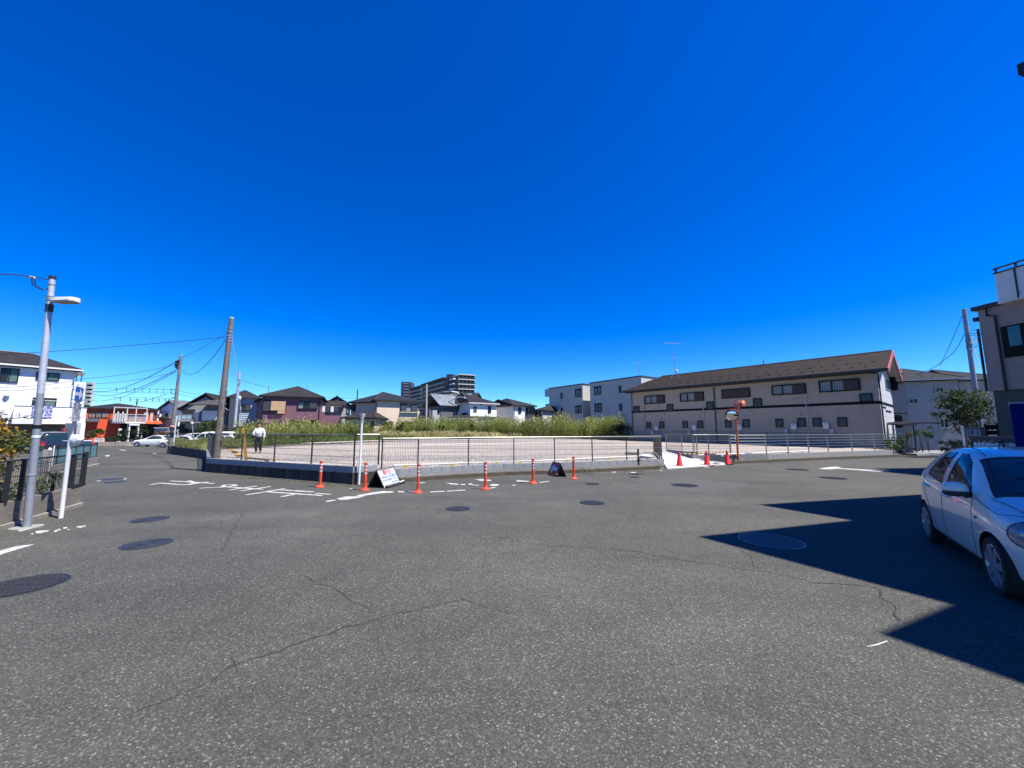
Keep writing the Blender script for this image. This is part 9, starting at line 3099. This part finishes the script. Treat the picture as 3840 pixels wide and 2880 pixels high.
# near left shrub
plant('autumn_shrub', 'dense shrub with orange, yellow and olive leaves at the left edge', 'shrub', (-11.0, 8.2, 0),
   [((-10.75, 8.05, 1.45), (0.95, 0.55, 0.42)), ((-10.6, 7.9, 0.95), (0.85, 0.55, 0.5)), ((-11.6, 8.0, 1.2), (0.9, 0.6, 0.7)), ((-10.9, 7.7, 0.60), (0.8, 0.45, 0.35))], 0.085, 5200, lf_olive, 0.05, m2=lf_yel, share2=0.45, limbs=8, asp=0.55)
plant('dark_shrub', 'low dark green plants inside the black mesh fence at the left edge', 'shrub', (-10.0, 7.4, 0), [((-9.75, 7.35, 0.50), (0.5, 0.4, 0.30)), ((-10.3, 7.0, 0.45), (0.5, 0.4, 0.32)), ((-9.85, 8.0, 0.45), (0.35, 0.3, 0.25))], 0.075, 1500, lf_green, None, limbs=6)
t = thing('palm_plant', 'small spiky palm with narrow drooping leaves behind the black fence between the two left posts', 'plant', (-9.9, 8.5, 0.1))
b = MB()
pc_ = Vector((-9.85, 8.45, 0.62))
for i in range(46):
 a_ = random.uniform(0, 2 * pi); L_ = random.uniform(0.25, 0.42); d = Vector((cos(a_), sin(a_), random.uniform(-0.3, 0.9))).normalized()
 e = d.cross(Vector((0, 0, 1))).normalized() * 0.014
 m1 = pc_ + d * L_ * 0.55; tp_ = pc_ + d * L_ + Vector((0, 0, -0.12))
 b.add([pc_ - e * .5, pc_ + e * .5, m1 + e, m1 - e, tp_], [(0, 1, 2, 3), (3, 2, 4)])
b.build('leaves', lf_dark, t)
b = MB(); b.tube([Vector((-9.85, 8.45, 0.03)), pc_], 0.03, 6); b.build('stem', mat('bark', (0.07, 0.05, 0.035), 0.9), t)
t = thing('palm_plant', 'tips of a fan palm with fine dark leaflets above the shrub at the left edge', 'plant', (-14.2, 10.4, 0))
b = MB()
for cx_, cz_ in ((0, 1545), (20, 1567), (88, 1563)):
 pc_ = at(cx_ - 10, cz_ + 4, 10.4)
 for i in range(16):
  a_ = random.uniform(-0.6, 2.4); L_ = random.uniform(0.18, 0.34); d = Vector((cos(a_), random.uniform(-.3, .3), sin(a_) * 0.6)).normalized()
  e = Vector((0, 0.3, 1)).normalized() * 0.008
  b.add([pc_, pc_ + d * L_ * .5 + e, pc_ + d * L_, pc_ + d * L_ * .5 - e], [(0, 1, 2, 3)])
b.build('leaves', lf_dark, t)
b = MB(); b.tube([Vector((-14.3, 10.4, 0)), at(20, 1570, 10.4)], 0.05, 6); b.tube([at(20, 1570, 10.4), at(78, 1567, 10.4)], 0.012, 5); b.build('stem', mat('bark', (0.07, 0.05, 0.035), 0.9), t)

def bush(px, py, Y, rp, rz, label, m_, n=900, size=0.16, name='bush', trunk=None, cat='bush', extra=()):
 c_ = at(px, py, Y); s_ = Y / FPX
 bl_ = [(c_, (rp * s_, rp * s_ * 0.8, rz * s_))]
 for dx, dy, r_, z_ in extra:
  e = at(px + dx, py + dy, Y); bl_.append((e, (r_ * s_, r_ * s_ * 0.8, z_ * s_)))
 return plant(name, label, cat, (c_.x, c_.y, gz(Y) if Y > 30 or True else 0), bl_, size, n, m_, trunk)
bush(364, 1628, 53, 23, 24, 'rounded green bush before the orange-red wall, above the white signboard', lf_green, 900, 0.2, extra=((0, -14, 16, 14),))
bush(330, 1640, 54, 26, 12, 'reddish brown low shrub left of the rounded green bush by the red house', lf_brown, 500, 0.2)
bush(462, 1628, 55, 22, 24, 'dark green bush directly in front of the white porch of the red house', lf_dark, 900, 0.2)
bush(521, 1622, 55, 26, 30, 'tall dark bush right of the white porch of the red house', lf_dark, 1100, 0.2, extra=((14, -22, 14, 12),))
bush(430, 1649, 54, 40, 8, 'low dark planting along the wall in front of the red house', lf_dark, 600, 0.2)
bush(618, 1622, 56, 34, 13, 'flat topped brown and green shrub beside the grey pole behind the white sedan', lf_brown, 900, 0.2, extra=((-18, 0, 20, 12),))
bush(666, 1612, 52, 20, 16, 'green bush right of the grey pole', lf_green, 500, 0.2)
bush(712, 1616, 50, 26, 10, 'low dark green hedge left of the big clipped bush', lf_dark, 600, 0.2)
bush(790, 1598, 48.5, 40, 26, 'big clipped dark green bush left of the brown pole behind the white van', lf_green, 2000, 0.17, extra=((-28, 4, 22, 20), (18, -6, 26, 22)))
bush(870, 1612, 48, 34, 24, 'dark bushy tree right of the brown pole before the blue-grey house', lf_dark, 1500, 0.18, extra=((24, 6, 24, 22), (-24, 8, 20, 20)))
bush(925, 1603, 47, 22, 20, 'dark green bush in front of the shaded side of the purple house', lf_dark, 700, 0.18)
bush(1275, 1600, 52, 14, 14, 'small dark tree left of the cream house porch', lf_dark, 500, 0.18, extra=((-30, 4, 12, 10),))
# dark hedge at the left end of the long apartments (in its shade)
c_ = Vector((13.2, 41.0, 0.5))
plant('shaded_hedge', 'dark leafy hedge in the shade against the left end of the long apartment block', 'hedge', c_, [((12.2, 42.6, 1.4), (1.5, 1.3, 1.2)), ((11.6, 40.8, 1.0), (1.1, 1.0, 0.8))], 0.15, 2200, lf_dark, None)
# right tree
c_ = at(3600, 1530, 24.0)
tr = plant('garden_tree', 'dark broad-leaved tree with yellow-green leaf tips before the right steel pole', 'tree', (c_.x + 1.0, c_.y, 0),
   [(at(3610, 1500, 24), (1.45, 1.1, 0.85)), (at(3550, 1498, 23.6), (0.95, 0.8, 0.65)), (at(3660, 1530, 24), (1.05, 0.9, 0.95)), (at(3600, 1555, 24), (1.4, 1.0, 0.7)), (at(3690, 1500, 24.4), (0.7, 0.6, 0.7))], 0.15, 4200, lf_dark, 0.10, m2=mat_leaf('leaf_tip', (0.05, 0.08, 0.015), (0.17, 0.20, 0.04), 2), share2=0.18, limbs=9)
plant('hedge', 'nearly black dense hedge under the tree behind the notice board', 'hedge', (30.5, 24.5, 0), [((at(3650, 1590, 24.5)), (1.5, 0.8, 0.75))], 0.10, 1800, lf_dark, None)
plant('garden_bush', 'bright green bush growing over the right end of the rail fence', 'bush', gg(3372, 1700), [(at(3372, 1648, 25.2), (0.62, 0.5, 0.55)), (at(3345, 1665, 24.6), (0.5, 0.4, 0.45))], 0.11, 1300, lf_green, None, limbs=6)
b = MB()
for i, (px, py) in enumerate(((3545, 1665), (3575, 1672), (3600, 1668), (3475, 1618), (3452, 1622))):
 p = at(px, py, 24 if i < 3 else 27.5)
 plant('garden_plant', ('low green plant left of the gate post under the tree', 'low green plant in the middle of the garden edge at right', 'low green plant close to the notice board foot', 'tall thin plant behind the bicycle canopy, right one', 'tall thin plant behind the bicycle canopy, left one')[i], 'plant', (p.x, p.y, 0), [(p, (0.55 if i < 3 else 0.3, 0.4, 0.45 if i < 3 else 0.6))], 0.10, 420, mat_leaf('leaf_pale', (0.03, 0.06, 0.02), (0.12, 0.19, 0.07), 4), None, limbs=3)
# kerb weeds
for i, (px, py) in enumerate(((2182, 1762), (2215, 1768), (2455, 1744), (2474, 1750), (2888, 1729), (2685, 1737))):
 p = gg(px, py, 0.10)
 b = MB()
 for _ in range(90):
  a_ = random.uniform(0, 2 * pi); d = Vector((cos(a_) * 1.2, sin(a_) * 0.7, random.uniform(0.15, 1.1))).normalized(); L_ = random.uniform(0.10, 0.30 if i < 2 or i > 3 else 0.42)
  q = p + Vector((random.uniform(-.14, .14), random.uniform(-.05, .05), -0.02)); e = d.cross(Vector((0, 0, 1))).normalized() * 0.007
  b.add([q - e, q + e, q + d * L_ + Vector((0, 0, -0.03))], [(0, 1, 2)])
 o = b.build('weed_tuft', mat_leaf('leaf_kerb', (0.06, 0.09, 0.03), (0.16, 0.19, 0.07), 3), loc=p)
 tag(o, ['grass tuft on the kerb just right of the last orange post, left one', 'grass tuft on the kerb just right of the last orange post, right one', 'tall grass tuft at the left foot of the white ramp', 'small grass tuft on the kerb end beside the white ramp', 'grass tuft on the kerb below the rail fence', 'grass tuft by the foot of the orange mirror post'][i], 'weed')

# --- tall weeds and grasses on the field (uncountable: joined)
def field_z(y): return lotz(y) - 0.02
def weeds(name, regions, hgt, lean, nl, leafL, m_, stemr=0.012, tip=0.25, seed=3):
 rnd = random.Random(seed)
 b = MB()
 for (px0, px1, Ya, Yb, n, h0, h1) in regions:
  for _ in range(n):
   px = rnd.uniform(px0, px1)
   f = (px - px0) / (px1 - px0)
   Yc_ = Ya[0] + (Ya[1] - Ya[0]) * f
   Yd_ = Yb[0] + (Yb[1] - Yb[0]) * f
   Y = rnd.uniform(Yc_, Yd_)
   x = (px - 1920) / 1425.0 * Y
   k_ = noise.noise(Vector((x * 0.45, Y * 0.45, seed)))
   if k_ < -0.28 and rnd.random() < 0.75: continue
   z = field_z(Y)
   h = rnd.uniform(h0, h1) * (1 + 0.45 * k_)
   ln = Vector((rnd.gauss(0.10, 0.13), rnd.gauss(0, 0.10), 0)) * lean
   top_ = Vector((x, Y, z + h)) + ln * h
   base_ = Vector((x, Y, z))
   b.add([base_ + Vector((stemr, 0, 0)), base_ - Vector((stemr, 0, 0)), top_], [(0, 1, 2)])
   for i in range(nl):
    f_ = 0.18 + 0.80 * (i + rnd.random()) / nl
    p = base_.lerp(top_, f_)
    a_ = rnd.uniform(0, 2 * pi)
    L_ = leafL * (1.15 - 0.75 * f_) * rnd.uniform(0.7, 1.3)
    d = Vector((cos(a_), sin(a_), rnd.uniform(0.25, 1.2))).normalized()
    e = Vector((-sin(a_), cos(a_), 0)) * (L_ * 0.15)
    b.add([p, p + d * L_ * 0.5 + e, p + d * L_ + Vector((0, 0, -0.28 * L_)), p + d * L_ * 0.5 - e], [(0, 1, 2, 3)])
   for i in range(4):
    a_ = rnd.uniform(0, 2 * pi); d = Vector((cos(a_) * 0.6, sin(a_) * 0.6, 1)).normalized(); L_ = tip * rnd.uniform(.6, 1.2)
    p = top_ - Vector((0, 0, 0.2 * L_)); e = Vector((-sin(a_), cos(a_), 0)) * L_ * 0.12
    b.add([p, p + d * L_ * .5 + e, p + d * L_, p + d * L_ * .5 - e], [(0, 1, 2, 3)])
 o = b.build(name, m_, loc=(0, 45, 0))
 return o
wd = mat_leaf('weed_green', (0.10, 0.13, 0.025), (0.38, 0.40, 0.12), 0.35)
tw1 = weeds('tall_weeds', [(1490, 2330, (49, 43), (56, 48), 4300, 1.5, 2.5), (1190, 1500, (44, 48), (50, 54), 1000, 1.0, 2.0)], 2, 1.0, 16, 0.34, wd)
tag(tw1, 'wide stand of tall yellow-green weeds behind the gravel lot', 'weeds', kind='stuff')
tw2 = weeds('tall_weeds', [(905, 1200, (33, 38), (41, 45), 900, 0.8, 1.7), (1020, 1170, (33, 35), (38, 41), 240, 1.3, 2.1)], 2, 1.4, 16, 0.32, mat_leaf('weed_yellowgreen', (0.14, 0.16, 0.035), (0.42, 0.43, 0.14), 0.5), seed=5)
tag(tw2, 'leaning pale green weeds in front of the purple house', 'weeds', kind='stuff')
def grass(name, regions, m_, seed, w=0.012):
 rnd = random.Random(seed)
 b = MB()
 for (px0, px1, Ya, Yb, n, h0, h1) in regions:
  for _ in range(n):
   px = rnd.uniform(px0, px1); f = (px - px0) / (px1 - px0)
   Y = rnd.uniform(Ya[0] + (Ya[1] - Ya[0]) * f, Yb[0] + (Yb[1] - Yb[0]) * f)
   x = (px - 1920) / 1425.0 * Y
   z = field_z(Y)
   k_ = noise.noise(Vector((x * 0.8, Y * 0.8, seed)))
   for q in range(5):
    a_ = rnd.uniform(0, 2 * pi); h = rnd.uniform(h0, h1) * (1 + 0.6 * k_)
    p = Vector((x + rnd.uniform(-.15, .15), Y + rnd.uniform(-.15, .15), z))
    d = Vector((cos(a_) * 0.45 + 0.1, sin(a_) * 0.45, 1)).normalized()
    e = Vector((-sin(a_), cos(a_), 0)) * w
    b.add([p - e, p + e, p + d * h * .6 + e * .6, p + d * h + Vector((cos(a_), sin(a_), -0.3)) * h * 0.22], [(0, 1, 2, 3)])
 return b.build(name, m_, loc=(0, 40, 0))
ggr = grass('grass', [(905, 1330, (27.5, 38), (36, 46), 3600, 0.25, 0.6), (1330, 1560, (38, 45), (46, 50), 1500, 0.25, 0.55), (2150, 2340, (46, 42), (49, 46), 900, 0.4, 0.8)], mat_leaf('grass_green', (0.09, 0.14, 0.025), (0.22, 0.27, 0.07), 0.6), 11, 0.014)
tag(ggr, 'green grass along the left half of the back edge of the gravel', 'grass', kind='stuff')
dgr = grass('dry_grass', [(1420, 2200, (45, 46), (50.5, 50), 4600, 0.5, 1.0), (1900, 2150, (46, 46), (49, 49), 500, 0.6, 0.9)], mat_leaf('grass_straw', (0.30, 0.27, 0.10), (0.68, 0.60, 0.30), 0.5), 12, 0.016)
tag(dgr, 'straw coloured dry grass in front of the tall weeds', 'grass', kind='stuff')
sgr = grass('verge_grass', [(672, 784, (29.6, 23.6), (40, 34), 3000, 0.2, 0.45), (790, 915, (26.6, 27.0), (38, 36), 2600, 0.25, 0.6)], mat_leaf('grass_verge', (0.13, 0.15, 0.035), (0.34, 0.34, 0.12), 0.8), 13, 0.012)
tag(sgr, 'yellow-green grass strip above the old black retaining wall at left', 'grass', kind='stuff')
# bare brown bush and flat dry seed heads
for (px, py, Y, lab) in ((1975, 1622, 47.5, 'brownish bare bush among the straw grass below the white bay house'), (1655, 1634, 47, 'small dark bush in the grass in front of the pole by the cream house'), (1500, 1628, 45.5, 'dark green weed clump in the grass before the cream house'), (1775, 1632, 47.5, 'small rusty green clump in the straw grass')):
 bush(px, py, Y, 30 if px == 1975 else 14, 14 if px != 1500 else 22, lab, lf_brown if px in (1975,) else lf_green, 700 if px == 1975 else 300, 0.16, name='weed_clump', cat='weeds')
for o in list(bpy.data.objects):
 if o.name.startswith('weed_clump'): o.location.z = 0.5 if o.parent is None else o.location.z

# --- loose stones on the gravel near the front (stuff)
b = MB(); rnd = random.Random(4)
for _ in range(5200):
 px = rnd.uniform(830, 2440); py = rnd.uniform(1668, 1752)
 p = gl(px, py)
 if p.y > 30 or p.y < 12.8 or not inpoly(p.x, p.y, [(q.x, q.y) for q in gravel_poly]): continue
 s_ = rnd.uniform(0.015, 0.045)
 a_ = rnd.uniform(0, pi)
 b.add([p + Vector((s_ * cos(a_ + k_), s_ * sin(a_ + k_), 0.004)) for k_ in (0, 1.7, 3.1, 4.6)] + [p + Vector((0, 0, s_ * 0.7))], [(0, 1, 4), (1, 2, 4), (2, 3, 4), (3, 0, 4)])
o = b.build('loose_stones', mat('stone_pale', (0.45, 0.42, 0.38), 0.9, var=0.35, vscale=9), loc=(0, 16, 0.25)); tag(o, 'loose pale stones scattered over the gravel', 'stones', kind='stuff')
# fallen leaves along the black wall
b = MB()
for _ in range(90):
 px = rnd.uniform(880, 1420); f = (px - 770) / (1322 - 770); p = gg(px, 1773 + f * 46 + rnd.uniform(1, 7)) if px < 1322 else gg(px, 1818 + rnd.uniform(0, 5))
 a_ = rnd.uniform(0, 2 * pi); s_ = rnd.uniform(0.02, 0.06)
 b.add([p + Vector((s_ * cos(a_ + k_), s_ * sin(a_ + k_), 0.006 + 0.01 * rnd.random())) for k_ in (0, 1.6, 3.0, 4.5)], [(0, 1, 2, 3)])
o = b.build('fallen_leaves', lf_brown, loc=(-7, 12.5, 0)); tag(o, 'dead leaves scattered along the foot of the black wall', 'leaves', kind='stuff')
